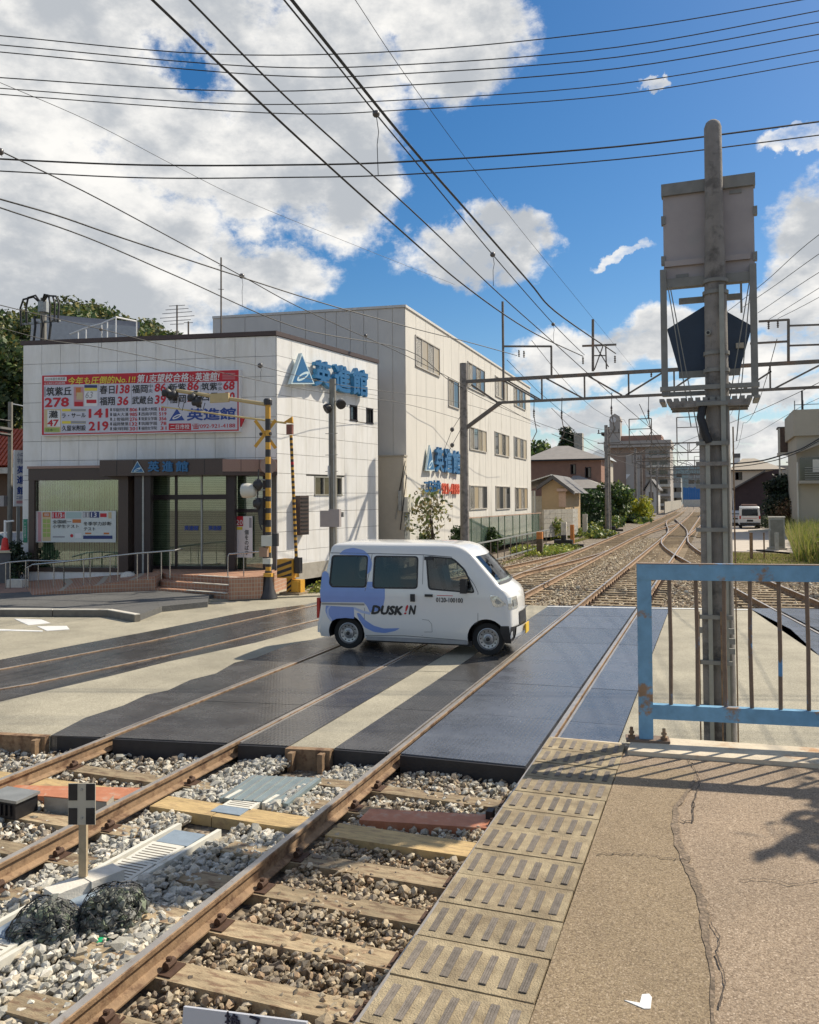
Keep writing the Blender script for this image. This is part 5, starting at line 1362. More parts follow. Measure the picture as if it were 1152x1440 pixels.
cs = thing('wall_sign', 'blue characters with a small triangle emblem on the brown entrance canopy', 'sign', tuple(Fc.p(1.5, 0, .02)))
emblem(Fc, 185, 648.5, 204, 664.5, 194, cs, .02)
for ch, x0, x1 in (('英', 209, 225), ('進', 229, 244.5), ('館', 248, 265.5)):
    mb = MB(); ptext(mb, Fc, ch, x0, 648.5, x1, 663.5, .01, bold=.06, depth=.05); mb.build('character', M_sblue, cs)

# raised letters on the railway side of the school
ws = thing('wall_sign', 'large blue raised characters and emblem high on the sunny tiled side wall', 'sign', tuple(FR.p(2, 0, .1)))
FRo = FR.off(.12)
P_ = [FRo.px(403.6, 538), FRo.px(437, 543), FRo.px(419, 497)]
emblem(FRo, 403.6, 497, 437, 540.5, 419, ws, .14, M_sblue)
for ch, x0, y0, x1, y1 in (('英', 437.5, 508, 461.5, 545), ('進', 465, 514, 488, 552), ('館', 491, 519, 512.6, 557)):
    mb = MB(); ptext(mb, FRo, ch, x0, y0, x1, y1, .0, bold=.055, depth=.16); mb.build('character', M_sblued, ws)
    mb = MB(); ptext(mb, FRo, ch, x0, y0, x1, y1, .163, bold=.05); mb.build('character_face', M_sblue, ws)
# small windows in that wall
M_alu = mat('aluminium', (.40, .38, .33), .4, .5, var=.05)
def window(F, q, parent, cols=1, m_f=M_bronze, rec=.06, blind=None, name='window', fw_=.05):
    a, b, c, d = q
    w = MB(); w.fbox(F, a, b, d - fw_, d, -rec, .045); w.fbox(F, a, b, c, c + fw_, -rec, .06); w.fbox(F, a, a + fw_, c, d, -rec, .045); w.fbox(F, b - fw_, b, c, d, -rec, .045)
    wo = w.build(name, m_f, parent)
    for i in range(cols):
        s0 = lerp(a + fw_, b - fw_, i / cols); s1 = lerp(a + fw_, b - fw_, (i + 1) / cols)
        m = M_pane if not blind or blind[i] == 'g' else blind_m
        MB().fbox(F, s0 + .01, s1 - .01, c + fw_, d - fw_, -rec, -rec + .02 + (.008 if i % 2 else 0)).build('pane', m, wo)
        if i: MB().fbox(F, s0 - .02, s0 + .02, c + fw_, d - fw_, -rec, .03).build('mullion', m_f, wo)
    return wo
blind_m = mat('beige_blind', (.42, .34, .22), .3, var=.08, spec=.6)
window(FR, wr1, sch); window(FR, wr2, sch); window(FR, wr3, sch, 3, M_alu)
# brown vent box, low ledge
vb = thing('vent_cover', 'narrow dark brown louvred box on the sunny side wall behind the barrier', 'vent', tuple(FR.p(1, 0, 0)))
q = fr(FR.off(.15), 417.5, 697, 430, 752); MB().fbox(FR, q[0], q[1], q[2], q[3], .03, .28).build('housing', M_granite, vb)
for i in range(10):
    z = lerp(q[2] + .05, q[3] - .1, i / 9); MB().fbox(FR, q[0] + .04, q[1] - .04, z, z + .03, .28, .3).build('louvre', M_black, vb)
mb = MB(); mb.fbox(FR, .05, FR.len, .1, .62, -.02, .09); mb.build('plinth', M_conc, sch)
# round grey traffic mirror behind the signal post
mr3 = thing('traffic_mirror', 'round traffic mirror seen edge-on behind the striped signal post', 'mirror', (-12.4, 22.2, 0))
mc = pt(378, 655, 25.2); MB().lathe(mc, [(.0, .0), (.22, .02), (.25, .05), (.25, .07)], 24, Vector((.35, -.93, 0))).build('mirror_back', mat('mirror_brown', (.33, .24, .20), .5), mr3, smooth=40)
MB().cyl((mc.x, mc.y + .1, .1), (mc.x, mc.y + .1, mc.z + .1), .035, n=10).build('post', M_steel, mr3)

# billboard
bd = thing('billboard', 'red bordered billboard of exam results high on the tiled front wall', 'billboard', tuple(FB.p(3, 0, .1)))
Fbb = FB.off(.22)
s0 = Fbb.px(58, 570)[0]; s1 = Fbb.px(337, 565)[0]; z1 = Fbb.px(58, 527)[1]; z1b = Fbb.px(336, 519)[1]; z0 = Fbb.px(59, 613)[1]; z0b = Fbb.px(338, 607)[1]
MB().fprism(Fbb, [(s0, z0), (s1, z0b), (s1, z1b), (s0, z1)], -.2, .0).build('frame', INK['w'], bd)
MB().fprism(Fbb, [(s0 + .03, z0 + .03), (s1 - .03, z0b + .03), (s1 - .03, z1b - .03), (s0 + .03, z1 - .03)], .0, .006).build('red_field', INK['r'], bd)
hd = lambda x, o=0: lerp(541.5, 536.0, (x - 60) / 275) + o
mb = MB(); ppoly(mb, Fbb, [(62, 610), (334, 604), (334, hd(334)), (62, hd(62))], .010); mb.build('pale_field', INK['c'], bd)
def tilt(x): return -(x - 60) / 275 * 5.5     # rows climb a little to the right in the photograph
def bt(key, txt, x0, y0, x1, y1, bold=.03, o=.016, shear=0.0):
    mb = MB(); ptext(mb, Fbb, txt, x0, y0, x1, y1, o, bold=bold, shear=shear); mb.build('lettering', INK[key], bd)
def br(key, x0, y0, x1, y1, o=.013):
    mb = MB(); prect(mb, Fbb, x0, y0, x1, y1, o); mb.build('print_block', INK[key], bd)
br('w', 62.5, 530, 94, 536); bt('k', '2022年度合格実績', 64, 531, 92, 535, .0); bt('w', '私立高校大学合格速報', 63, 537.3, 92, 540.6, .0)
bt('y', '今年も圧倒的No.1!!', 96, 529, 191, 540, .035, shear=.15); bt('w', '第1志望校合格', 193, 525.5, 266, 537.5, .03, shear=.15); bt('w', 'なら', 267, 527, 273, 536, .02); bt('w', '英進館!', 274, 523.5, 309, 536, .03, shear=.15)
for i in range(4): br('p', 313, 524.5 + i * 2.6, 331, 525.5 + i * 2.6)
bt('k', '筑紫丘', 65.5, 544, 101, 556.5, .035); bt('r', '278', 63, 559, 97.5, 572.5, .05); br('x', 62.5, 544, 64.5, 558)
br('p', 104, 544, 118, 571.5); br('o', 107, 545, 114, 557, .015); br('e', 108, 552, 117, 562, .0155); br('r', 105, 565, 117, 571.5, .0158)
br('n', 119, 541.5, 137, 545.5); br('y', 119, 545.5, 137, 549.5); br('w', 119, 550.5, 137, 571); bt('x', '63', 120.5, 551, 131, 560, .0, .017, .2); br('r', 122, 562, 136, 567, .016)
bt('k', '春日', 140.5, 542, 161.5, 554, .03); bt('r', '138', 163, 541, 183, 553.5, .05, shear=.1); bt('k', '福翔', 140.5, 558, 162, 570, .03); bt('r', '36', 165, 557.5, 181, 570, .05, shear=.1)
bt('k', '福岡', 186, 541, 208, 553, .03); bt('k', '中', 209, 540.5, 215, 546, .0); bt('k', '央', 209, 547, 215, 552.5, .0); bt('r', '86', 217.5, 539, 233.5, 551, .05, shear=.1)
bt('k', '武蔵台', 186, 557, 216, 568.5, .03); bt('r', '39', 217.5, 555.5, 234, 568, .05, shear=.1)
bt('k', '新紫', 238, 539, 262, 550.5, .03); bt('r', '86', 263.5, 537, 280, 549, .05, shear=.1); bt('k', '筑紫', 283.5, 538, 306, 549, .03); bt('k', '中', 307, 537.5, 312.5, 543, 0); bt('k', '央', 307, 544, 312.5, 549.5, 0); bt('r', '68', 314, 536, 330.5, 548.5, .05, shear=.1)
bt('k', '福岡', 238, 555, 262, 567, .03); bt('r', '27', 263.5, 553.5, 280, 565, .05, shear=.1); bt('k', '四日', 283.5, 552.5, 306, 564, .03); bt('r', '50', 315, 551.5, 330.5, 564, .05, shear=.1)
br('e', 62.5, 575.5, 86, 608); br('w', 67, 577, 85, 600, .0145); bt('k', '灘', 69, 577.5, 82, 588, .03, .018); bt('r', '47', 67, 590, 83, 599.5, .05, .018); br('g', 63, 601.5, 84, 607.5, .0148); bt('k', '日本一', 66, 602.5, 80, 606.8, 0, .018)
br('y', 87.5, 575, 121, 578.5); br('x', 100, 575.2, 121, 578.3, .0145); bt('k', 'ラ・サール', 87.5, 581, 121, 587.5, .03); bt('r', '141', 125, 574.5, 152.5, 587.5, .05)
br('y', 87.5, 592, 121, 595.8); br('x', 100, 592.2, 121, 595.5, .0145); bt('k', '久留米附設', 87.5, 598, 121, 606, .03); bt('r', '219', 125, 592.5, 153, 605.5, .05)
for i, (t1, n1, t2, n2) in enumerate((('早稲田佐賀', '806', '福教大附属', '183'), ('福大大濠', '985', '西南学院', '519'), ('上智福岡', '276', '筑紫女学園', '356'), ('福岡雙葉', '132', '筑陽学園', '78'), ('東明館', '301', '福岡女学院', '31'))):
    y = 573.6 + i * 6.7
    br('k', 155.5, y + .3, 157.5, y + 4.6); bt('k', t1, 159, y, 181, y + 5, .01); bt('r', n1, 182.5, y, 193.5, y + 5, .03)
    y -= .8; br('k', 195.5, y + .3, 197.5, y + 4.6); bt('k', t2, 199, y, 221, y + 5, .01); bt('r', n2, 224 if len(n2) > 2 else 226, y, 234.5, y + 5, .03)
for x in (139, 185, 236, 282): br('x', x, 541, x + .5, 570)
mb = MB(); ppoly(mb, Fbb, [(238, 592), (260, 591), (249, 574.5)], .014); mb.build('print_block', INK['b'], bd)
mb = MB(); o_ = [(249 + 6.3 * math.cos(t) , 586 - 2.6 * math.sin(t) - 2.6 * math.cos(t)) for t in [2 * math.pi * i / 16 for i in range(16)]]; ppoly(mb, Fbb, o_, .016); mb.build('print_block', INK['w'], bd)
mb = MB(); o_ = [(249 + 4.3 * math.cos(t), 586 - .9 * math.sin(t) - 1.8 * math.cos(t)) for t in [2 * math.pi * i / 16 for i in range(16)]]; ppoly(mb, Fbb, o_, .018); mb.build('print_block', INK['b'], bd)
bt('b', '英進館', 263, 573.5, 332, 591, .045)
br('r', 237.5, 595.5, 269, 605); bt('w', '二日市校', 240, 596.8, 267, 603.8, .02, .02); bt('r', '☎092-921-4188', 270.5, 595, 331, 603, .015)
mb = MB(); mb.fprism(Fbb, [Fbb.px(338, 587), Fbb.px(344, 586), Fbb.px(338, 600)], -.1, .0); mb.build('corner_flag', INK['r'], bd)
br('r', 278, 581, 285, 592, .0165) if False else None

# brick landing, steps, side wall and handrails
M_brick = bpy.data.materials.new('brick_tile'); M_brick.use_nodes = True
t = M_brick.node_tree; b_ = t.nodes['Principled BSDF']; br_ = t.nodes.new('ShaderNodeTexBrick'); tcn = t.nodes.new('ShaderNodeTexCoord'); sx = t.nodes.new('ShaderNodeSeparateXYZ'); geo_ = t.nodes.new('ShaderNodeNewGeometry'); t.links.new(geo_.outputs['Position'], sx.inputs[0])
ad = t.nodes.new('ShaderNodeMath'); ad.operation = 'ADD'; t.links.new(sx.outputs['X'], ad.inputs[0]); t.links.new(sx.outputs['Y'], ad.inputs[1]); cb = t.nodes.new('ShaderNodeCombineXYZ'); t.links.new(ad.outputs[0], cb.inputs['X']); t.links.new(sx.outputs['Z'], cb.inputs['Y']); t.links.new(cb.outputs[0], br_.inputs['Vector'])
br_.inputs['Color1'].default_value = (.35, .17, .105, 1); br_.inputs['Color2'].default_value = (.42, .22, .13, 1); br_.inputs['Mortar'].default_value = (.42, .36, .28, 1); br_.inputs['Scale'].default_value = 1; br_.inputs['Brick Width'].default_value = .11; br_.inputs['Row Height'].default_value = .11; br_.inputs['Mortar Size'].default_value = .009; br_.offset = 0
t.links.new(br_.outputs['Color'], b_.inputs['Base Color']); b_.inputs['Roughness'].default_value = .7
ent = thing('entrance_steps', 'brick faced landing with two steps and a ramp before the school door', 'steps', (*G(260, 835, .1), 0))
c1_ = G(322.5, 844, 0); c2_ = G(369.5, 842, 0)
b1 = tuple(FB.p(FB.px(322, 750)[0], 0, .0)[:2])
wall_r = MB(); 
dx = Vector((c2_[0] - c1_[0], c2_[1] - c1_[1])); nn_ = Vector((-dx.y, dx.x)).normalized() * .16
wall_r.prism([c1_, c2_, (c2_[0] + nn_.x, c2_[1] + nn_.y), (c1_[0] + nn_.x, c1_[1] + nn_.y)], .0, .60); wall_r.build('side_wall', M_brick, ent)
mb = MB(); mb.prism([(c2_[0] - .16, c2_[1]), c2_, (BA[0] + .5, BA[1] + .1), (BA[0] + .3, BA[1] + .1)], .0, .60); mb.build('side_wall', M_brick, ent)
# landing occupies the area between the door and the steps
la = [G(205, 838, .0), c1_, c2_, (BA[0] + .3, BA[1]), tuple(FB.p(1.0, 0, .02)[:2])]
p0 = Vector((*G(218, 836, 0), 0)); p1 = Vector((c1_[0], c1_[1], 0)); back = Vector((FB.n.x, FB.n.y, 0)) * -1
for i, (h, dep) in enumerate(((.18, 0.0), (.35, .42), (.52, .84))):
    q0 = p0 + back * dep; q1 = p1 + back * dep * 1.0
    w0 = Vector((*FB.p(FB.px(205, 750)[0], 0, .02)[:2], 0)); w1 = Vector((*FB.p(FB.len - .05, 0, .02)[:2], 0))
    mb = MB(); mb.prism([tuple(q0[:2]), tuple(q1[:2]), (c2_[0] - .1, c2_[1] + .12), tuple(w1[:2]), tuple(w0[:2])], h - .172, h); mb.build('step', M_brick, ent)
    a_ = q0.lerp(q1, .45); MB().beam((a_.x, a_.y, h + .01), (q1.x - .08, q1.y, h + .01), .10, .022).build('nosing', M_concl, ent)
# ramp rising from the left along the wall
r0 = Vector((*G(45, 838, .1), .12)); r1 = Vector((*G(125, 830, .2), .2)); r2 = Vector((p0.x, p0.y, .50))
fwl = [r0, r0.lerp(r2, .35), r2]
mb = MB()
bk = [Vector((*FB.p(s, 0, .45)[:2], 0)) for s in (.3, 2.6, 5.3)]
for i in range(2):
    a_, b2_, c3, d3 = fwl[i], fwl[i + 1], bk[i + 1], bk[i]
    za_, zb_ = (.13, .27, .52)[i], (.13, .27, .52)[i + 1]
    mb.hexa([(a_.x, a_.y, 0), (b2_.x, b2_.y, 0), (c3.x, c3.y, 0), (d3.x, d3.y, 0), (a_.x, a_.y, za_), (b2_.x, b2_.y, zb_), (c3.x, c3.y, zb_), (d3.x, d3.y, za_)])
mb.build('ramp', M_brick, ent)
M_rail = mat('stainless', (.45, .45, .44), .25, .9, var=.05)
def handrail(label, pts_px, Zs, foot, group=None):
    """pts_px: pixels of the top rail, Zs: distance; foot: height of the foot of each post"""
    P_ = [pt(x, y, Z) for (x, y), Z in zip(pts_px, Zs)]
    t = thing('handrail', label, 'handrail', (P_[0].x, P_[0].y, foot[0]))
    MB().tube(P_, .024, 8).build('rail', M_rail, t, smooth=50)
    return t, P_
hr, P_ = handrail('long steel handrail climbing the ramp in front of the green blind window', [(36, 800), (46, 794), (90, 790), (150, 783), (190, 778.5), (246, 774), (256, 771.5)], [24.6, 24.3, 24.0, 23.7, 23.4, 23.2, 23.9], [.1])
for x in (40, 54, 76, 90, 118, 127, 155, 166, 193, 208, 227, 239):
    # post under the rail at that pixel
    for (A_, B_), (xa, xb) in zip(zip(P_[:-1], P_[1:]), zip([36, 46, 90, 150, 190, 246], [46, 90, 150, 190, 246, 256])):
        if xa <= x <= xb:
            p = A_.lerp(B_, (x - xa) / (xb - xa)); zf = lerp(.12, .52, (x - 40) / 200); MB().cyl((p.x, p.y, zf), p, .016, n=6).build('post', M_rail, hr)
hr2, P2 = handrail('short steel handrail on the brick wall beside the door', [(320.5, 783), (322, 779), (345, 777.5), (374, 775)], [23.4, 23.5, 23.6, 23.9], [.5])
for p in (P2[0], P2[1].lerp(P2[2], .9), P2[3]): MB().cyl((p.x, p.y, .50), p, .018, n=6).build('post', M_rail, hr2)
hr3, P3 = handrail('grey handrail running off to the left of the ramp', [(-30, 800), (12, 791), (40, 788.5), (100, 789)], [24.3, 24.5, 24.6, 24.5], [.1])
for x in (-10, 8, 14, 36): p = P3[0].lerp(P3[3], (x + 30) / 130); MB().cyl((p.x, p.y, .1), (p.x, p.y, pt(x, lerp(800, 789, min(1, (x + 30) / 50)), 24.4).z), .018, n=6).build('post', M_rail, hr3)
blk = thing('concrete_block', 'whitish concrete block on the brick paving left of the ramp', 'block', (*G(24, 826, .12), .12)); q = blk.location; mb = MB(); rbox(mb, q.x, q.y, .55, .3, .12, .36, R(10)); mb.build('body', mw, blk)
blk = thing('concrete_block', 'white rounded block at the foot of the pillar beside the show window', 'block', (*G(180, 815, .3), .3)); q = blk.location; MB().lathe((q.x, q.y, .28), [(.22, 0), (.25, .08), (.2, .2), (.08, .26)], 10).build('body', mw, blk, smooth=50)
# door-side banner
bn = thing('banner', 'white vertical banner with a red 20 beside the entrance door', 'banner', tuple(FB.p(7.6, 0, .1)))
Fn = FB.off(.14); q = fr(Fn, 332, 726, 355, 784); MB().fbox(Fn, q[0], q[1], q[2], q[3], -.02, 0).build('sheet', INK['w'], bn)
mb = MB(); prect(mb, Fn, 332, 726, 342, 740, .003); mb.build('red_patch', INK['r'], bn); mb = MB(); ptext(mb, Fn, '20', 332.5, 731, 341.5, 738.5, .006, bold=.02); mb.build('lettering', INK['w'], bn)
mb = MB(); ptext(mb, Fn, '個\nを\nの\nば\nす', 344, 745, 350, 781, .004, bold=.03); mb.build('lettering', INK['k'], bn)
mb = MB(); prect(mb, Fn, 333, 741, 341, 745, .003); mb.build('yellow_patch', INK['y'], bn); mb = MB(); prect(mb, Fn, 350.5, 728, 354, 742, .003); mb.build('grey_patch', INK['x'], bn)
# green plate on the left corner of the school
gp = thing('wall_plate', 'narrow green plate on the left corner of the tiled school wall', 'sign', tuple(FB.p(.1, 0, .05))); q = fr(FB.off(.06), 32.6, 730, 38, 763); MB().fbox(FB, q[0], q[1], q[2], q[3], .04, .06).build('plate', mat('green_plate', (.03, .26, .16), .4), gp)
mb = MB(); ptext(mb, FB.off(.062), '二\n日\n市', 34, 735, 36.6, 757, .002, bold=0); mb.build('lettering', INK['w'], gp)

# ================================================================== LEVEL-CROSSING SIGNAL
M_yel = mat('warning_yellow', (.62, .33, .04), .5, var=.12, scale=12); M_wblk = mat('warning_black', (.035, .033, .035), .5, var=.2)
sx0, sy0 = G(377.5, 841, 0)
XF = Frame((sx0, sy0), (sx0 + 1, sy0 + .0))
sig = thing('crossing_signal', 'black and yellow striped crossing signal post with a long lamp arm', 'crossing signal', (sx0, sy0, 0))
MB().lathe((sx0, sy0, 0), [(.26, 0), (.17, .25), (.11, .55), (.095, .75)], 14).build('base', M_wblk, sig, smooth=50)
ys_ = [815, 800, 792, 779, 772, 757, 748.5, 741, 730.5, 721, 710, 704.5, 697.5, 690.5, 681, 673, 664, 652.5, 642.5, 632, 622, 612.5, 606, 593, 588, 572]
zs = [XF.px(378, y)[1] for y in (822, 812, 806, 797, 777, 762, 748, 741, 731, 721.5, 714.5, 705, 698, 686, 674, 665, 652.5, 642.5, 632, 622, 613, 605, 589, 562)]
for i in range(len(zs) - 1):
    MB().cyl((sx0, sy0, zs[i]), (sx0, sy0, zs[i + 1]), .076, n=14, cap=True).build('band', M_yel if i % 2 == 0 and i > 0 else M_wblk, sig, smooth=50)
MB().lathe((sx0, sy0, zs[-1] - .15), [(.12, 0), (.12, .14), (.09, .18)], 12).build('cap', M_wblk, sig)
# cross-bucks seen nearly edge-on
for (x0, y0, x1, y1) in ((364, 592, 384, 630), (364, 629, 384, 590)):
    a = XF.px(x0, y0); b = XF.px(x1, y1)
    MB().beam(XF.p(a[0], a[1], .2), XF.p(b[0], b[1], -.15), .02, .09).build('crossbuck', M_yel, sig)
MB().cyl(XF.p(-.25, XF.px(378, 610)[1], 0), XF.p(.1, XF.px(378, 610)[1], 0), .05, n=8).build('crossbuck_hub', M_wblk, sig)
# lamp arm
Ya, Yb = XF.px(250, 549.5), XF.px(376, 569)
beige = mat('arm_beige', (.52, .40, .20), .5, var=.1)
MB().cyl(XF.p(Ya[0], Ya[1], .05), XF.p(Yb[0], Yb[1], .05), .055, n=10).build('arm', beige, sig, smooth=50)
q = fr(XF.off(.1), 296, 553, 322, 567); MB().fbox(XF.off(.06), q[0], q[1], q[2] + .02, q[3], .0, .07).build('arm_plate', beige, sig)
for (x, y, s) in ((240, 553, 1), (249, 556, .8), (276, 560, 1), (282, 566, .8)):
    c = XF.px(x, y); C_ = XF.p(c[0], c[1], .1)
    MB().lathe(C_, [(.05, -.10), (.12, -.04), (.15, 0), (.16, .03), (.11, .05), (.10, .17), (.08, .18), (.0, .1)], 14, Vector((-1, -.2, 0)).normalized()).build('lamp', M_wblk, sig, smooth=50)
    MB().fbox(XF, c[0] - .02, c[0] + .10 * s, c[1] - .20 * s, c[1] + .20 * s, .06, .09).build('lamp_board', M_wblk, sig)
for x in (257, 286): 
    c = XF.px(x, 560); MB().tube([XF.p(c[0], c[1], .12), XF.p(c[0] - .05, c[1] - .25, .14), XF.p(c[0] + .08, c[1] - .38, .14), XF.p(c[0] + .14, c[1] - .15, .12)], .012, 5).build('cable_loop', M_wblk, sig)
# speaker, lower lamps, boxes
c = XF.px(354, 690); C_ = XF.p(c[0], c[1], .15)
M_cream = mat('cream_enamel', (.62, .60, .52), .45, var=.05)
MB().lathe(C_ + Vector((-.18, 0, 0)), [(.20, 0), (.21, .12), (.18, .34), (.10, .40)], 16, Vector((1, .1, 0)).normalized()).build('loudspeaker', M_cream, sig, smooth=50)
for y in (682, 708):
    c = XF.px(368, y); MB().lathe(XF.p(c[0], c[1], .1), [(.05, -.08), (.17, 0), (.18, .05), (.12, .07), (.11, .16), (.0, .1)], 14, Vector((-1, -.15, 0)).normalized()).build('lamp', M_wblk, sig, smooth=50)
    for dy in (-7, 7): MB().cyl(XF.p(c[0] - .12, c[1] + dy * .02, .16), XF.p(c[0] + .18, c[1] + dy * .02, .0), .02, n=6).build('lamp_bracket', M_steel, sig)
for (x0, y0, x1, y1, m) in ((369, 753, 384, 768, M_cream), (384, 750, 391, 768, M_wblk), (366, 770, 377, 783, mat('box_brown', (.33, .21, .14), .6)), (371, 785, 382, 793, M_cream), (366, 700, 371, 738, M_wblk), (372, 806, 383, 811, M_yel)):
    q = fr(XF.off(.1), x0, y0, x1, y1); MB().fbox(XF.off(.1), q[0], q[1], q[2], q[3], -.05, .06).build('equipment_box', m, sig)
MB().tube([XF.p(*XF.px(367, 660), .12), XF.p(*XF.px(366, 700), .14), XF.p(*XF.px(368, 735), .12), XF.p(*XF.px(371, 745), .1)], .02, 6).build('cable', M_wblk, sig)

# barrier machine with its raised folding boom
bx, by = G(411, 836, 0)
BF = Frame((bx, by), (bx + 1, by))
bar = thing('crossing_barrier', 'raised crossing barrier with striped boom and yellow black machine box', 'barrier', (bx, by, 0))
def stripes(name, F, x0, y0, x1, y1, o0, o1, n, slant=.5):
    a, b, c, d = fr(F, x0, y0, x1, y1)
    ob = MB().fbox(F, a, b, c, d, o0, o1).build(name, M_yel, bar)
    h = (d - c) / n
    for i in range(n):
        z = c + h * i; P_ = [(a - .001, z - slant * h), (b + .001, z + .4 * h), (b + .001, z + .9 * h), (a - .001, z + .5 * h - slant * h)]
        P_ = [(s, min(max(q_, c), d)) for s, q_ in P_]
        MB().fprism(F, P_, o1, o1 + .004).build('stripe', M_wblk, ob)
    return ob
stripes('machine_box', BF, 394.5, 786, 415, 812, -.25, .2, 3); stripes('machine_foot', BF, 406, 812, 413.5, 833, -.1, .12, 3)
q = fr(BF, 413, 815, 426, 834); MB().fbox(BF, q[0], q[1], q[2], q[3], -.12, .14).build('counterweight', M_yel, bar)
MB().fbox(BF, q[0] + .05, q[1] - .05, q[2] + .05, q[3] - .03, .14, .2).build('weight_plate', M_yel, bar)
q = fr(BF, 400, 831, 428, 839); MB().fbox(BF, q[0], q[1], 0, .08, -.3, .3).build('base_plate', M_wood, bar)
q = fr(BF, 416, 784, 424, 806); MB().fbox(BF, q[0], q[1], q[2], q[3], -.06, .1).build('hinge_arm', M_wblk, bar)
b0 = BF.px(418, 786); b1_ = BF.px(410.5, 612)
nst = 46
for i in range(nst):
    A_ = BF.p(lerp(b0[0], b1_[0], i / nst), lerp(b0[1], b1_[1], i / nst), .05); B_ = BF.p(lerp(b0[0], b1_[0], (i + 1) / nst), lerp(b0[1], b1_[1], (i + 1) / nst), .05)
    MB().cyl(A_, B_, .048, n=8).build('boom_band', (M_yel if i % 2 else M_wblk) if i != 35 else INK['r'], bar, smooth=50)
brn = mat('hinge_brown', (.22, .09, .07), .6)
q = fr(BF, 405, 597, 413, 611); MB().fbox(BF, q[0], q[1], q[2], q[3], .0, .1).build('fold_joint', brn, bar)
a = BF.px(400, 594); b = BF.px(413, 594); c = BF.px(412, 586); MB().fprism(BF, [a, (b[0], a[1] - .05), c], .0, .06).build('fold_bracket', M_yel, bar)
a = BF.px(228, 572); b = BF.px(403, 595)
MB().cyl(BF.p(a[0], a[1], .03), BF.p(b[0], b[1], .03), .022, .03, n=8).build('folded_boom', mat('boom_pale', (.60, .48, .22), .5), bar)

# ================================================================== UTILITY POLE BESIDE THE SCHOOL
M_up = mat('utility_pole', (.24, .23, .20), .8, var=.2, scale=4)
ux, uy = G(469, 845, 0); ux, uy = pt(469, 790, 24.3)[:2]
UF = Frame((ux, uy), (ux + 1, uy))
ut = thing('utility_pole', 'slim grey pole with two floodlights and a steel box behind the van', 'pole', (ux, uy, 0))
MB().cyl((ux, uy, 0), (ux, uy, UF.px(467, 533)[1]), .125, .10, 14).build('pole', M_up, ut, smooth=50)
for (x0, y0, x1, y1) in ((451, 718, 463, 741), (463, 716, 478, 741)):
    q = fr(UF.off(.2), x0, y0, x1, y1); MB().fbox(UF.off(.1), q[0], q[1], q[2], q[3], .0, .14).build('switch_box', M_greybox, ut)
q = fr(UF, 480, 720, 484, 727); MB().fbox(UF, q[0], q[1], q[2], q[3], .0, .06).build('small_box', M_steel, ut)
for (x, y, sx_) in ((464, 574, -1), (481, 568, 1)):
    c = UF.px(x, y); MB().lathe(UF.p(c[0], c[1], .1), [(.05, -.12), (.12, -.05), (.145, .0), (.145, .1), (.12, .11), (.0, .09)], 14, Vector((sx_ * .55, -.6, -.45)).normalized()).build('floodlight', M_wblk, ut, smooth=50)
    MB().cyl(UF.p(UF.px(468, 566)[0], c[1] + .1, .0), UF.p(c[0], c[1] + .08, .08), .015, n=6).build('bracket', M_steel, ut)
for (y) in (610, 640, 663): 
    z = UF.px(467, y)[1]; MB().cyl((ux - .2, uy - .1, z), (ux + .2, uy - .1, z), .01, n=5).build('step_bolt', M_steel, ut)
q = fr(UF, 463.5, 655, 466.5, 670); MB().fbox(UF, q[0], q[1], q[2], q[3], .1, .13).build('label_plate', INK['w'], ut)
for dx in (-.06, .08): MB().cyl((ux + dx, uy - .13, 0), (ux + dx, uy - .13, UF.px(467, 560)[1]), .016, n=5).build('conduit', M_steel, ut)

# ================================================================== THREE-STOREY BUILDING ALONG THE LINE
MC = (-11.53, 30.73); ME = (-12.0, 56.9); ML = (-19.85, 29.6); MZ = 10.43
FM = Frame(MC, ME); FMf = Frame(ML, MC)
mid = thing('office_building', 'pale three storey building with beige shuttered windows along the railway', 'building', (MC[0], MC[1], 0))
M_stucco = mat('stucco', (.64, .615, .56), .85, var=.07, scale=2.2, bump=.2, bscale=40, col2=(.47, .44, .39), thr=.64, scale2=1.2, stretch=(1, 1, .25))
M_stuccof = mat('panel_wall', (.62, .60, .56), .85, var=.05, scale=1.5)
mb = MB(); mb.prism([ML, MC, ME, (-20.5, 56)], 0, MZ); mb.build('wall', M_stucco, mid)
mb = MB(); mb.prism([(ML[0], ML[1] - .05), (MC[0] + .05, MC[1] - .07), (ME[0] + .06, ME[1]), (-20.5, 56)], MZ, MZ + .10); mb.build('coping', mat('coping_white', (.62, .60, .56), .6), mid)
npn = 9; 
xs = [302, 345, 395, 430, 458, 473.5, 493, 512, 532, 552.5, 569.5]
for i in range(len(xs) - 1):
    s0 = FMf.px(xs[i], 480)[0]; s1 = FMf.px(xs[i + 1], 480)[0]
    MB().fbox(FMf, max(s0, 0) + .012, s1 - .012, .2, MZ - .03, .0, .03).build('wall_panel', M_stuccof, mid)
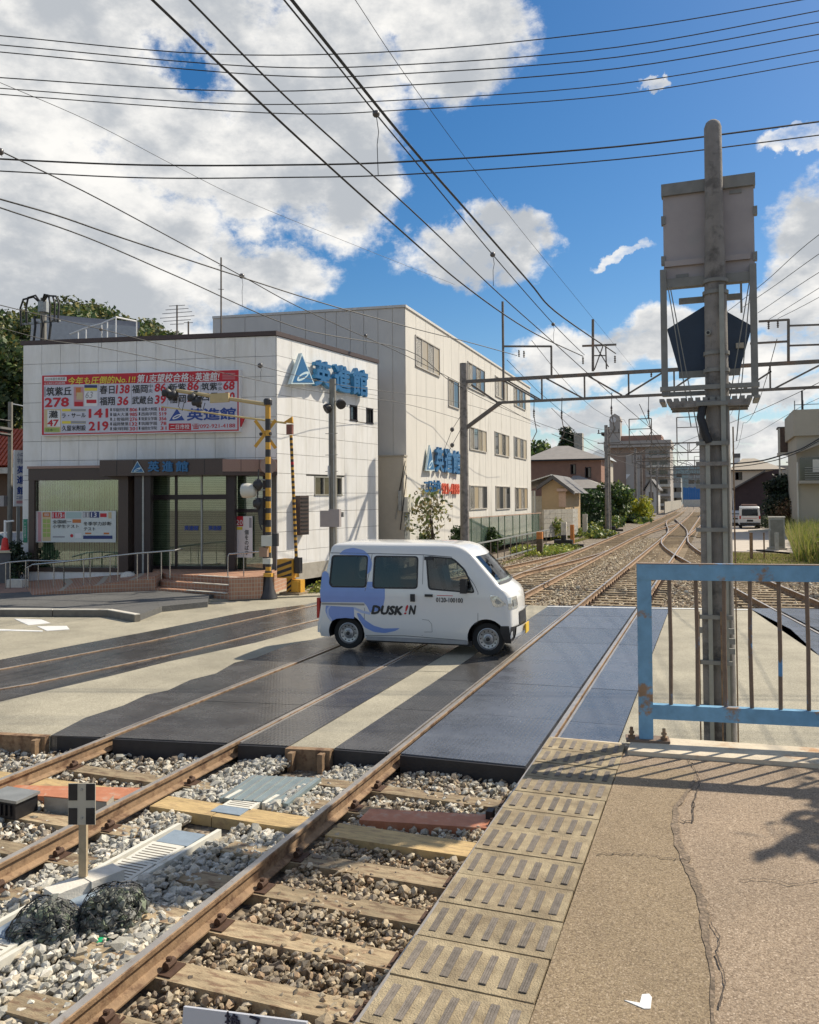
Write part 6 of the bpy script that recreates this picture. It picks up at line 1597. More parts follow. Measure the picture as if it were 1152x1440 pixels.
# annex at the near corner
zA = FMf.px(550, 643)[1]; sA = FMf.px(528, 700)[0]; 
mb = MB(); mb.fbox(FMf, sA, FMf.len + .02, 0, zA, .03, .55); mb.build('annex', mat('annex_beige', (.52, .47, .38), .8, var=.05), mid); MB().fbox(FMf, sA, FMf.len + .06, zA, zA + .06, .03, .6).build('annex_coping', M_conc, mid)
def WQ(x0, yt, yb, x1): return (FM.px(x0, 600)[0], FM.px(x1, 600)[0], FM.px(x0, yb)[1], FM.px(x0, yt)[1])
wins = [((584.5, 471, 515, 618.5), 'gbgb'), ((658, 508, 545, 682), 'bgbg'), ((696.7, 528, 557, 714), 'gbgb'), ((723, 543, 570, 739), 'bgbg'), ((630.5, 531, 571, 645.5), 'bg'),
        ((659.8, 599, 632, 683.6), 'bgbb'), ((695.4, 606, 639, 715.4), 'gbgb'), ((722.3, 613, 643, 739.7), 'gbgb'), ((659.3, 682, 717, 683.6), 'gbbg'), ((696, 683, 717, 716), 'bgbg'), ((723.3, 685, 717, 740.5), 'gbgb')]
for q, pat in wins: window(FM, WQ(*q), mid, len(pat), mat('window_frame_pale', (.50, .47, .42), .5), .02, pat)
for i in range(1, 20):
    s = FM.len * i / 20; MB().fbox(FM, s - .006, s + .006, .3, MZ - .05, .0, .004).build('panel_joint', mat('joint_shadowless', (.40, .38, .33), .9), mid)
MB().fbox(FM, .0, FM.len, .0, .45, .0, .10).build('plinth', M_conc, mid)
ms = thing('wall_sign', 'blue raised characters with emblem and phone number low on the pale three storey wall', 'sign', tuple(FM.p(4, 0, .1)))
FMo = FM.off(.08)
emblem(FMo, 596.5, 626, 608.5, 662, 602, ms, .08)
for ch, x0, y0, x1, y1 in (('英', 610.5, 629, 621.5, 664), ('進', 623, 631, 633, 665), ('館', 634.8, 634, 645.4, 667)):
    mb = MB(); ptext(mb, FMo, ch, x0, y0, x1, y1, .0, bold=.05, depth=.10); mb.build('character', M_sblue, ms)
mb = MB(); ptext(mb, FMo, '二日市校', 595.5, 675, 618.5, 694, .0, bold=.05, depth=.06); mb.build('character', M_sblue, ms)
mb = MB(); ptext(mb, FMo, '921-4188', 620.5, 680, 645, 695, .0, bold=.045, depth=.06); mb.build('character', mat('sign_red', (.62, .10, .05), .4), ms)
# electric meter box, cables on the wall
q = fr(FM.off(.1), 568.5, 699, 577, 720); mt = thing('meter_box', 'pale meter box on the corner of the three storey building', 'meter box', tuple(FM.p(1, 0, 0))); MB().fbox(FM, q[0], q[1], q[2], q[3], .02, .25).build('body', M_cream, mt); MB().fbox(FM, q[0] + .05, q[1] - .05, .2, q[2], .05, .1).build('conduit', M_steel, mt)
for (x0, y0, x1, y1) in ((570, 648, 560, 700), (571, 655, 556, 730), (572, 668, 563, 745)):
    FF2 = FMf.off(.6); a = FF2.px(x0, y0); b = FF2.px(x1, y1); MB().cyl(FF2.p(*a), FF2.p(*b), .018, n=5).build('conduit', M_black if y0 != 655 else M_steel, mt)
q = fr(FMf.off(.62), 560.5, 690, 564.5, 718); MB().fbox(FMf.off(.6), q[0], q[1], q[2], q[3], .0, .08).build('breaker', M_steel, mt)
# ================================================================== FOLIAGE
def leaves(name, clumps, n, size, cols, parent=None, flat=.6, **props):
    """leaf faces spread through the volume of uneven clumps; clumps: (x,y,z,rx,ry,rz)"""
    C_ = np.array(clumps, float); vol = (C_[:, 3] * C_[:, 4] * C_[:, 5]) ** .7; idx = RNG.choice(len(C_), n, p=vol / vol.sum())
    v = RNG.normal(size=(n, 3)); v /= np.linalg.norm(v, axis=1)[:, None]; r = RNG.uniform(0.35, 1.06, n) ** .55
    r = r * (1 + .14 * np.sin(v[:, 0] * 7 + idx) * np.cos(v[:, 2] * 6 + idx * 2))
    P_ = C_[idx, :3] + v * r[:, None] * C_[idx, 3:]
    P_ += RNG.normal(0, size * .5, (n, 3))
    nrm = v + RNG.normal(0, .7, (n, 3)); nrm /= np.linalg.norm(nrm, axis=1)[:, None]
    a = np.cross(nrm, RNG.normal(size=(n, 3))); a /= np.linalg.norm(a, axis=1)[:, None]; b = np.cross(nrm, a)
    s = size * RNG.uniform(.5, 1.3, n)[:, None]; a = a * s; b = b * s * flat
    V = np.stack([P_ - a, P_ - b, P_ + a, P_ + b], 1).reshape(-1, 3)
    pal = np.array(cols); ci = RNG.integers(0, len(pal), n); tone = 1 + .25 * np.sin(idx * 1.7)
    c = pal[ci] * (RNG.uniform(.65, 1.35, n) * tone)[:, None]; c = np.concatenate([c, np.ones((n, 1))], 1); c = np.repeat(c, 4, 0).astype(np.float32)
    me = bpy.data.meshes.new(name); me.vertices.add(4 * n); me.vertices.foreach_set('co', V.reshape(-1).astype(np.float32))
    me.loops.add(4 * n); me.loops.foreach_set('vertex_index', np.arange(4 * n, dtype=np.int32)); me.polygons.add(n); me.polygons.foreach_set('loop_start', np.arange(0, 4 * n, 4, dtype=np.int32)); me.update(calc_edges=True)
    at = me.color_attributes.new('col', 'FLOAT_COLOR', 'POINT'); at.data.foreach_set('color', c.reshape(-1)); me.materials.append(FOL)
    return me
M_bark = mat('bark', (.10, .075, .05), .9, var=.3, scale=10, bump=.5, bscale=30)
GREEN = [(.045, .085, .022), (.06, .11, .03), (.035, .065, .02), (.085, .125, .035)]
DARK = [(.018, .035, .018), (.028, .05, .022), (.012, .026, .015), (.04, .055, .03)]
OLIVE = [(.12, .14, .035), (.07, .10, .03), (.20, .175, .05), (.045, .07, .025)]
LIME = [(.20, .26, .04), (.28, .30, .05), (.12, .19, .04), (.33, .33, .08)]
def tree(label, x, y, z0, h, w, cols, n=3500, leaf=.16, trunk=.14, group=None, name='tree', cat='tree', blobs=11, ztrunk=.3, low=.25, dy=None):
    t = thing(name, label, cat, (x, y, z0), 0, group)
    cl = []
    for i in range(blobs):
        u = random.random(); zz = z0 + h * (low + (1 - low - .12) * (i + .5) / blobs); ww = w * (1 - .55 * abs((zz - z0) / h - .55)) * .5
        a = random.uniform(0, 6.28); r = ww * random.uniform(.1, .62)
        k = random.uniform(.38, .62) * ww
        cl.append((x + r * math.cos(a), y + r * math.sin(a), zz, k * 1.1, k * 1.1, k * .85))
    inv = WM[t.name].inverted()
    mb = MB(); mb.tube([(x, y, z0 - .1), (x + .05 * w, y, z0 + h * .3), (x - .02 * w, y + .03 * w, z0 + h * .6), (x, y, z0 + h * .85)], [trunk, trunk * .8, trunk * .5, trunk * .15], 7)
    for c in cl[::2]: mb.tube([(x, y, z0 + h * .3), ((x + c[0]) / 2, (y + c[1]) / 2, (z0 + h * .35 + c[2]) / 2), c[:3]], [trunk * .5, trunk * .3, trunk * .1], 5)
    mb.build('trunk', M_bark, t)
    me = leaves('crown', cl, n, leaf, cols); me.transform(inv)
    mesh_obj('crown', me, t)
    return t
def shrub(label, box, n, leaf, cols, cat='shrub', name='shrub', group=None, blobs=9, kind=None):
    x0, y0, z0, x1, y1, z1 = box
    cl = [(random.uniform(x0, x1), random.uniform(y0, y1), random.uniform(z0, (z0 + z1) / 2), (x1 - x0) * .28 + .1, (y1 - y0) * .28 + .1, (z1 - z0) * random.uniform(.35, .6)) for _ in range(blobs)]
    me = leaves(name, cl, n, leaf, cols)
    return mesh_obj(name, me, None, None, label=label, cat=cat, group=group, kind=kind)

# ================================================================== CATENARY GANTRIES
gpx, gpy = -9.40, 31.7
GF = Frame((gpx, gpy), (gpx + 1, gpy))
gan = thing('catenary_gantry', 'nearest steel catenary gantry with its pole in front of the three storey building', 'gantry', (gpx, gpy, 0))
MB().cyl((gpx, gpy, 0), (gpx, gpy, GF.px(650, 511)[1]), .19, .15, 14).build('pole', M_pole, gan, smooth=50)
def gp(x, y, o=0): s, z = GF.px(x, y); return GF.p(s, z, o)
def gb(x0, y0, x1, y1, w=.09, name='beam', o=0, m=M_gantry, par=gan): return MB().beam(gp(x0, y0, o), gp(x1, y1, o), w, w).build(name, m, par)
gb(651, 537, 1180, 506.5, .13, 'top_chord'); gb(698, 566.5, 1180, 543, .10, 'bottom_chord')
gb(654, 603, 704, 566, .14, 'strut'); gb(663, 541, 700, 566, .08, 'brace')
for (a, b) in (((710, 536), (757, 563)), ((757, 563), (823, 529)) if False else ((712, 534), (760, 562)), ((768, 532), (820, 560)), ((826, 528), (875, 556)), ((880, 556), (935, 522)), ((938, 553), (985, 521)), ((1000, 520), (1040, 549)), ((1045, 548), (1085, 522)), ((1090, 546), (1152, 514))):
    gb(*a, *b, .06, 'brace')
for x in (762, 822, 884, 948, 1083):
    yt = lerp(537, 506.5, (x - 651) / 529); yb = lerp(566.5, 543, (x - 698) / 482); gb(x, yt, x + .5, yb, .06, 'post')
gb(707, 424, 708.5, 562, .08, 'mast'); gb(709, 487, 776, 487, .07, 'cross_arm'); gb(775.5, 487, 775.8, 528, .07, 'post')
gb(834, 449, 834, 522, .09, 'mast'); gb(819, 486.5, 867, 484.5, .07, 'cross_arm'); gb(836, 520, 848, 487, .04, 'brace'); gb(856, 516, 838, 487, .04, 'brace'); gb(852, 486, 853, 519, .05, 'post'); gb(836, 500, 853, 500, .04, 'brace')
gb(1109, 449, 1109, 508, .09, 'post'); gb(1067, 452, 1110, 449.5, .07, 'cross_arm'); gb(1055, 483, 1109, 480, .07, 'cross_arm'); gb(1110, 458, 1170, 456, .06, 'cross_arm'); gb(1110, 486, 1170, 484, .06, 'cross_arm')
def insul(x, y, L_=.28, par=gan, r=.045, o=0, fn=None):
    p = (fn or gp)(x, y, o); MB().lathe(p - Vector((0, 0, L_)), [(.015, 0), (r, .03), (.02, .06), (r, .1), (.02, .13), (r, .17), (.02, .2), (r, .24), (.015, L_)], 8).build('insulator', M_insul, par)
for (x, y) in ((730, 492), (737, 493), (820, 502), (865, 500), (762, 546), (916, 520), (1081, 452), (1094, 450)): insul(x, y)
for (x, y, l) in ((751, 575, .7), (790, 577, .9), (860, 570, .5), (912, 575, .7)):
    insul(x, y, .35); MB().cyl(gp(x, y), gp(x + .5, y - 18), .015, n=5).build('hanger', M_wire, gan)
    MB().tube([gp(x, y + 10), gp(x + 4, y + 32), gp(x - 3, y + 46)], .018, 5).build('steady_arm', M_gantry, gan)
MB().beam(GF.p(16.5, 0, 0), GF.p(16.5, 7.4, 0), .26, .26).build('pole', M_pole, gan)
# farther gantries, one kind copied
def far_gantry(label, y, xl, xr_, parent_loc=None, h=6.9):
    t = thing('catenary_gantry', label, 'gantry', (xl, y, 0), 0, 'catenary gantries down the line')
    B = lambda a, b, w, nm: MB().beam((a[0], y, a[1]), (b[0], y, b[1]), w, w).build(nm, M_gantry, t)
    MB().cyl((xl, y, 0), (xl, y, h + 1.6), .18, .14, 10).build('pole', M_pole, t, smooth=50); MB().cyl((xr_, y, 0), (xr_, y, h + 1.6), .18, .14, 10).build('pole', M_pole, t, smooth=50)
    B((xl, h), (xr_, h), .10, 'top_chord'); B((xl, h - .75), (xr_, h - .75), .09, 'bottom_chord')
    n = 10; mb = MB()
    for i in range(n):
        a = lerp(xl, xr_, i / n); b = lerp(xl, xr_, (i + 1) / n)
        mb.beam((a, y, h - .75 if i % 2 else h), (b, y, h if i % 2 else h - .75), .05, .05); mb.beam((b, y, h - .75), (b, y, h), .05, .05)
    mb.build('lattice', M_gantry, t)
    for x in (xl + 1.8, xr_ - 3.6):
        B((x, h), (x, h + 2.0), .08, 'post'); B((x + 1.7, h), (x + 1.7, h + 2.0), .08, 'post'); B((x, h + 2.0), (x + 1.7, h + 2.0), .07, 'cross_arm'); B((x, h + 1.2), (x + 1.7, h + 1.2), .06, 'cross_arm')
    for x in (-6.0, -2.6): B((x, h - .75), (x, h - 1.5), .05, 'drop'); MB().beam((x, y, h - 1.45), (x + 1.0, y, h - 1.75), .05, .05).build('steady_arm', M_gantry, t)
    return t
names_ = ['second catenary gantry down the line, just above the red roofed distance', 'third catenary gantry down the line before the apartment block', 'fourth catenary gantry down the line', 'fifth catenary gantry down the line near the blue sheet', 'sixth and farthest catenary gantry down the line']
for i, (yy, xl, xr_) in enumerate(((67, -8.0, 1.0), (100, -8.6, .9), (134, -9.2, .9), (168, -10.5, .6), (205, -12.0, -.8))): far_gantry(['second catenary gantry down the line, first lattice beam beyond the mast', names_[1], 'fourth catenary gantry down the line, beyond the apartment block pole', names_[3], names_[4]][i], yy, xl, xr_)
# tall thin poles left of the line
def line_pole(label, px_, base, top, Z, r=.15, arms=True):
    p = pt(px_, base, Z); zt = pt(px_, top, Z).z
    t = thing('line_pole', label, 'pole', (p.x, p.y, 0), 0, None)
    MB().cyl((p.x, p.y, 0), (p.x, p.y, zt), r, r * .75, 10).build('pole', M_pole, t, smooth=50)
    if arms:
        for dz in (.5, 1.3): MB().beam((p.x - .9, p.y, zt - dz), (p.x + .9, p.y, zt - dz), .07, .07).build('cross_arm', M_gantry, t)
        for sx_ in (-.8, -.3, .4, .8): MB().cyl((p.x + sx_, p.y, zt - .48), (p.x + sx_, p.y, zt - .2), .05, n=6).build('insulator', M_insul, t)
    return t
line_pole('dark pole standing before the clipped hedge with a small junction at its foot', 858, 744, 600, 66, .12)
line_pole('pole rising just behind the hedge end near the far crossing', 903, 726, 640, 100, .17)
line_pole('thin pole in front of the small gabled house', 925, 722, 655, 128, .16, False)
line_pole('rusty brown pole right behind the grey mast', 1026.5, 752, 642, 55, .09, False)

# ================================================================== WIRES
def wire(label, pts_, Z0, Z1, r, name='overhead_wire', ext=True, k=6, z_at_end=None):
    """a hanging wire through the given sight lines, its distance running from Z0 to Z1"""
    if ext:
        a, b = pts_[0], pts_[1]; d = math.dist(a, b); pts_ = [(a[0] - (b[0] - a[0]) / d * 120, a[1] - (b[1] - a[1]) / d * 120)] + list(pts_)
    L_ = [0]
    for a, b in zip(pts_[:-1], pts_[1:]): L_.append(L_[-1] + math.dist(a, b))
    o = []
    N = len(pts_)
    for i in range(N - 1):
        p0 = pts_[max(i - 1, 0)]; p1 = pts_[i]; p2 = pts_[i + 1]; p3 = pts_[min(i + 2, N - 1)]
        for j in range(k):
            t = j / k; f = lambda a, b, c, d: .5 * (2 * b + (c - a) * t + (2 * a - 5 * b + 4 * c - d) * t * t + (3 * b - a - 3 * c + d) * t ** 3)
            o.append((f(p0[0], p1[0], p2[0], p3[0]), f(p0[1], p1[1], p2[1], p3[1]), lerp(L_[i], L_[i + 1], t) / L_[-1]))
    o.append((*pts_[-1], 1.0))
    P_ = [pt(x, y, 1 / lerp(1 / Z0, 1 / Z1, u)) for x, y, u in o]
    if 'telephone' not in label: P_.insert(0, P_[0] + (P_[0] - P_[1]).normalized() * 30)
    if 'crossing' in label: P_.append(P_[-1] + (P_[-1] - P_[-2]).normalized() * 30)
    ob = MB().tube(P_, r, 5).build(name, M_wire)
    ob['label'] = label; ob['category'] = 'wire'
    return P_
XL, XR_ = -140, 1290
wire('topmost of the six wires crossing the sky', [(XL, 40), (0, 50), (300, 76), (576, 71), (870, 42), (1126, 0), (1220, -18)], 15, 15, .010, ext=False)
wire('second wire from the top of the six crossing the sky', [(XL, 52), (0, 63), (350, 93), (576, 90.5), (870, 66), (1152, 15), (1240, -2)], 15, 15, .010, ext=False)
wire('third wire from the top of the six crossing the sky', [(XL, 60), (0, 73), (380, 106), (576, 103), (870, 80), (1152, 31), (1240, 15)], 15, 15, .010, ext=False)
wire('fourth wire from the top of the six crossing the sky', [(XL, 98), (0, 109), (330, 128), (576, 119.5), (870, 96), (1152, 48), (1240, 32)], 16, 16, .011, ext=False)
wire('fifth wire from the top of the six crossing the sky', [(XL, 112), (0, 124), (330, 146), (576, 140), (870, 118), (1152, 70), (1240, 53)], 16, 16, .010, ext=False)
wire('lowest of the six wires crossing the sky', [(XL, 119), (0, 132.5), (380, 159), (576, 154), (870, 133), (1152, 86), (1240, 70)], 16, 16, .010, ext=False)
wire('upper thick twisted cable crossing behind the mast top', [(XL, 214), (0, 223.5), (200, 232), (400, 232), (576, 227), (870, 206), (1152, 171), (1240, 158)], 17, 17, .019, ext=False)
wire('lower twisted cable crossing behind the mast top', [(XL, 234), (0, 240.5), (200, 250), (400, 249.5), (576, 245), (870, 224), (1152, 190), (1240, 178)], 17, 17, .014, ext=False)
A_ = wire('overhead feeder wire running over the railway from upper left, leftmost', [(215, 0), (400, 176), (576, 335), (654, 402), (740, 462), (820, 501)], 8.5, 30, .018)
wire('overhead feeder wire running over the railway, second from the left', [(267, 0), (400, 134), (576, 293), (690, 402), (777, 480), (866, 560), (960, 640)], 8.5, 62, .014)
wire('thin wire with ball insulator hangers over the railway', [(400, 0), (465, 80), (529, 160), (576, 217), (693, 358), (778, 455), (822, 499)], 8.5, 30, .012)
wire('thickest black cable running over the railway', [(411, 0), (480, 86), (576, 204), (660, 300), (743, 395), (780, 437), (866, 497)], 8.0, 30, .021)
wire('faint thin wire crossing the blue sky towards the mast', [(500, 0), (570, 105), (700, 282), (826, 438)], 12, 34, .006)
wire('thin wire running from the upper left down to the three storey building', [(0, 116), (125, 170), (250, 235), (350, 284), (530, 357), (640, 400)], 14, 33, .006)
wire('wire with a ball hanger falling from the left edge past the school roof', [(0, 212), (120, 270), (240, 334), (340, 388), (405, 424), (475, 457), (571, 500), (680, 556), (760, 600)], 12, 44, .012)
wire('long black messenger cable falling from the left edge behind the ball hanger', [(0, 280), (80, 303), (170, 334), (340, 390), (450, 425), (571, 459), (658, 481), (727, 500)], 12, 32, .015)
wire('lower black cable falling from the left edge over the school roof', [(0, 292), (120, 333), (250, 389), (415, 460), (571, 492), (640, 540), (745, 590), (850, 625)], 12, 60, .013)
wire('thin wire sagging in front of the school parapet', [(0, 429), (57, 443), (142, 463), (250, 490), (366, 515), (470, 540), (640, 565), (760, 600)], 14, 50, .009)
wire('lower thin wire sagging across the tiled school front', [(0, 461), (67, 478), (143, 489), (293, 520), (430, 548), (560, 566), (650, 590)], 14, 32, .008)
# contact wires and messengers converging down the line
for i, (lab, x, z, yA, yB, r) in enumerate((('contact wire above the nearest track', -2.55, 5.2, 31.7, 205, .012), ('contact wire above the second track', -5.85, 5.2, 31.7, 205, .012), ('messenger wire above the nearest track', -2.55, 6.2, 31.7, 205, .013), ('messenger wire above the second track', -5.85, 6.2, 31.7, 205, .013),
                                      ('feeder wire along the left ends of the gantries', -7.6, 8.2, 31.7, 205, .014), ('feeder wire along the right ends of the gantries', 2.2, 8.3, 31.7, 205, .014), ('upper feeder wire along the left gantry ends', -6.6, 8.9, 31.7, 205, .013), ('upper feeder wire along the right gantry ends', 1.2, 8.9, 31.7, 205, .013))):
    P_ = []
    ys_ = [yA, 67, 100, 134, 168, 205]
    for a, b in zip(ys_[:-1], ys_[1:]):
        for j in range(6):
            u = j / 6; sag = (.9 if 'messenger' in lab or 'feeder' in lab else .05) * 4 * u * (1 - u); P_.append((x + bend(lerp(a, b, u)), lerp(a, b, u), z - sag))
    ob = MB().tube(P_, r, 4).build('overhead_wire', M_wire); ob['label'] = lab; ob['category'] = 'wire'
wire('black feeder rising to the upper right from the gantry insulator', [(1290, 235), (1152, 330), (1081, 392), (1040, 425), (1020, 440)], 18, 30, .010, ext=False)
wire('second feeder rising to the upper right behind the mast', [(1290, 262), (1152, 357), (1092, 400), (1045, 432)], 18, 30, .010, ext=False)
wire('third wire rising to the right edge from the gantry', [(1290, 300), (1152, 383), (1081, 430), (1066, 440)], 19, 30, .010, ext=False)
wire('fourth wire rising to the right edge from the gantry arm', [(1290, 320), (1152, 405), (1082, 449)], 19, 30, .009, ext=False)
wire('fifth wire rising to the right edge from the gantry arm', [(1290, 340), (1152, 418), (1094, 448)], 19, 30, .009, ext=False)
wire('contact messenger slanting up to the right edge', [(1290, 470), (1152, 538), (1080, 572), (1024, 596), (960, 622), (900, 648)], 17, 60, .010, ext=False)
P_ = wire('contact wire with droppers slanting up behind the beige building', [(1290, 505), (1152, 560), (1110, 582), (1083, 598), (1060, 611), (1030, 622)], 18, 50, .008, ext=False)
wire('telephone cable looping across the right houses', [(1180, 600), (1152, 617), (1125, 632), (1100, 640), (1070, 648), (1030, 652), (1027, 650)], 55, 56, .05, ext=False)
wire('thinner telephone cable looping across the right houses', [(1180, 604), (1150, 621), (1122, 636), (1095, 646), (1062, 653), (1030, 657)], 55, 56, .03, ext=False)
# ball insulators with droppers
for (x, y, yb, Z, lab) in ((529, 160, 247, 12.0, 'black ball insulator with a long dropper high in the centre'), (693, 358, 402, 17.5, 'black ball insulator with a dropper over the three storey roof'), (340, 388, 430, 22, 'black ball insulator with a dropper above the school roof'), (142, 463, 489, 20, 'small ball insulator in front of the school parapet'), (0, 213, 220, 12, 'black ball insulator at the left picture edge'), (778, 456, 484, 26, 'small ball insulator before the gantry frame'), (514, 472, 498, 30, 'small ball insulator beside the tall panel wall'), (366, 514, 534, 24, 'small ball insulator near the billboard corner')):
    p = pt(x, y, Z); t = thing('ball_insulator', lab, 'insulator', tuple(p)); r = (5.2 if Z < 15 else 3.8 if Z < 25 and x > 300 else 2.6) * Z / 1152
    MB().lathe(p - Vector((0, 0, r)), [(.0, 0), (r * .6, r * .2), (r * .95, r * .6), (r, r), (r * .95, r * 1.4), (r * .6, r * 1.8), (.0, 2 * r)], 12).build('ball', M_insul, t, smooth=60)
    q = pt(x + (1 if Z > 13 else 3), yb, Z); MB().tube([p, p.lerp(q, .3) + Vector((.03, 0, 0)), p.lerp(q, .5), q], .006, 4).build('dropper', M_wire, t)
# guy wires with egg insulators beside the gantry pole
for (a, b, c) in (((648, 585), (636, 604), (618, 650)), ((650, 600), (636, 626), (628, 640))):
    t = thing('guy_wire', 'thin guy wire with an egg insulator left of the gantry pole, ' + ('upper' if a[0] == 648 else 'lower') + ' one', 'wire', tuple(pt(*b, 31)))
    MB().tube([pt(*a, 31.2), pt(*b, 31), pt(*c, 31)], .01, 4).build('strand', M_wire, t); p = pt(*b, 31); MB().lathe(p - Vector((0, 0, .09)), [(.02, 0), (.08, .05), (.08, .13), (.02, .18)], 8).build('egg', M_insul, t)

# ================================================================== FENCES LEFT OF THE TRACKS
M_mesh = bpy.data.materials.new('wire_mesh'); M_mesh.use_nodes = True
t = M_mesh.node_tree; b_ = t.nodes['Principled BSDF']; b_.inputs['Base Color'].default_value = (.10, .16, .12, 1); trn = t.nodes.new('ShaderNodeBsdfTransparent'); mx_ = t.nodes.new('ShaderNodeMixShader'); mx_.inputs[0].default_value = .38
t.links.new(trn.outputs[0], mx_.inputs[1]); t.links.new(b_.outputs[0], mx_.inputs[2]); t.links.new(mx_.outputs[0], t.nodes['Material Output'].inputs['Surface'])
f0 = pt(553, 737, 33.5); f1 = pt(761, 722, 54)
F1 = Frame((f0.x, f0.y), (f1.x, f1.y)); zt = 1.72
mf = thing('mesh_fence', 'green wire mesh fence before the three storey building', 'fence', (f0.x, f0.y, 0))
MB().beam(F1.p(0, zt, 0), F1.p(F1.len, zt, 0), .05, .05).build('top_rail', mat('fence_rail', (.42, .28, .20), .7), mf)
M_fp = mat('fence_green', (.10, .15, .10), .6)
for i, x in enumerate((568.7, 597, 623, 648.6, 663, 677, 688.5, 701.5, 710, 721.5, 731, 740.5, 749, 758)):
    s = F1.px(x, 745)[0]; MB().beam(F1.p(s, 0, 0), F1.p(s, zt + .02, 0), .05, .05).build('post', M_fp, mf)
    if i < 13: MB().fbox(F1, s + .02, F1.px((568.7, 597, 623, 648.6, 663, 677, 688.5, 701.5, 710, 721.5, 731, 740.5, 749, 758)[i + 1], 745)[0] - .02, .05, zt - .03, -.004, .004).build('mesh_panel', M_mesh, mf)
g0, g1 = G(649, 805), G(772, 769)
F2_ = Frame(g0, g1); zt = F2_.px(700, 759)[1]
gf = thing('guard_fence', 'low grey steel guard fence curving along the weeds beyond the van', 'fence', (*g0, 0))
MB().beam(F2_.p(-1, zt, 0), F2_.p(F2_.len, zt, 0), .06, .05).build('top_rail', M_steel, gf); MB().beam(F2_.p(-1, .12, 0), F2_.p(F2_.len, .12, 0), .06, .05).build('bottom_rail', M_steel, gf)
s = -.5
while s < F2_.len + .1: MB().beam(F2_.p(s, 0, 0), F2_.p(s, zt, 0), .035, .035).build('baluster', M_gantry, gf); s += 1.15
# concrete and orange marker posts, switch machines
def mpost(label, px_, yb, yt, m, w=.2, cap=None, name='marker_post'):
    x, y = G(px_, yb); Z = proj_depth(x, y); h = CAM_H - 0 + 0
    zt = pt(px_, yt, Z).z; t = thing(name, label, 'post', (x, y, 0)); MB().box(x - w / 2, y - w / 2, -.1, x + w / 2, y + w / 2, zt - (0.35 if cap else 0)).build('post', m, t)
    if cap: MB().box(x - w / 2, y - w / 2, zt - .35, x + w / 2, y + w / 2, zt).build('painted_top', cap, t)
def XF2(px0, px1, Z, yy=700):
    """frame parallel to the sleepers (square to the line) seen from px0 to px1"""
    a = pt(px0, yy, Z); r = ray(px1, yy); k = a.y / r[1]; return Frame((a.x, a.y), (float(r[0] * k), a.y)), a
def proj_depth(x, y, z=0): return float((np.array([x, y, z]) - EYE) @ fw)
M_orp = mat('post_orange', (.50, .19, .05), .7, var=.2, scale=8)
mpost('rotten wooden post with an orange top beside the guard fence', 759.5, 777, 748, M_bark, .28, M_orp)
mpost('white concrete post nearest the switch machine', 793.5, 762, 734, M_concl, .32); mpost('orange post right beside the white concrete post', 805, 762, 738, M_orp, .22)
mpost('white concrete post standing in front of the hedge', 823, 750, 723, M_concl, .34); mpost('short white post far along the left verge', 896, 726, 712, M_concl, .35)
for px_, py_, lab in ((793, 768, 'black point machine at the foot of the white post'), (857, 746, 'black point machine at the foot of the dark pole')):
    x, y = G(px_, py_); t = thing('point_machine', lab, 'point machine', (x, y, -.1)); MB().box(x - .5, y - .25, -.05, x + .5, y + .25, .35).build('body', M_black, t); MB().box(x - 1.1, y - .12, -.05, x + 1.1, y + .12, .12).build('arms', M_black, t); MB().cyl((x, y, .3), (x, y, .62), .16, n=8).build('lever', M_black, t)
x, y = G(757, 772)

# weeds and plants on the left verge
def gbox(px0, px1, py, h, d=1.5): a = G(px0, py); b = G(px1, py); return (min(a[0], b[0]), min(a[1], b[1]) , -.1, max(a[0], b[0]), max(a[1], b[1]) + d, h)
shrub('bright weeds at the foot of the barrier machine', gbox(425, 450, 835, .32, .8), 900, .05, LIME, 'weeds', 'weeds')
shrub('green weeds along the foot of the low guard fence', gbox(715, 790, 776, .22, 3), 2600, .09, LIME, 'weeds', 'weeds')
shrub('green weeds around the white concrete posts', gbox(790, 850, 752, .35, 5), 3000, .14, LIME + GREEN, 'weeds', 'weeds')
shrub('leafy verge plants in front of the clipped hedge', gbox(822, 862, 740, .9, 6), 3500, .2, LIME + GREEN, 'plants', 'plants')
shrub('low weeds on the verge below the bright green hedge', gbox(865, 905, 733, .8, 9), 2600, .25, LIME + GREEN, 'weeds', 'weeds')
shrub('yellow flowering bush beside the far end of the hedge', (*(lambda p: (p.x - 1, p.y - 1))(pt(893, 712, 95)), .3, *(lambda p: (p.x + 1.2, p.y + 2))(pt(893, 712, 95)), 3.2), 1500, .25, [(.45, .42, .05), (.3, .34, .05)], 'bush')
vp = pt(600, 705, 32.4); tree('spindly tree with yellowing leaves below the blue wall sign', vp.x + .2, vp.y, 0, 3.3, 2.4, [(.30, .30, .12), (.14, .18, .06), (.36, .30, .16)], 420, .10, .05, blobs=9, low=.45)
vp = pt(640, 745, 32.8); tree('dense green shrub behind the mesh fence left of the gantry pole', vp.x - .3, vp.y + 1.6, 0, 1.6, 1.2, GREEN, 1500, .08, .05, low=.05)
vp = pt(585, 752, 33); tree('leafy climbing bush behind the mesh fence near the meter box', vp.x + .1, vp.y + 1.2, 0, 1.3, 1.5, GREEN + OLIVE, 1800, .08, .05, low=.05)
vp = pt(682, 748, 43); tree('shrub behind the mesh fence just right of the gantry pole', vp.x, vp.y + 1.5, 0, 1.1, 1.5, GREEN, 1200, .10, .05, low=.05)
vp = pt(770, 742, 56); tree('low yellow green bush behind the end of the mesh fence', vp.x + .3, vp.y + 2, 0, 1.1, 2.0, LIME, 1200, .12, .05, low=.05)

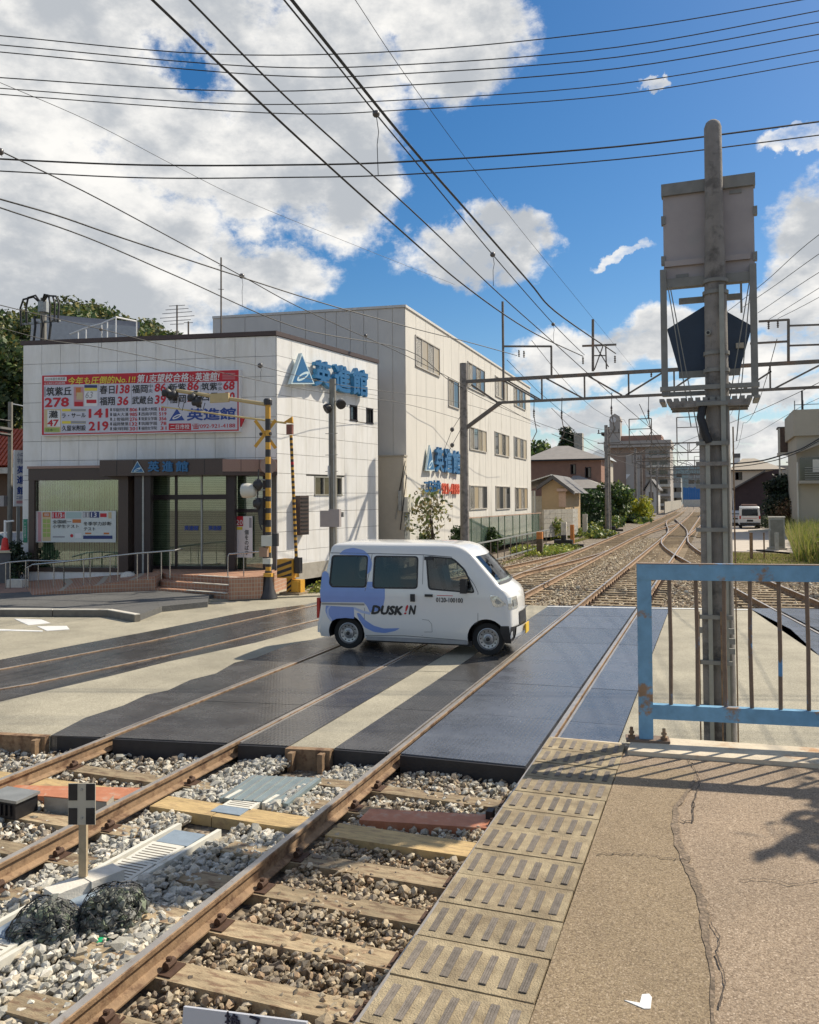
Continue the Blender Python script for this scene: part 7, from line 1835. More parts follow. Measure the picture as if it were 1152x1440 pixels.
# ================================================================== HOUSES AND HEDGES FAR LEFT OF THE LINE
def hip_house(label, px0, px1, Z, eave_y, ridge_y, base_y, depth, wall_m, roof_m, winq=(), ridge=None, rot=None, over=.5, name='house'):
    """a hipped roof house; its front spans px0..px1 at distance Z"""
    F, a = XF2(px0, px1, Z); ez = pt((px0 + px1) / 2, eave_y, Z).z; rz = pt((px0 + px1) / 2, ridge_y, Z + depth / 2).z
    t = thing(name, label, 'house', (a.x, a.y, 0))
    MB().fbox(F, 0, F.len, -.3, ez, -depth, 0).build('wall', wall_m, t)
    P = lambda s, o, z: F.p(s, z, o)
    r0, r1 = (ridge or (.35, .65)); mb = MB()
    v = [P(-over, over, ez - .05), P(F.len + over, over, ez - .05), P(F.len + over, -depth - over, ez - .05), P(-over, -depth - over, ez - .05), P(F.len * r0, -depth / 2, rz), P(F.len * r1, -depth / 2, rz)]
    mb.add(v, [(0, 1, 5, 4), (2, 3, 4, 5), (1, 2, 5), (3, 0, 4), (0, 3, 2, 1)]); rf = mb.build('roof', roof_m, t)
    mb = MB(); mb.fbox(F, -over, F.len + over, ez - .22, ez - .06, over - .05, over + .04); mb.build('gutter', M_black, t)
    for (x0, y0, x1, y1) in winq:
        q = fr(F, x0, y0, x1, y1); window(F, q, t, 2, M_bronze, .02, None, fw_=.08)
    return t, F
M_brownw = mat('brown_siding', (.30, .165, .115), .8, var=.12, scale=2); M_roofg = mat('grey_roof_tiles', (.28, .255, .23), .7, var=.15, scale=1.2, bump=.4, bscale=6)
M_roofd = mat('dark_roof_tiles', (.10, .095, .095), .7, var=.2, scale=1.5); M_tanw = mat('tan_wall', (.46, .33, .19), .8, var=.06)
t, F = hip_house('brown two storey house with a pale grey hipped roof beyond the shed', 742, 846, 94, 646, 628, 720, 9, M_brownw, M_roofg, [(802.5, 653, 810, 667), (823, 657, 831.5, 672)], (.30, .48))
MB().fbox(F, .3, 1.0, 4.0, 6.5, .0, .05).build('down_pipe', M_black, t) if False else None
t, F = hip_house('low hipped annex in front of the brown house', 794, 850, 88, 686, 669, 700, 7, M_brownw, M_roofg, (), (.1, .25))
# gabled shed with ribbed roof
a = pt(741, 700, 61); b = pt(798, 700, 60); 
FS = Frame((a.x, a.y), (b.x, b.y)); shd = thing('shed', 'tan gabled shed with a ribbed metal roof next to the three storey building', 'shed', (a.x, a.y, 0))
s0, s1 = FS.px(762, 700)[0], FS.px(795, 700)[0]; ez = FS.px(770, 686)[1]; rz = FS.px(780, 668)[1]; sm_ = FS.px(779, 700)[0]
mb = MB(); mb.fprism(FS, [(s0, -.2), (s1, -.2), (s1, ez), (sm_, rz - .1), (s0, ez)], -8, 0); mb.build('wall', M_tanw, shd)
mb = MB(); mb.fprism(FS, [(s0 - .3, ez + .1), (s0 - .3, ez - .15), (sm_, rz - .3), (s1 + .7, ez - .5), (s1 + .7, ez - .25), (sm_, rz)], .0, .5); mb.build('barge_board', M_roofd, shd)
lw = FS.px(742, 676)
mb = MB(); mb.add([FS.p(s0 - 2.6, ez - .1, .4), FS.p(sm_, rz, .4), FS.p(sm_, rz, -8), FS.p(s0 - 2.6, ez - .1, -8)], [(0, 1, 2, 3)])
n = 22
for i in range(n):
    k = i / n; A_ = FS.p(lerp(s0 - 2.6, sm_, k), lerp(ez - .1, rz, k) + .05, .45); B_ = FS.p(lerp(s0 - 2.6, sm_, k), lerp(ez - .1, rz, k) + .05, -8)
    mb.beam(A_, B_, .09, .07)
mb.build('ribbed_roof', mat('ribbed_metal', (.50, .50, .48), .4, .4), shd)
mb = MB(); mb.add([FS.p(sm_, rz, .4), FS.p(s1 + .7, ez - .4, .4), FS.p(s1 + .7, ez - .4, -8), FS.p(sm_, rz, -8)], [(0, 1, 2, 3)]); mb.build('roof_slope', M_roofd, shd)
q = fr(FS, 786, 692, 796, 713); MB().fbox(FS, q[0], q[1], q[2], q[3], .0, .05).build('door', mat('door_pink', (.55, .38, .28), .6), shd); MB().fbox(FS, s0 - 2.2, s0 - .1, -.2, ez - .6, -6, -1).build('side_wall', M_concl, shd)
for x in (749, 753): s = FS.px(x, 700)[0]; MB().cyl(FS.p(s, 0, .3), FS.p(s, ez - .2, .3), .08, n=6).build('down_pipe', M_cream, shd)
q = fr(FS, 784, 687, 799, 691); MB().fbox(FS, q[0], q[1], q[2], q[3], .05, .3).build('awning', mat('awning_pink', (.5, .36, .30), .6), shd)
# block wall before the shed
a = pt(764, 716, 56); b = pt(812, 716, 60); FW2 = Frame((a.x, a.y), (b.x, b.y)); bw = thing('block_wall', 'concrete block wall in front of the tan shed', 'wall', (a.x, a.y, 0))
zt = FW2.px(780, 716)[1]
for j in range(6):
    for i in range(6):
        MB().fbox(FW2, FW2.len * i / 6 + .01, FW2.len * (i + 1) / 6 - .01, zt * j / 6, zt * (j + 1) / 6 - .015, -.1, .05).build('block', M_conc if i < 5 else M_concl, bw)
def hedge(label, px0, px1, py_t, py_b, Z0, Z1, cols, n, leaf, w=1.4):
    a = pt(px0, 700, Z0); b = pt(px1, 700, Z1); F = Frame((a.x, a.y), (b.x, b.y)); zt = F.px(px0, py_t)[1]; t = thing('hedge', label, 'hedge', (a.x, a.y, 0))
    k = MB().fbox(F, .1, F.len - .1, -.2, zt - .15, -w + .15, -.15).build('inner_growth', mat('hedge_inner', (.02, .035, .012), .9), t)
    cl = []
    m = max(3, int(F.len / .8))
    for i in range(m):
        for j in range(4):
            p = F.p(F.len * (i + .5) / m, zt * (j + .5) / 4, -w / 2); cl.append((p.x, p.y, p.z, .75, .75, zt / 6))
    me = leaves('hedge_leaves', cl, n, leaf, cols); me.transform(WM[t.name].inverted()); mesh_obj('leaves', me, t)
hedge('tall dark clipped hedge in front of the brown house', 789, 848, 691, 742, 74, 78, [(.03, .075, .015), (.02, .05, .012), (.05, .10, .02)], 11000, .16)
hedge('lower bright green clipped hedge right of the dark hedge', 868, 895, 704, 728, 88, 100, [(.07, .15, .02), (.05, .11, .02), (.10, .18, .03)], 5000, .18)
vp = pt(862, 700, 86); tree('round bushy tree between the two hedges', vp.x, vp.y, 0, 4.2, 4.6, GREEN + LIME[:1], 3800, .2, .12, low=.1)
vp = pt(852, 690, 88); tree('small dark shrub crown above the tall hedge', vp.x - .5, vp.y, 1, 3.4, 3.0, GREEN, 1500, .2, .1, low=.1)
vp = pt(800, 640, 120); tree('tall narrow ivy covered tree above the brown house roof', vp.x, vp.y, 0, pt(802, 588, 120).z, 3.8, DARK + GREEN[:2], 5200, .26, .3, blobs=16, low=.35)
MB().box(vp.x + .9, vp.y - .8, 0, vp.x + 2.1, vp.y + .6, pt(808, 610, 120).z).build('concrete_stack', M_conc, label='square concrete stack beside the tall narrow tree', cat='chimney')
vp = pt(752, 640, 110); tree('light green tree at the edge of the three storey building', vp.x, vp.y, 0, pt(752, 612, 110).z, 7, GREEN + LIME[:1], 3200, .3, .3, low=.3)
# apartment block with tower
M_apt = mat('apartment_grey', (.42, .385, .35), .85, var=.08, scale=.5); M_aptb = mat('apartment_brown', (.34, .25, .20), .85, var=.08, scale=.5)
FAp, a = XF2(845, 942, 190); ap = thing('apartment_block', 'large grey brown apartment block with a small clock tower in the distance', 'building', (a.x, a.y, 0))
def fb(F, x0, y0, x1, y1, o0, o1, nm, m, par): 
    q = fr(F, x0, y0, x1, y1); return MB().fbox(F, q[0], q[1], q[2] if y1 < 720 else -.3, q[3], o0, o1).build(nm, m, par)
fb(FAp, 850, 628, 908, 721, -14, 0, 'wall', M_aptb, ap); fb(FAp, 881, 640, 903, 721, -.5, .4, 'wall_panel', M_apt, ap); fb(FAp, 908, 626, 943, 721, -14, 0, 'side_wall', M_apt, ap)
fb(FAp, 872, 612, 930, 621, -10, -.5, 'roof_room', mat('roof_rust', (.30, .18, .14), .8), ap); fb(FAp, 850, 620, 944, 629, -14, 1.2, 'cornice', M_apt, ap)
tw = fb(FAp, 858, 592, 873, 628, -3, .8, 'tower', M_apt, ap)
q = fr(FAp, 857, 585, 874, 592); mb = MB(); sm_ = (q[0] + q[1]) / 2; mb.fprism(FAp, [(q[0], q[2]), (q[1], q[2]), (q[1] - .3, q[3] - .2), (sm_, q[3] + .5), (q[0] + .3, q[3] - .2)], -3, .9); mb.build('tower_head', M_apt, tw)
c = FAp.px(863.5, 591); MB().cyl(FAp.p(c[0], c[1], .8), FAp.p(c[0], c[1], .98), .62, n=16).build('clock_face', INK['w'], tw); fb(FAp, 864.5, 600, 866, 606, .8, .9, 'window', M_pane, tw)
fb(FAp, 846, 608, 857, 612, -4, .5, 'roof_tank', M_black, ap)
for r in range(6):
    y = 634 + r * 13.5
    if y + 8 < 716:
        for (x0, x1) in ((913, 924), (928, 939)):
            w = fb(FAp, x0, y, x1, y + 6.5, .0, .1, 'window', M_pane, ap)
        q = fr(FAp, 909, y + 6.5, 943, y + 10); MB().fbox(FAp, q[0], q[1], q[2], q[3], .0, 1.4).build('balcony', M_concl if r % 2 else M_apt, ap)
for (x0, y0, x1, y1) in ((881, 667, 887, 674), (881, 686, 887, 692)):
    P_ = [FAp.px(x0, y0), FAp.px(x0, y1), FAp.px(x1, y0)]; MB().fprism(FAp, P_, .45, .5).build('wall_mark', INK['w'], ap)
# small white gabled house, pale mid house, far blocks
def gable(label, px0, px1, Z, eave_y, ridge_y, depth, wall_m, roof_m, name='house'):
    F, a = XF2(px0, px1, Z); ez = F.px(px0, eave_y)[1]; rz = F.px((px0 + px1) / 2, ridge_y)[1]; t = thing(name, label, 'house', (a.x, a.y, 0)); m_ = F.len / 2
    MB().fprism(F, [(0, -.3), (F.len, -.3), (F.len, ez), (m_, rz - .15), (0, ez)], -depth, 0).build('wall', wall_m, t)
    MB().fprism(F, [(-.5, ez - .3), (m_, rz - .1), (F.len + .5, ez - .3), (F.len + .5, ez - .05), (m_, rz + .15), (-.5, ez - .05)], -depth - .3, .5).build('roof', roof_m, t)
    return t, F
t, F = gable('small white half timbered gabled house beside the far track', 908, 924, 150, 688, 674, 10, mat('plaster', (.6, .58, .54), .8), M_roofd); fb(F, 913, 692, 919, 706, .0, .1, 'window', M_pane, t)
t, F = hip_house('pale house with a blue grey roof behind the brown house', 828, 852, 110, 646, 633, 700, 9, mat('pale_wall', (.48, .44, .36), .8), mat('blue_grey_roof', (.26, .29, .31), .6), [(846, 656, 850.5, 668)], (.3, .6))
for (x0, x1, y0, Z, c, lab) in ((946, 985, 655, 330, (.27, .35, .36), 'hazy teal grey building closing the view down the line'), (968, 988, 668, 300, (.30, .33, .34), 'hazy grey block right behind the mast foot'), (943, 958, 672, 260, (.33, .34, .33), 'distant grey block left of the blue sheet'), (1040, 1110, 655, 240, (.40, .36, .30), 'distant beige building behind the dark garage')):
    F, a = XF2(x0, x1, Z); t = thing('far_building', lab, 'building', (a.x, a.y, 0)); MB().fbox(F, 0, F.len, -.3, F.px((x0 + x1) / 2, y0)[1], -12, 0).build('wall', mat('far_' + lab[:12].replace(' ', '_'), c, .9, var=.08, scale=.3), t)
    zt = F.px((x0 + x1) / 2, y0)[1]
    for i in range(max(2, int(F.len / 5))):
        for j in range(max(1, int(zt / 3.2))):
            s = (i + .5) * F.len / max(2, int(F.len / 5)); MB().fbox(F, s - 1, s + 1, 1 + j * 3.2, 2.4 + j * 3.2, 0, .06).build('window', M_pane, t)
p = pt(974, 700, 235); F = Frame((p.x - 2.4, p.y), (p.x + 3.2, p.y)); t = thing('blue_sheet', 'bright blue sheeted enclosure at the end of the visible line', 'sheeting', (p.x, p.y, 0)); q = fr(F, 961, 685, 991, 702.5)
n = 12
mb = MB()
for i in range(n):
    s0 = lerp(q[0], q[1], i / n); s1 = lerp(q[0], q[1], (i + 1) / n); mb.fbox(F, s0, s1 - .03, q[2], q[3] - .1 * (i % 3), -.3 + .12 * (i % 2), -.15 + .12 * (i % 2))
mb.build('sheet', mat('tarp_blue', (.02, .16, .45), .5), t); MB().fbox(F, q[0], q[1], -.3, q[2], -.4, 0).build('base', M_concl, t)
# walls and fences receding on the left of the far line
t = thing('far_fence', 'pale concrete fence along the left side of the far line', 'fence', (*G(935, 722), 0)); a = G(935, 722); b = G(958, 714); F = Frame(a, b)
for i in range(14): MB().fbox(F, F.len * i / 14, F.len * (i + .93) / 14, 0, 1.9, -.1, .05).build('panel', M_conc, t)

# ================================================================== RIGHT SIDE
# path and grass
mb = MB(); mb.prism([G(x, y, -.1) for x, y in ((1018, 775), (1128, 777), (1105, 750), (1082, 742), (1070, 722), (1025, 718), (1016, 730))], -.4, -.1); mb.build('service_path', mat('path_concrete', (.48, .42, .35), .9, var=.12, scale=1.5), kind='structure')
mb = MB(); mb.prism([G(x, y, -.14) for x, y in ((1016, 775), (1190, 778), (1260, 812), (1060, 806), (1028, 798))], -.4, -.14); mb.build('verge', mat('verge_dirt', (.24, .19, .10), .95, var=.25, scale=2), kind='structure')
def grass(name, label, quadpx, n, h, cols, z=-.12, w=.02):
    P_ = [np.array(G(x, y, z)) for x, y in quadpx]; u = RNG.uniform(0, 1, n)[:, None]; v = RNG.uniform(0, 1, n)[:, None]
    B = (P_[0] * (1 - u) + P_[1] * u) * (1 - v) + (P_[3] * (1 - u) + P_[2] * u) * v
    hh = h * RNG.uniform(.4, 1.2, n); ang = RNG.uniform(0, 6.28, n); lean = RNG.normal(0, .25, (n, 2)) * hh[:, None]
    dx, dy = np.cos(ang) * w, np.sin(ang) * w
    V = np.zeros((n, 3, 3)); V[:, 0, :2] = B - np.stack([dx, dy], 1); V[:, 1, :2] = B + np.stack([dx, dy], 1); V[:, 2, :2] = B + lean; V[:, :2, 2] = z; V[:, 2, 2] = z + hh
    pal = np.array(cols); c = pal[RNG.integers(0, len(pal), n)] * RNG.uniform(.7, 1.3, (n, 1)); c = np.repeat(np.concatenate([c, np.ones((n, 1))], 1), 3, 0).astype(np.float32)
    me = bpy.data.meshes.new(name); me.vertices.add(3 * n); me.vertices.foreach_set('co', V.reshape(-1).astype(np.float32)); me.loops.add(3 * n); me.loops.foreach_set('vertex_index', np.arange(3 * n, dtype=np.int32)); me.polygons.add(n); me.polygons.foreach_set('loop_start', np.arange(0, 3 * n, 3, dtype=np.int32)); me.update(calc_edges=True)
    at = me.color_attributes.new('col', 'FLOAT_COLOR', 'POINT'); at.data.foreach_set('color', c.reshape(-1)); me.materials.append(FOL); mesh_obj(name, me, None, None, label=label, cat='grass', kind='stuff')
DRY = [(.36, .30, .14), (.30, .27, .10), (.20, .22, .06), (.42, .36, .20)]
grass('dry_grass', 'short dry grass on the verge behind the blue fence', ((1020, 796), (1180, 802), (1130, 780), (1020, 778)), 9000, .10, DRY + LIME[:1], -.13, .02)
grass('tall_weeds', 'tall yellow green weeds at the right edge', ((1122, 790), (1260, 800), (1260, 742), (1103, 742)), 12000, 1.3, LIME + DRY[:2], -.1, .03)
grass('left_verge_grass', 'rough grass on the verge left of the tracks', ((690, 800), (790, 765), (860, 748), (760, 778)), 5000, .12, LIME + DRY, -.22, .02)
p = pt(1140, 765, 34); tree('leafy pale green weeds bush at the right picture edge', p.x + 1.2, p.y + 1, -.1, 1.5, 2.6, LIME + DRY[:1], 3000, .08, .03, name='bush', cat='bush', low=.05)
# cabinet
cx, cy = G(1093, 773, -.1); CF = Frame((cx - .35, cy), (cx + .35, cy)); cb_ = thing('trackside_cabinet', 'grey steel cabinet standing on the service path behind the blue fence', 'cabinet', (cx, cy, -.1)); q = fr(CF, 1082, 727, 1104, 771)
MB().fbox(CF, q[0], q[1], q[2], q[3] - .05, -.5, 0).build('body', M_steel, cb_); MB().fbox(CF, q[0] - .03, q[1] + .03, q[3] - .05, q[3] + .02, -.55, .05).build('lid', M_concl, cb_); MB().fbox(CF, q[0] + .06, q[1] - .06, q[2] + .1, q[3] - .15, 0, .02).build('door', mat('cabinet_dark', (.20, .20, .18), .5, .4, var=.3, scale=3), cb_); MB().fbox(CF, q[0] - .1, q[1] + .1, -.2, q[2] + .02, -.6, .1).build('plinth', M_conc, cb_)
mb = MB(); a = pt(1093, 752, proj_depth(cx, cy) - .6); mb.box(a.x - .12, a.y - .1, -.1, a.x + .08, a.y + .1, a.z + .1); mb.build('side_box', M_steel, cb_)
# low rail and posts before the cabinet
rl = thing('low_barrier', 'rusty low rail with two posts in front of the cabinet', 'barrier', (*G(1057, 786, -.1), -.1)); x, y = G(1057, 786, -.1); D = proj_depth(x, y)
MB().box(x - .07, y - .05, -.1, x + .07, y + .05, pt(1055, 749, D).z).build('post', M_rust, rl); p2 = pt(1075, 782, D); MB().box(p2.x - .03, p2.y - .03, -.1, p2.x + .03, p2.y + .03, pt(1075, 749, D).z).build('post', M_rust, rl); p0_ = pt(1053, 747, D); p1_ = pt(1084, 745, D); MB().beam(p0_, p1_, .08, .08).build('rail', M_steel, rl)
MB().beam(pt(1064, 774, D), pt(1110, 778, D), .1, .08).build('kerb_bar', M_black, rl)
# white van parked in the distance
def simple_van(label, px_, base, wpx, Z, col, name='parked_van', h=1.95, w=1.7, l=4.3):
    p = pt(px_, base, Z); t = thing(name, label, 'van', (p.x, p.y, -.1), R(0)); b_m = mat('van_white_far', (.72, .72, .70), .3, var=.02) if col is None else col
    prof = [(0, .35), (0, 1.0), (.12, h - .12), (.3, h), (l - 1.3, h), (l - .6, 1.15), (l, .95), (l, .35)]
    mb = MB(); n = len(prof)
    for sx_, k in ((-w / 2, 0), (-w / 2 + .12, 1), (w / 2 - .12, 1), (w / 2, 0)):
        mb.v += [(sx_ * (1 if z < 1.05 else .9), yy, z - (.05 if not k and z > 1.5 else 0)) for yy, z in prof]
    for r in range(3):
        for k in range(n): a_ = r * n + k; b2 = r * n + (k + 1) % n; mb.f.append((a_, b2, b2 + n, a_ + n)); mb.m.append(0)
    mb.f.append(tuple(range(n))[::-1]); mb.f.append(tuple(range(3 * n, 4 * n))); mb.m += [0, 0]
    mb.build('body', b_m, t, local=True, smooth=30)
    P = lambda x, z, o: (x, o, z)
    MB().hexa([(-.66, .0, 1.12), (.66, .0, 1.12), (.66, .1, 1.12), (-.66, .1, 1.12), (-.62, .08, h - .25), (.62, .08, h - .25), (.62, .18, h - .25), (-.62, .18, h - .25)]).build('rear_window', M_glass, t, local=True)
    for s in (-1, 1):
        MB().box(s * .78 - .06, -.03, .85, s * .78 + .06, .05, 1.12).build('tail_light', mat('red_lens', (.45, .02, .02), .2), t, local=True)
        for yy in (.7, l - .8): MB().cyl((s * .80, yy, .32), (s * .62, yy, .32), .32, n=16).build('wheel', M_tyre, t, local=True)
    MB().box(-.25, -.02, .62, .25, .02, .78).build('number_plate', INK['w'] if False else M_blk, t, local=True); MB().box(-w / 2 + .05, -.12, .32, w / 2 - .05, .02, .52).build('bumper', M_blk if col is None else b_m, t, local=True)
    MB().box(-.6, .02, .90, .6, -.015, .93).build('trim', mat('red_lens', (.45, .02, .02), .2), t, local=True)
    return t
v_ = simple_van('white van with red tail lights parked behind the grey mast, seen from the rear', 1055, 741, 30, 71, None)
MB().box(-.62, .5, 1.96, .62, 2.6, 2.10).build('roof_rack', mat('rack_brown', (.22, .13, .10), .7), v_, local=True)
simple_van('pale grey car half hidden between the mast and the parked white van', 1035, 739, 20, 78, mat('car_silver', (.45, .46, .47), .3, .3), 'parked_car', 1.45, 1.6, 4.0)['category'] = 'car'
# garage, dark tree, beige building, roof shed
M_darkw = mat('dark_boards', (.045, .028, .032), .8, var=.2, scale=2)
F, a = XF2(1031, 1084, 80); t = thing('garage', 'dark maroon garage with a sloping roof behind the parked van', 'garage', (a.x, a.y, 0))
P_ = [F.px(1031, 735), F.px(1096, 735), F.px(1096, 660), F.px(1074, 664), F.px(1034, 687)]; P_ = [(P_[0][0], -.3), (P_[1][0], -.3)] + P_[2:]
MB().fprism(F, P_, -9, 0).build('wall', M_darkw, t); A_ = F.px(1030, 688); B_ = F.px(1076, 662); MB().beam(F.p(A_[0], A_[1], .1), F.p(B_[0], B_[1], .1), 1.0, .14).build('roof_edge', M_roofd, t)
MB().fbox(F, *fr(F, 1031, 690, 1033, 735)[:2], -.3, F.px(1032, 690)[1], .05, .2).build('post', INK['w'], t)
M_beige = mat('beige_wall', (.43, .39, .31), .85, var=.07, scale=.8)
a = pt(1090, 700, 110); b = pt(1031, 700, 112)
t, F = hip_house('pale low roofed house behind the dark tree', 1030, 1100, 118, 660, 645, 700, 10, mat('pale_wall_b', (.50, .45, .38), .8), mat('tan_roof', (.38, .33, .26), .8), [(1034, 664, 1044, 675)], (.25, .5))
MB().fbox(F, *fr(F, 1033, 636, 1042, 655)[:2], 4, F.px(1037, 642)[1], -5, -3.5).build('chimney', INK['w'], t); MB().fbox(F, *fr(F, 1032.5, 636, 1042.5, 655)[:2], F.px(1037, 642)[1], F.px(1037, 636)[1], -5.1, -3.4).build('chimney_cap', M_roofd, t)
F, a = XF2(1122, 1200, 58); be = thing('beige_building', 'beige flat roofed building with a balcony at the right edge', 'building', (a.x, a.y, 0))
def z_at(F, x, y): return F.px(x, y)[1]
MB().fbox(F, 0, F.len, -.3, z_at(F, 1135, 652), -9, 0).build('wall', M_beige, be); MB().fbox(F, -.15, F.len, z_at(F, 1135, 612), z_at(F, 1135, 575), -8, -.3).build('upper_wall', M_beige, be)
MB().fbox(F, .05, F.len, z_at(F, 1135, 652), z_at(F, 1135, 612), -8, -.6).build('middle_wall', M_beige, be)
mb = MB(); A_ = F.p(-.15, z_at(F, 1122, 636), .3); B_ = F.p(F.len, z_at(F, 1190, 606), .3); mb.hexa([A_ - Vector((0, 0, .12)), B_ - Vector((0, 0, .12)), B_ - F.n * 1.5 - Vector((0, 0, .12)), A_ - F.n * 1.5 - Vector((0, 0, .12)), A_, B_, B_ - F.n * 1.5, A_ - F.n * 1.5]); mb.build('lean_roof', M_conc, be)
q = fr(F, 1125, 643, 1170, 678); MB().fbox(F, q[0], q[1], q[2], q[3], .0, .04).build('balcony_window', M_pane, be)
q = fr(F, 1123, 676, 1170, 680); MB().fbox(F, q[0], q[1], q[2], q[3], .0, 1.0).build('balcony_floor', M_conc, be)
for i in range(6): z = lerp(q[3] + .1, q[3] + .9, i / 5); MB().beam(F.p(.4, z, .95), F.p(F.len, z, .95), .03, .03).build('balcony_rail', M_steel, be)
MB().fbox(F, *fr(F, 1143, 646, 1165, 664)[:2], z_at(F, 1150, 664), z_at(F, 1150, 646), .05, .1).build('curtain', M_cream, be)
for x in (1119, 1131): s = F.px(x, 600)[0]; MB().cyl(F.p(s, z_at(F, 1130, 576), -.4), F.p(s, z_at(F, 1130, 562), -.4), .04, n=5).build('roof_rail_post', M_steel, be)
MB().beam(F.p(F.px(1118, 600)[0], z_at(F, 1130, 568), -.4), F.p(F.len, z_at(F, 1160, 567), -.4), .05, .05).build('roof_rail', M_steel, be)
c = F.px(1129, 560); MB().cyl(F.p(c[0], c[1] - .8, -.4), F.p(c[0], c[1] + .6, -.4), .07, n=6).build('antenna', M_black, be); MB().cyl(F.p(0, 0, .1), F.p(0, z_at(F, 1122, 650), .1), .06, n=6).build('down_pipe', M_cream, be)
F, a = XF2(1096, 1121, 66); t = thing('roof_shed', 'rusty corrugated box structure on a frame left of the beige building', 'shed', (a.x, a.y, 0)); q = fr(F, 1096, 602, 1120, 635)
n = 14
for i in range(n): s0 = lerp(q[0], q[1], i / n); MB().fbox(F, s0, s0 + (q[1] - q[0]) / n - .02, q[2], q[3], -1.5, .0 + .04 * (i % 2)).build('corrugated_sheet', mat('corrugated_rust', (.17, .12, .10), .8, var=.3, scale=3), t)
MB().fbox(F, q[0] - .1, q[1] + .1, q[3], q[3] + .12, -1.6, .1).build('cap', M_roofd, t); MB().fbox(F, q[0] - .08, q[1] + .2, q[2] - .25, q[2] - .05, -1.5, .1).build('floor_beam', M_concl, t)
for s in (q[0], q[1]): MB().beam(F.p(s, -.3, 0), F.p(s, q[3], .02), .12, .12).build('frame_post', M_cream if s == q[0] else M_steel, t)
for i in range(8): z = lerp(2, q[2] - .3, i / 7); MB().beam(F.p(q[1] - .8, z, .3), F.p(q[1] - .1, z, .3), .05, .08).build('stair_tread', M_concl, t)
p = pt(1092, 700, 66); tree('dense dark evergreen tree in front of the pale house on the right', p.x + .55, p.y, -.2, 4.6, 3.7, DARK, 8000, .16, .2, low=.05, blobs=16)
p = pt(1112, 700, 64); tree('reddish brown shrub beside the dark evergreen', p.x, p.y, -.2, 2.6, 3.2, [(.16, .09, .05), (.08, .07, .03), (.20, .14, .08)], 2600, .12, .08, low=.05)
p = pt(1125, 733, 60); shrub('dark low hedge at the foot of the beige building', (p.x - 1, p.y - 1, -.1, p.x + 6, p.y + .5, 1.6), 3500, .14, DARK + GREEN[:1], 'hedge', 'hedge')
p = pt(1075, 700, 75); shrub('dim shrubs behind the cabinet', (p.x - .5, p.y - 6, -.1, p.x + 3, p.y, 1.6), 2500, .14, DARK + OLIVE[:1], 'shrub', 'shrub')

# ================================================================== LEFT EDGE: HILL, ROOFS, POLE, CAR
def hillz(x, y): return 0
hm = MB()
hp = [(-190, 480), (-120, 470), (-60, 452), (0, 447), (40, 448), (60, 436), (90, 424), (125, 427), (160, 442), (200, 455), (225, 470), (260, 490), (320, 520), (420, 560)]
near = 66; far = 120
V = []
for (x, y) in hp:
    p = pt(x, y, 118); q = pt(x, 640, 66); V.append([(q.x, q.y, -.5), tuple(q.lerp(p, .5) + Vector((0, 0, 3))), tuple(p - Vector((0, 0, 1.5))), tuple(pt(x, y, 170) - Vector((0, 0, 6)))])
b = []
for r in V: b += r
hm.v = b
for i in range(len(V) - 1):
    for j in range(3): hm.f.append((i * 4 + j, (i + 1) * 4 + j, (i + 1) * 4 + j + 1, i * 4 + j + 1)); hm.m.append(0)
hm.build('hill', mat('hill_floor', (.03, .045, .018), .95), kind='structure')
cl = []
for i in range(160):
    k = random.randint(0, len(V) - 2); u = random.random(); v_ = random.random()
    A_ = [Vector(V[k][j]).lerp(Vector(V[k + 1][j]), u) for j in range(3)]; p = A_[0].lerp(A_[1], v_ * 2) if v_ < .5 else A_[1].lerp(A_[2], v_ * 2 - 1)
    r = random.uniform(1.6, 3.2); cl.append((p.x, p.y, p.z + .3, r, r, r * .8))
for i in range(60):
    u = i / 59 * (len(V) - 1.001); k = int(u); p = Vector(V[k][2]).lerp(Vector(V[k + 1][2]), u - k); r = random.uniform(1.2, 2.4); cl.append((p.x, p.y, p.z + random.uniform(-.6, .5), r, r, r * .8))
mesh_obj('hillside_wood', leaves('hillside_wood', cl, 60000, .34, OLIVE + OLIVE + GREEN), None, None, label='wooded hillside rising behind the school roof', cat='woodland', kind='stuff')
p = pt(-5, 560, 46); tree('large olive green tree at the left edge beside the school', p.x, p.y, 0, pt(0, 455, 46).z, 6.0, OLIVE + GREEN, 9000, .2, .3, blobs=18, low=.3)
p = pt(18, 560, 56); tree('darker tree close to the left wall of the school', p.x, p.y, 0, pt(20, 480, 56).z, 5.0, DARK + OLIVE, 6000, .22, .3, blobs=14, low=.3)
# grey roof block with railing behind the parapet
a = pt(44, 470, 38); b = pt(192, 470, 40); F = Frame((a.x, a.y), (b.x, b.y)); t = thing('rear_building', 'low grey building rising behind the left part of the school parapet', 'building', (a.x, a.y, 0)); MB().fbox(F, 0, F.len, 0, z_at(F, 100, 452), -8, 0).build('wall', mat('rear_wall', (.42, .43, .44), .8), t); MB().fbox(F, .6, F.len + .2, z_at(F, 100, 452), z_at(F, 120, 444), -8, -.4).build('roof', mat('rear_roof', (.19, .20, .23), .7), t)
hr4 = thing('roof_railing', 'white railing on the roof behind the school parapet', 'railing', tuple(pt(100, 470, 33)))
P4 = [pt(98, 470, 33), pt(121, 461, 33), pt(143, 455, 33), pt(163, 446, 33), pt(192, 452, 34)]
MB().tube(P4, .035, 6).build('rail', M_white, hr4)
for p in (pt(110, 467, 33), *P4[1:], pt(151, 452, 33)): MB().cyl((p.x, p.y, p.z - 1.3), p, .03, n=5).build('post', M_white, hr4)
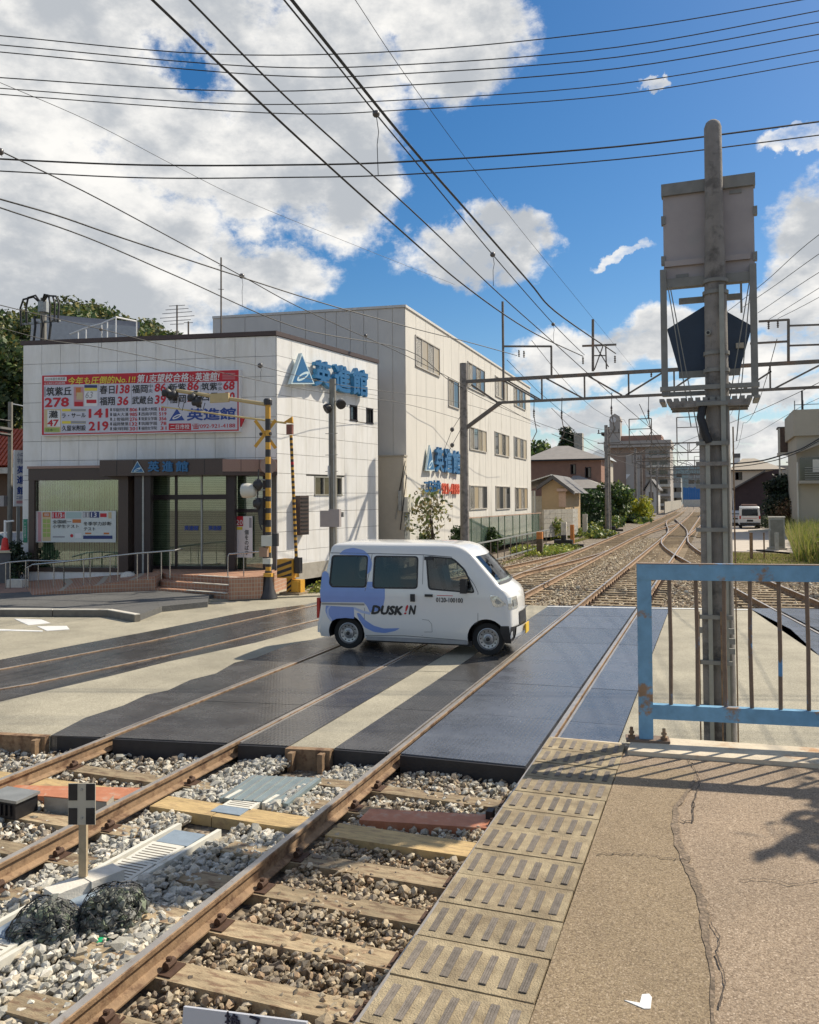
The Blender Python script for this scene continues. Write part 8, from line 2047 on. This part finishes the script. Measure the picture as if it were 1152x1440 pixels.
# aerials
def aerial(label, px_, yb, yt, Z, els, name='aerial'):
    p = pt(px_, yb, Z); q = pt(px_, yt, Z); t = thing(name, label, 'antenna', tuple(p)); MB().cyl((p.x, p.y, p.z - 1), q, .03, n=6).build('mast', M_gantry, t)
    for (y, w) in els:
        c = pt(px_, y, Z); MB().cyl(c - Vector((w, 0, -.05)), c + Vector((w, 0, 0.02)), .012, n=4).build('element', M_steel, t)
aerial('roof television aerial with many cross elements on the school', 249, 472, 429, 30, [(431, .35), (436, .5), (441, .65), (447, .75), (452, .6), (457, .3)]); aerial('tall thin mast rising from the school roof', 311, 468, 362, 30, [(375, .1), (408, .12)], 'roof_mast'); aerial('small thin aerial right of the large television aerial', 265, 470, 452, 30, [(455, .2)])
aerial('slim lightning rod on the far roof right of the school', 707, 486, 424, 33, [], 'lightning_rod')
# crowded utility pole at the left
p = pt(61, 470, 31.5); t = thing('utility_pole', 'utility pole with looping black cables behind the left of the school roof', 'pole', (p.x, p.y, 0)); zt = pt(61, 419, 31.5).z
MB().cyl((p.x, p.y, 0), (p.x, p.y, zt), .13, .11, 10).build('pole', M_up, t, smooth=50)
MB().cyl((p.x, p.y, zt - .55), (p.x, p.y, zt - .15), .20, n=10).build('transformer', M_steel, t)
for (dx, dz) in ((-1.0, 0), (-.7, .05), (.55, .05), (.8, 0), (1.0, -.02)):
    P_ = [Vector((p.x, p.y - .1, zt - .25)), Vector((p.x + dx * .35, p.y - .15, zt + .05 + dz)), Vector((p.x + dx * .8, p.y - .2, zt - .02 + dz)), Vector((p.x + dx * .95, p.y - .2, zt - .35)), Vector((p.x + dx * .9, p.y - .2, zt - .75 - abs(dx) * .3))]
    MB().tube(P_, .038, 6).build('cable_loop', M_wire, t, smooth=60)
for s in (-.25, .12, .5): MB().tube([(p.x + s, p.y - .2, zt - .7), (p.x + s + .05, p.y - .2, zt - 1.1), (p.x + s - .03, p.y - .2, zt - 1.7)], .045, 6).build('cable_end', M_wire, t)
MB().beam((p.x - 1.0, p.y - .1, zt - .95), (p.x + .9, p.y - .1, zt - .95), .08, .08).build('cross_arm', M_steel, t)
# red tiled roof house, pale post, banner sign, car, cone
a = pt(-60, 700, 38); b = pt(33, 700, 38); F = Frame((a.x, a.y), (b.x, b.y)); t = thing('tiled_house', 'house with an orange red tiled roof at the left edge', 'house', (a.x, a.y, 0)); 
e0 = z_at(F, 0, 657); e1 = z_at(F, 0, 600)
MB().fbox(F, 0, F.len, 0, e0 - .1, -6, -.6).build('wall', mat('brown_gable', (.14, .09, .06), .8), t); M_rt = mat('red_tiles', (.45, .085, .03), .45, var=.2, scale=8)
for r in range(9):
    for i in range(14):
        s = F.len * i / 16; z = lerp(e0, e1, r / 9); o = lerp(.3, -2.2, r / 9); A_ = F.p(s, z, o); B_ = F.p(s, lerp(e0, e1, (r + 1.1) / 9) , lerp(.3, -2.2, (r + 1.1) / 9))
        MB().tube([A_, B_], .11, 6, cap=False).build('roof_tile', M_rt, t)
MB().fbox(F, -.2, F.len, e0 - .3, e0 - .03, -.3, .35).build('fascia', M_concl, t); MB().fbox(F, 2.5, F.len + .1, z_at(F, 20, 636), z_at(F, 20, 602), -3, -2.4).build('dark_gable', mat('maroon_wall', (.20, .04, .03), .7), t)
p = pt(14, 700, 30); t = thing('utility_pole', 'grey steel pole with a meter at the left edge before the red roof', 'pole', (p.x, p.y, 0)); MB().cyl((p.x, p.y, 0), (p.x, p.y, pt(14, 565, 30).z), .09, .08, 10).build('pole', M_up, t); MB().box(p.x - .3, p.y - .2, pt(9, 712, 30).z, p.x - .08, p.y, pt(9, 697, 30).z).build('meter', M_greybox, t)
MB().cyl(pt(18, 568, 30), pt(34, 571, 30), .02, n=5).build('arm', M_white, t)
for (y, r) in ((590, .03), (603, .10), (610, .06)): MB().tube([pt(-30, y - 4, 29), pt(0, y, 29.5), pt(14, y + 2, 30)], r, 6).build('cable', M_wire, t)
a = pt(19, 700, 28.5); b = pt(33.5, 700, 28.7); F = Frame((a.x, a.y), (b.x, b.y)); t = thing('banner_sign', 'tall white vertical sign with blue characters left of the school wall', 'sign', (a.x, a.y, 0))
q = fr(F, 20, 633, 36, 712); MB().fbox(F, q[0], q[1], q[2], q[3], -.15, 0).build('panel', INK['w'], t); 
for ch, y0 in (('英', 655), ('進', 669), ('館', 684)): mb = MB(); ptext(mb, F, ch, 23.5, y0, 35, y0 + 11.5, .01, bold=.05); mb.build('lettering', INK['b'], t)
mb = MB(); ptext(mb, F, '小中\n学部', 24, 636, 33, 652, .01, bold=0); mb.build('lettering', INK['n'], t); mb = MB(); ptext(mb, F, '二日市', 23, 697, 34, 702, .01, bold=.02); mb.build('lettering', INK['b'], t); mb = MB(); prect(mb, F, 23, 704, 34, 708, .01); mb.build('red_line', INK['p'], t)
MB().fbox(F, q[0] + .1, q[0] + .2, 0, q[2], -.12, -.03).build('post', M_steel, t)
# silver car
p = pt(-14, 760, 31.5)
cr2 = thing('parked_car', 'silver hatchback parked left of the school behind the red cone', 'car', (p.x, p.y, .0), R(-6))
prof = [(-2.0, .35), (-2.05, .8), (-1.7, 1.05), (-.9, 1.5), (.5, 1.52), (1.35, 1.1), (1.95, .95), (2.05, .5), (1.9, .3)]
mb = MB(); n = len(prof)
for k_, yy in enumerate((0, .12, 1.5, 1.62)):
    mb.v += [(x, yy + (0.0 if z < 1 else (.12 if k_ < 2 else -.12)), z - (.03 if k_ in (0, 3) and z > 1.3 else 0)) for x, z in prof]
for r in range(3):
    for k in range(n): a_ = r * n + k; b2 = r * n + (k + 1) % n; mb.f.append((a_, b2, b2 + n, a_ + n)); mb.m.append(0)
mb.f.append(tuple(range(n))[::-1]); mb.f.append(tuple(range(3 * n, 4 * n))); mb.m += [0, 0]
mb.build('body', mat('car_silver', (.45, .46, .47), .3, .3), cr2, local=True, smooth=35)
MB().hexa([(-1.45, .05, 1.02), (1.0, .05, 1.05), (1.0, .09, 1.05), (-1.45, .09, 1.02), (-.85, .10, 1.42), (.48, .10, 1.44), (.48, .14, 1.44), (-.85, .14, 1.42)]).build('side_window', M_glass, cr2, local=True)
for x in (-1.3, 1.3): MB().cyl((x, -.02, .31), (x, .2, .31), .31, n=18).build('wheel', M_tyre, cr2, local=True)
c_ = thing('traffic_cone', 'red traffic cone on the pale wall at the left edge', 'cone', tuple(pt(7, 775, 26.5))); p = pt(7, 775, 26.5)
MB().lathe(p, [(.19, 0), (.19, .04), (.13, .05), (.085, .40), (.05, .42), (.03, .46)], 14).build('cone', mat('cone_red', (.65, .03, .02), .45), c_, smooth=50); MB().cyl(p + Vector((0, 0, .4)), p + Vector((0, 0, 1.0)), .04, n=8).build('rod', M_white, c_); MB().cyl(p + Vector((0, 0, .95)), p + Vector((.35, 0, .98)), .03, n=6).build('flag_arm', M_white, c_)
a = pt(-60, 790, 26.2); b = pt(18, 790, 26.2); F = Frame((a.x, a.y), (b.x, b.y)); t = thing('low_wall', 'pale low wall carrying the red cone at the left edge', 'wall', (a.x, a.y, 0)); MB().fbox(F, 0, F.len, .0, z_at(F, 0, 777), -.5, .15).build('wall', mat('dark_wall', (.12, .12, .12), .8), t); MB().fbox(F, 0, F.len + .05, z_at(F, 0, 777), z_at(F, 0, 774.5), -.5, .2).build('coping', mat('cream_coping', (.62, .55, .38), .8), t)
p = pt(26, 805, 26.0); tree('small dark plant growing between the low wall and the school corner', p.x, p.y, .1, 1.5, .8, DARK + GREEN[:1], 900, .06, .03, low=.05)
# added tree, unseen right of the frame, put here to shade the platform
tree('added unseen leafy tree that shades the end of the platform from the right', 3.0, 7.6, -.05, 4.7, 2.1, GREEN, 3500, .10, .09, blobs=10, low=.5)
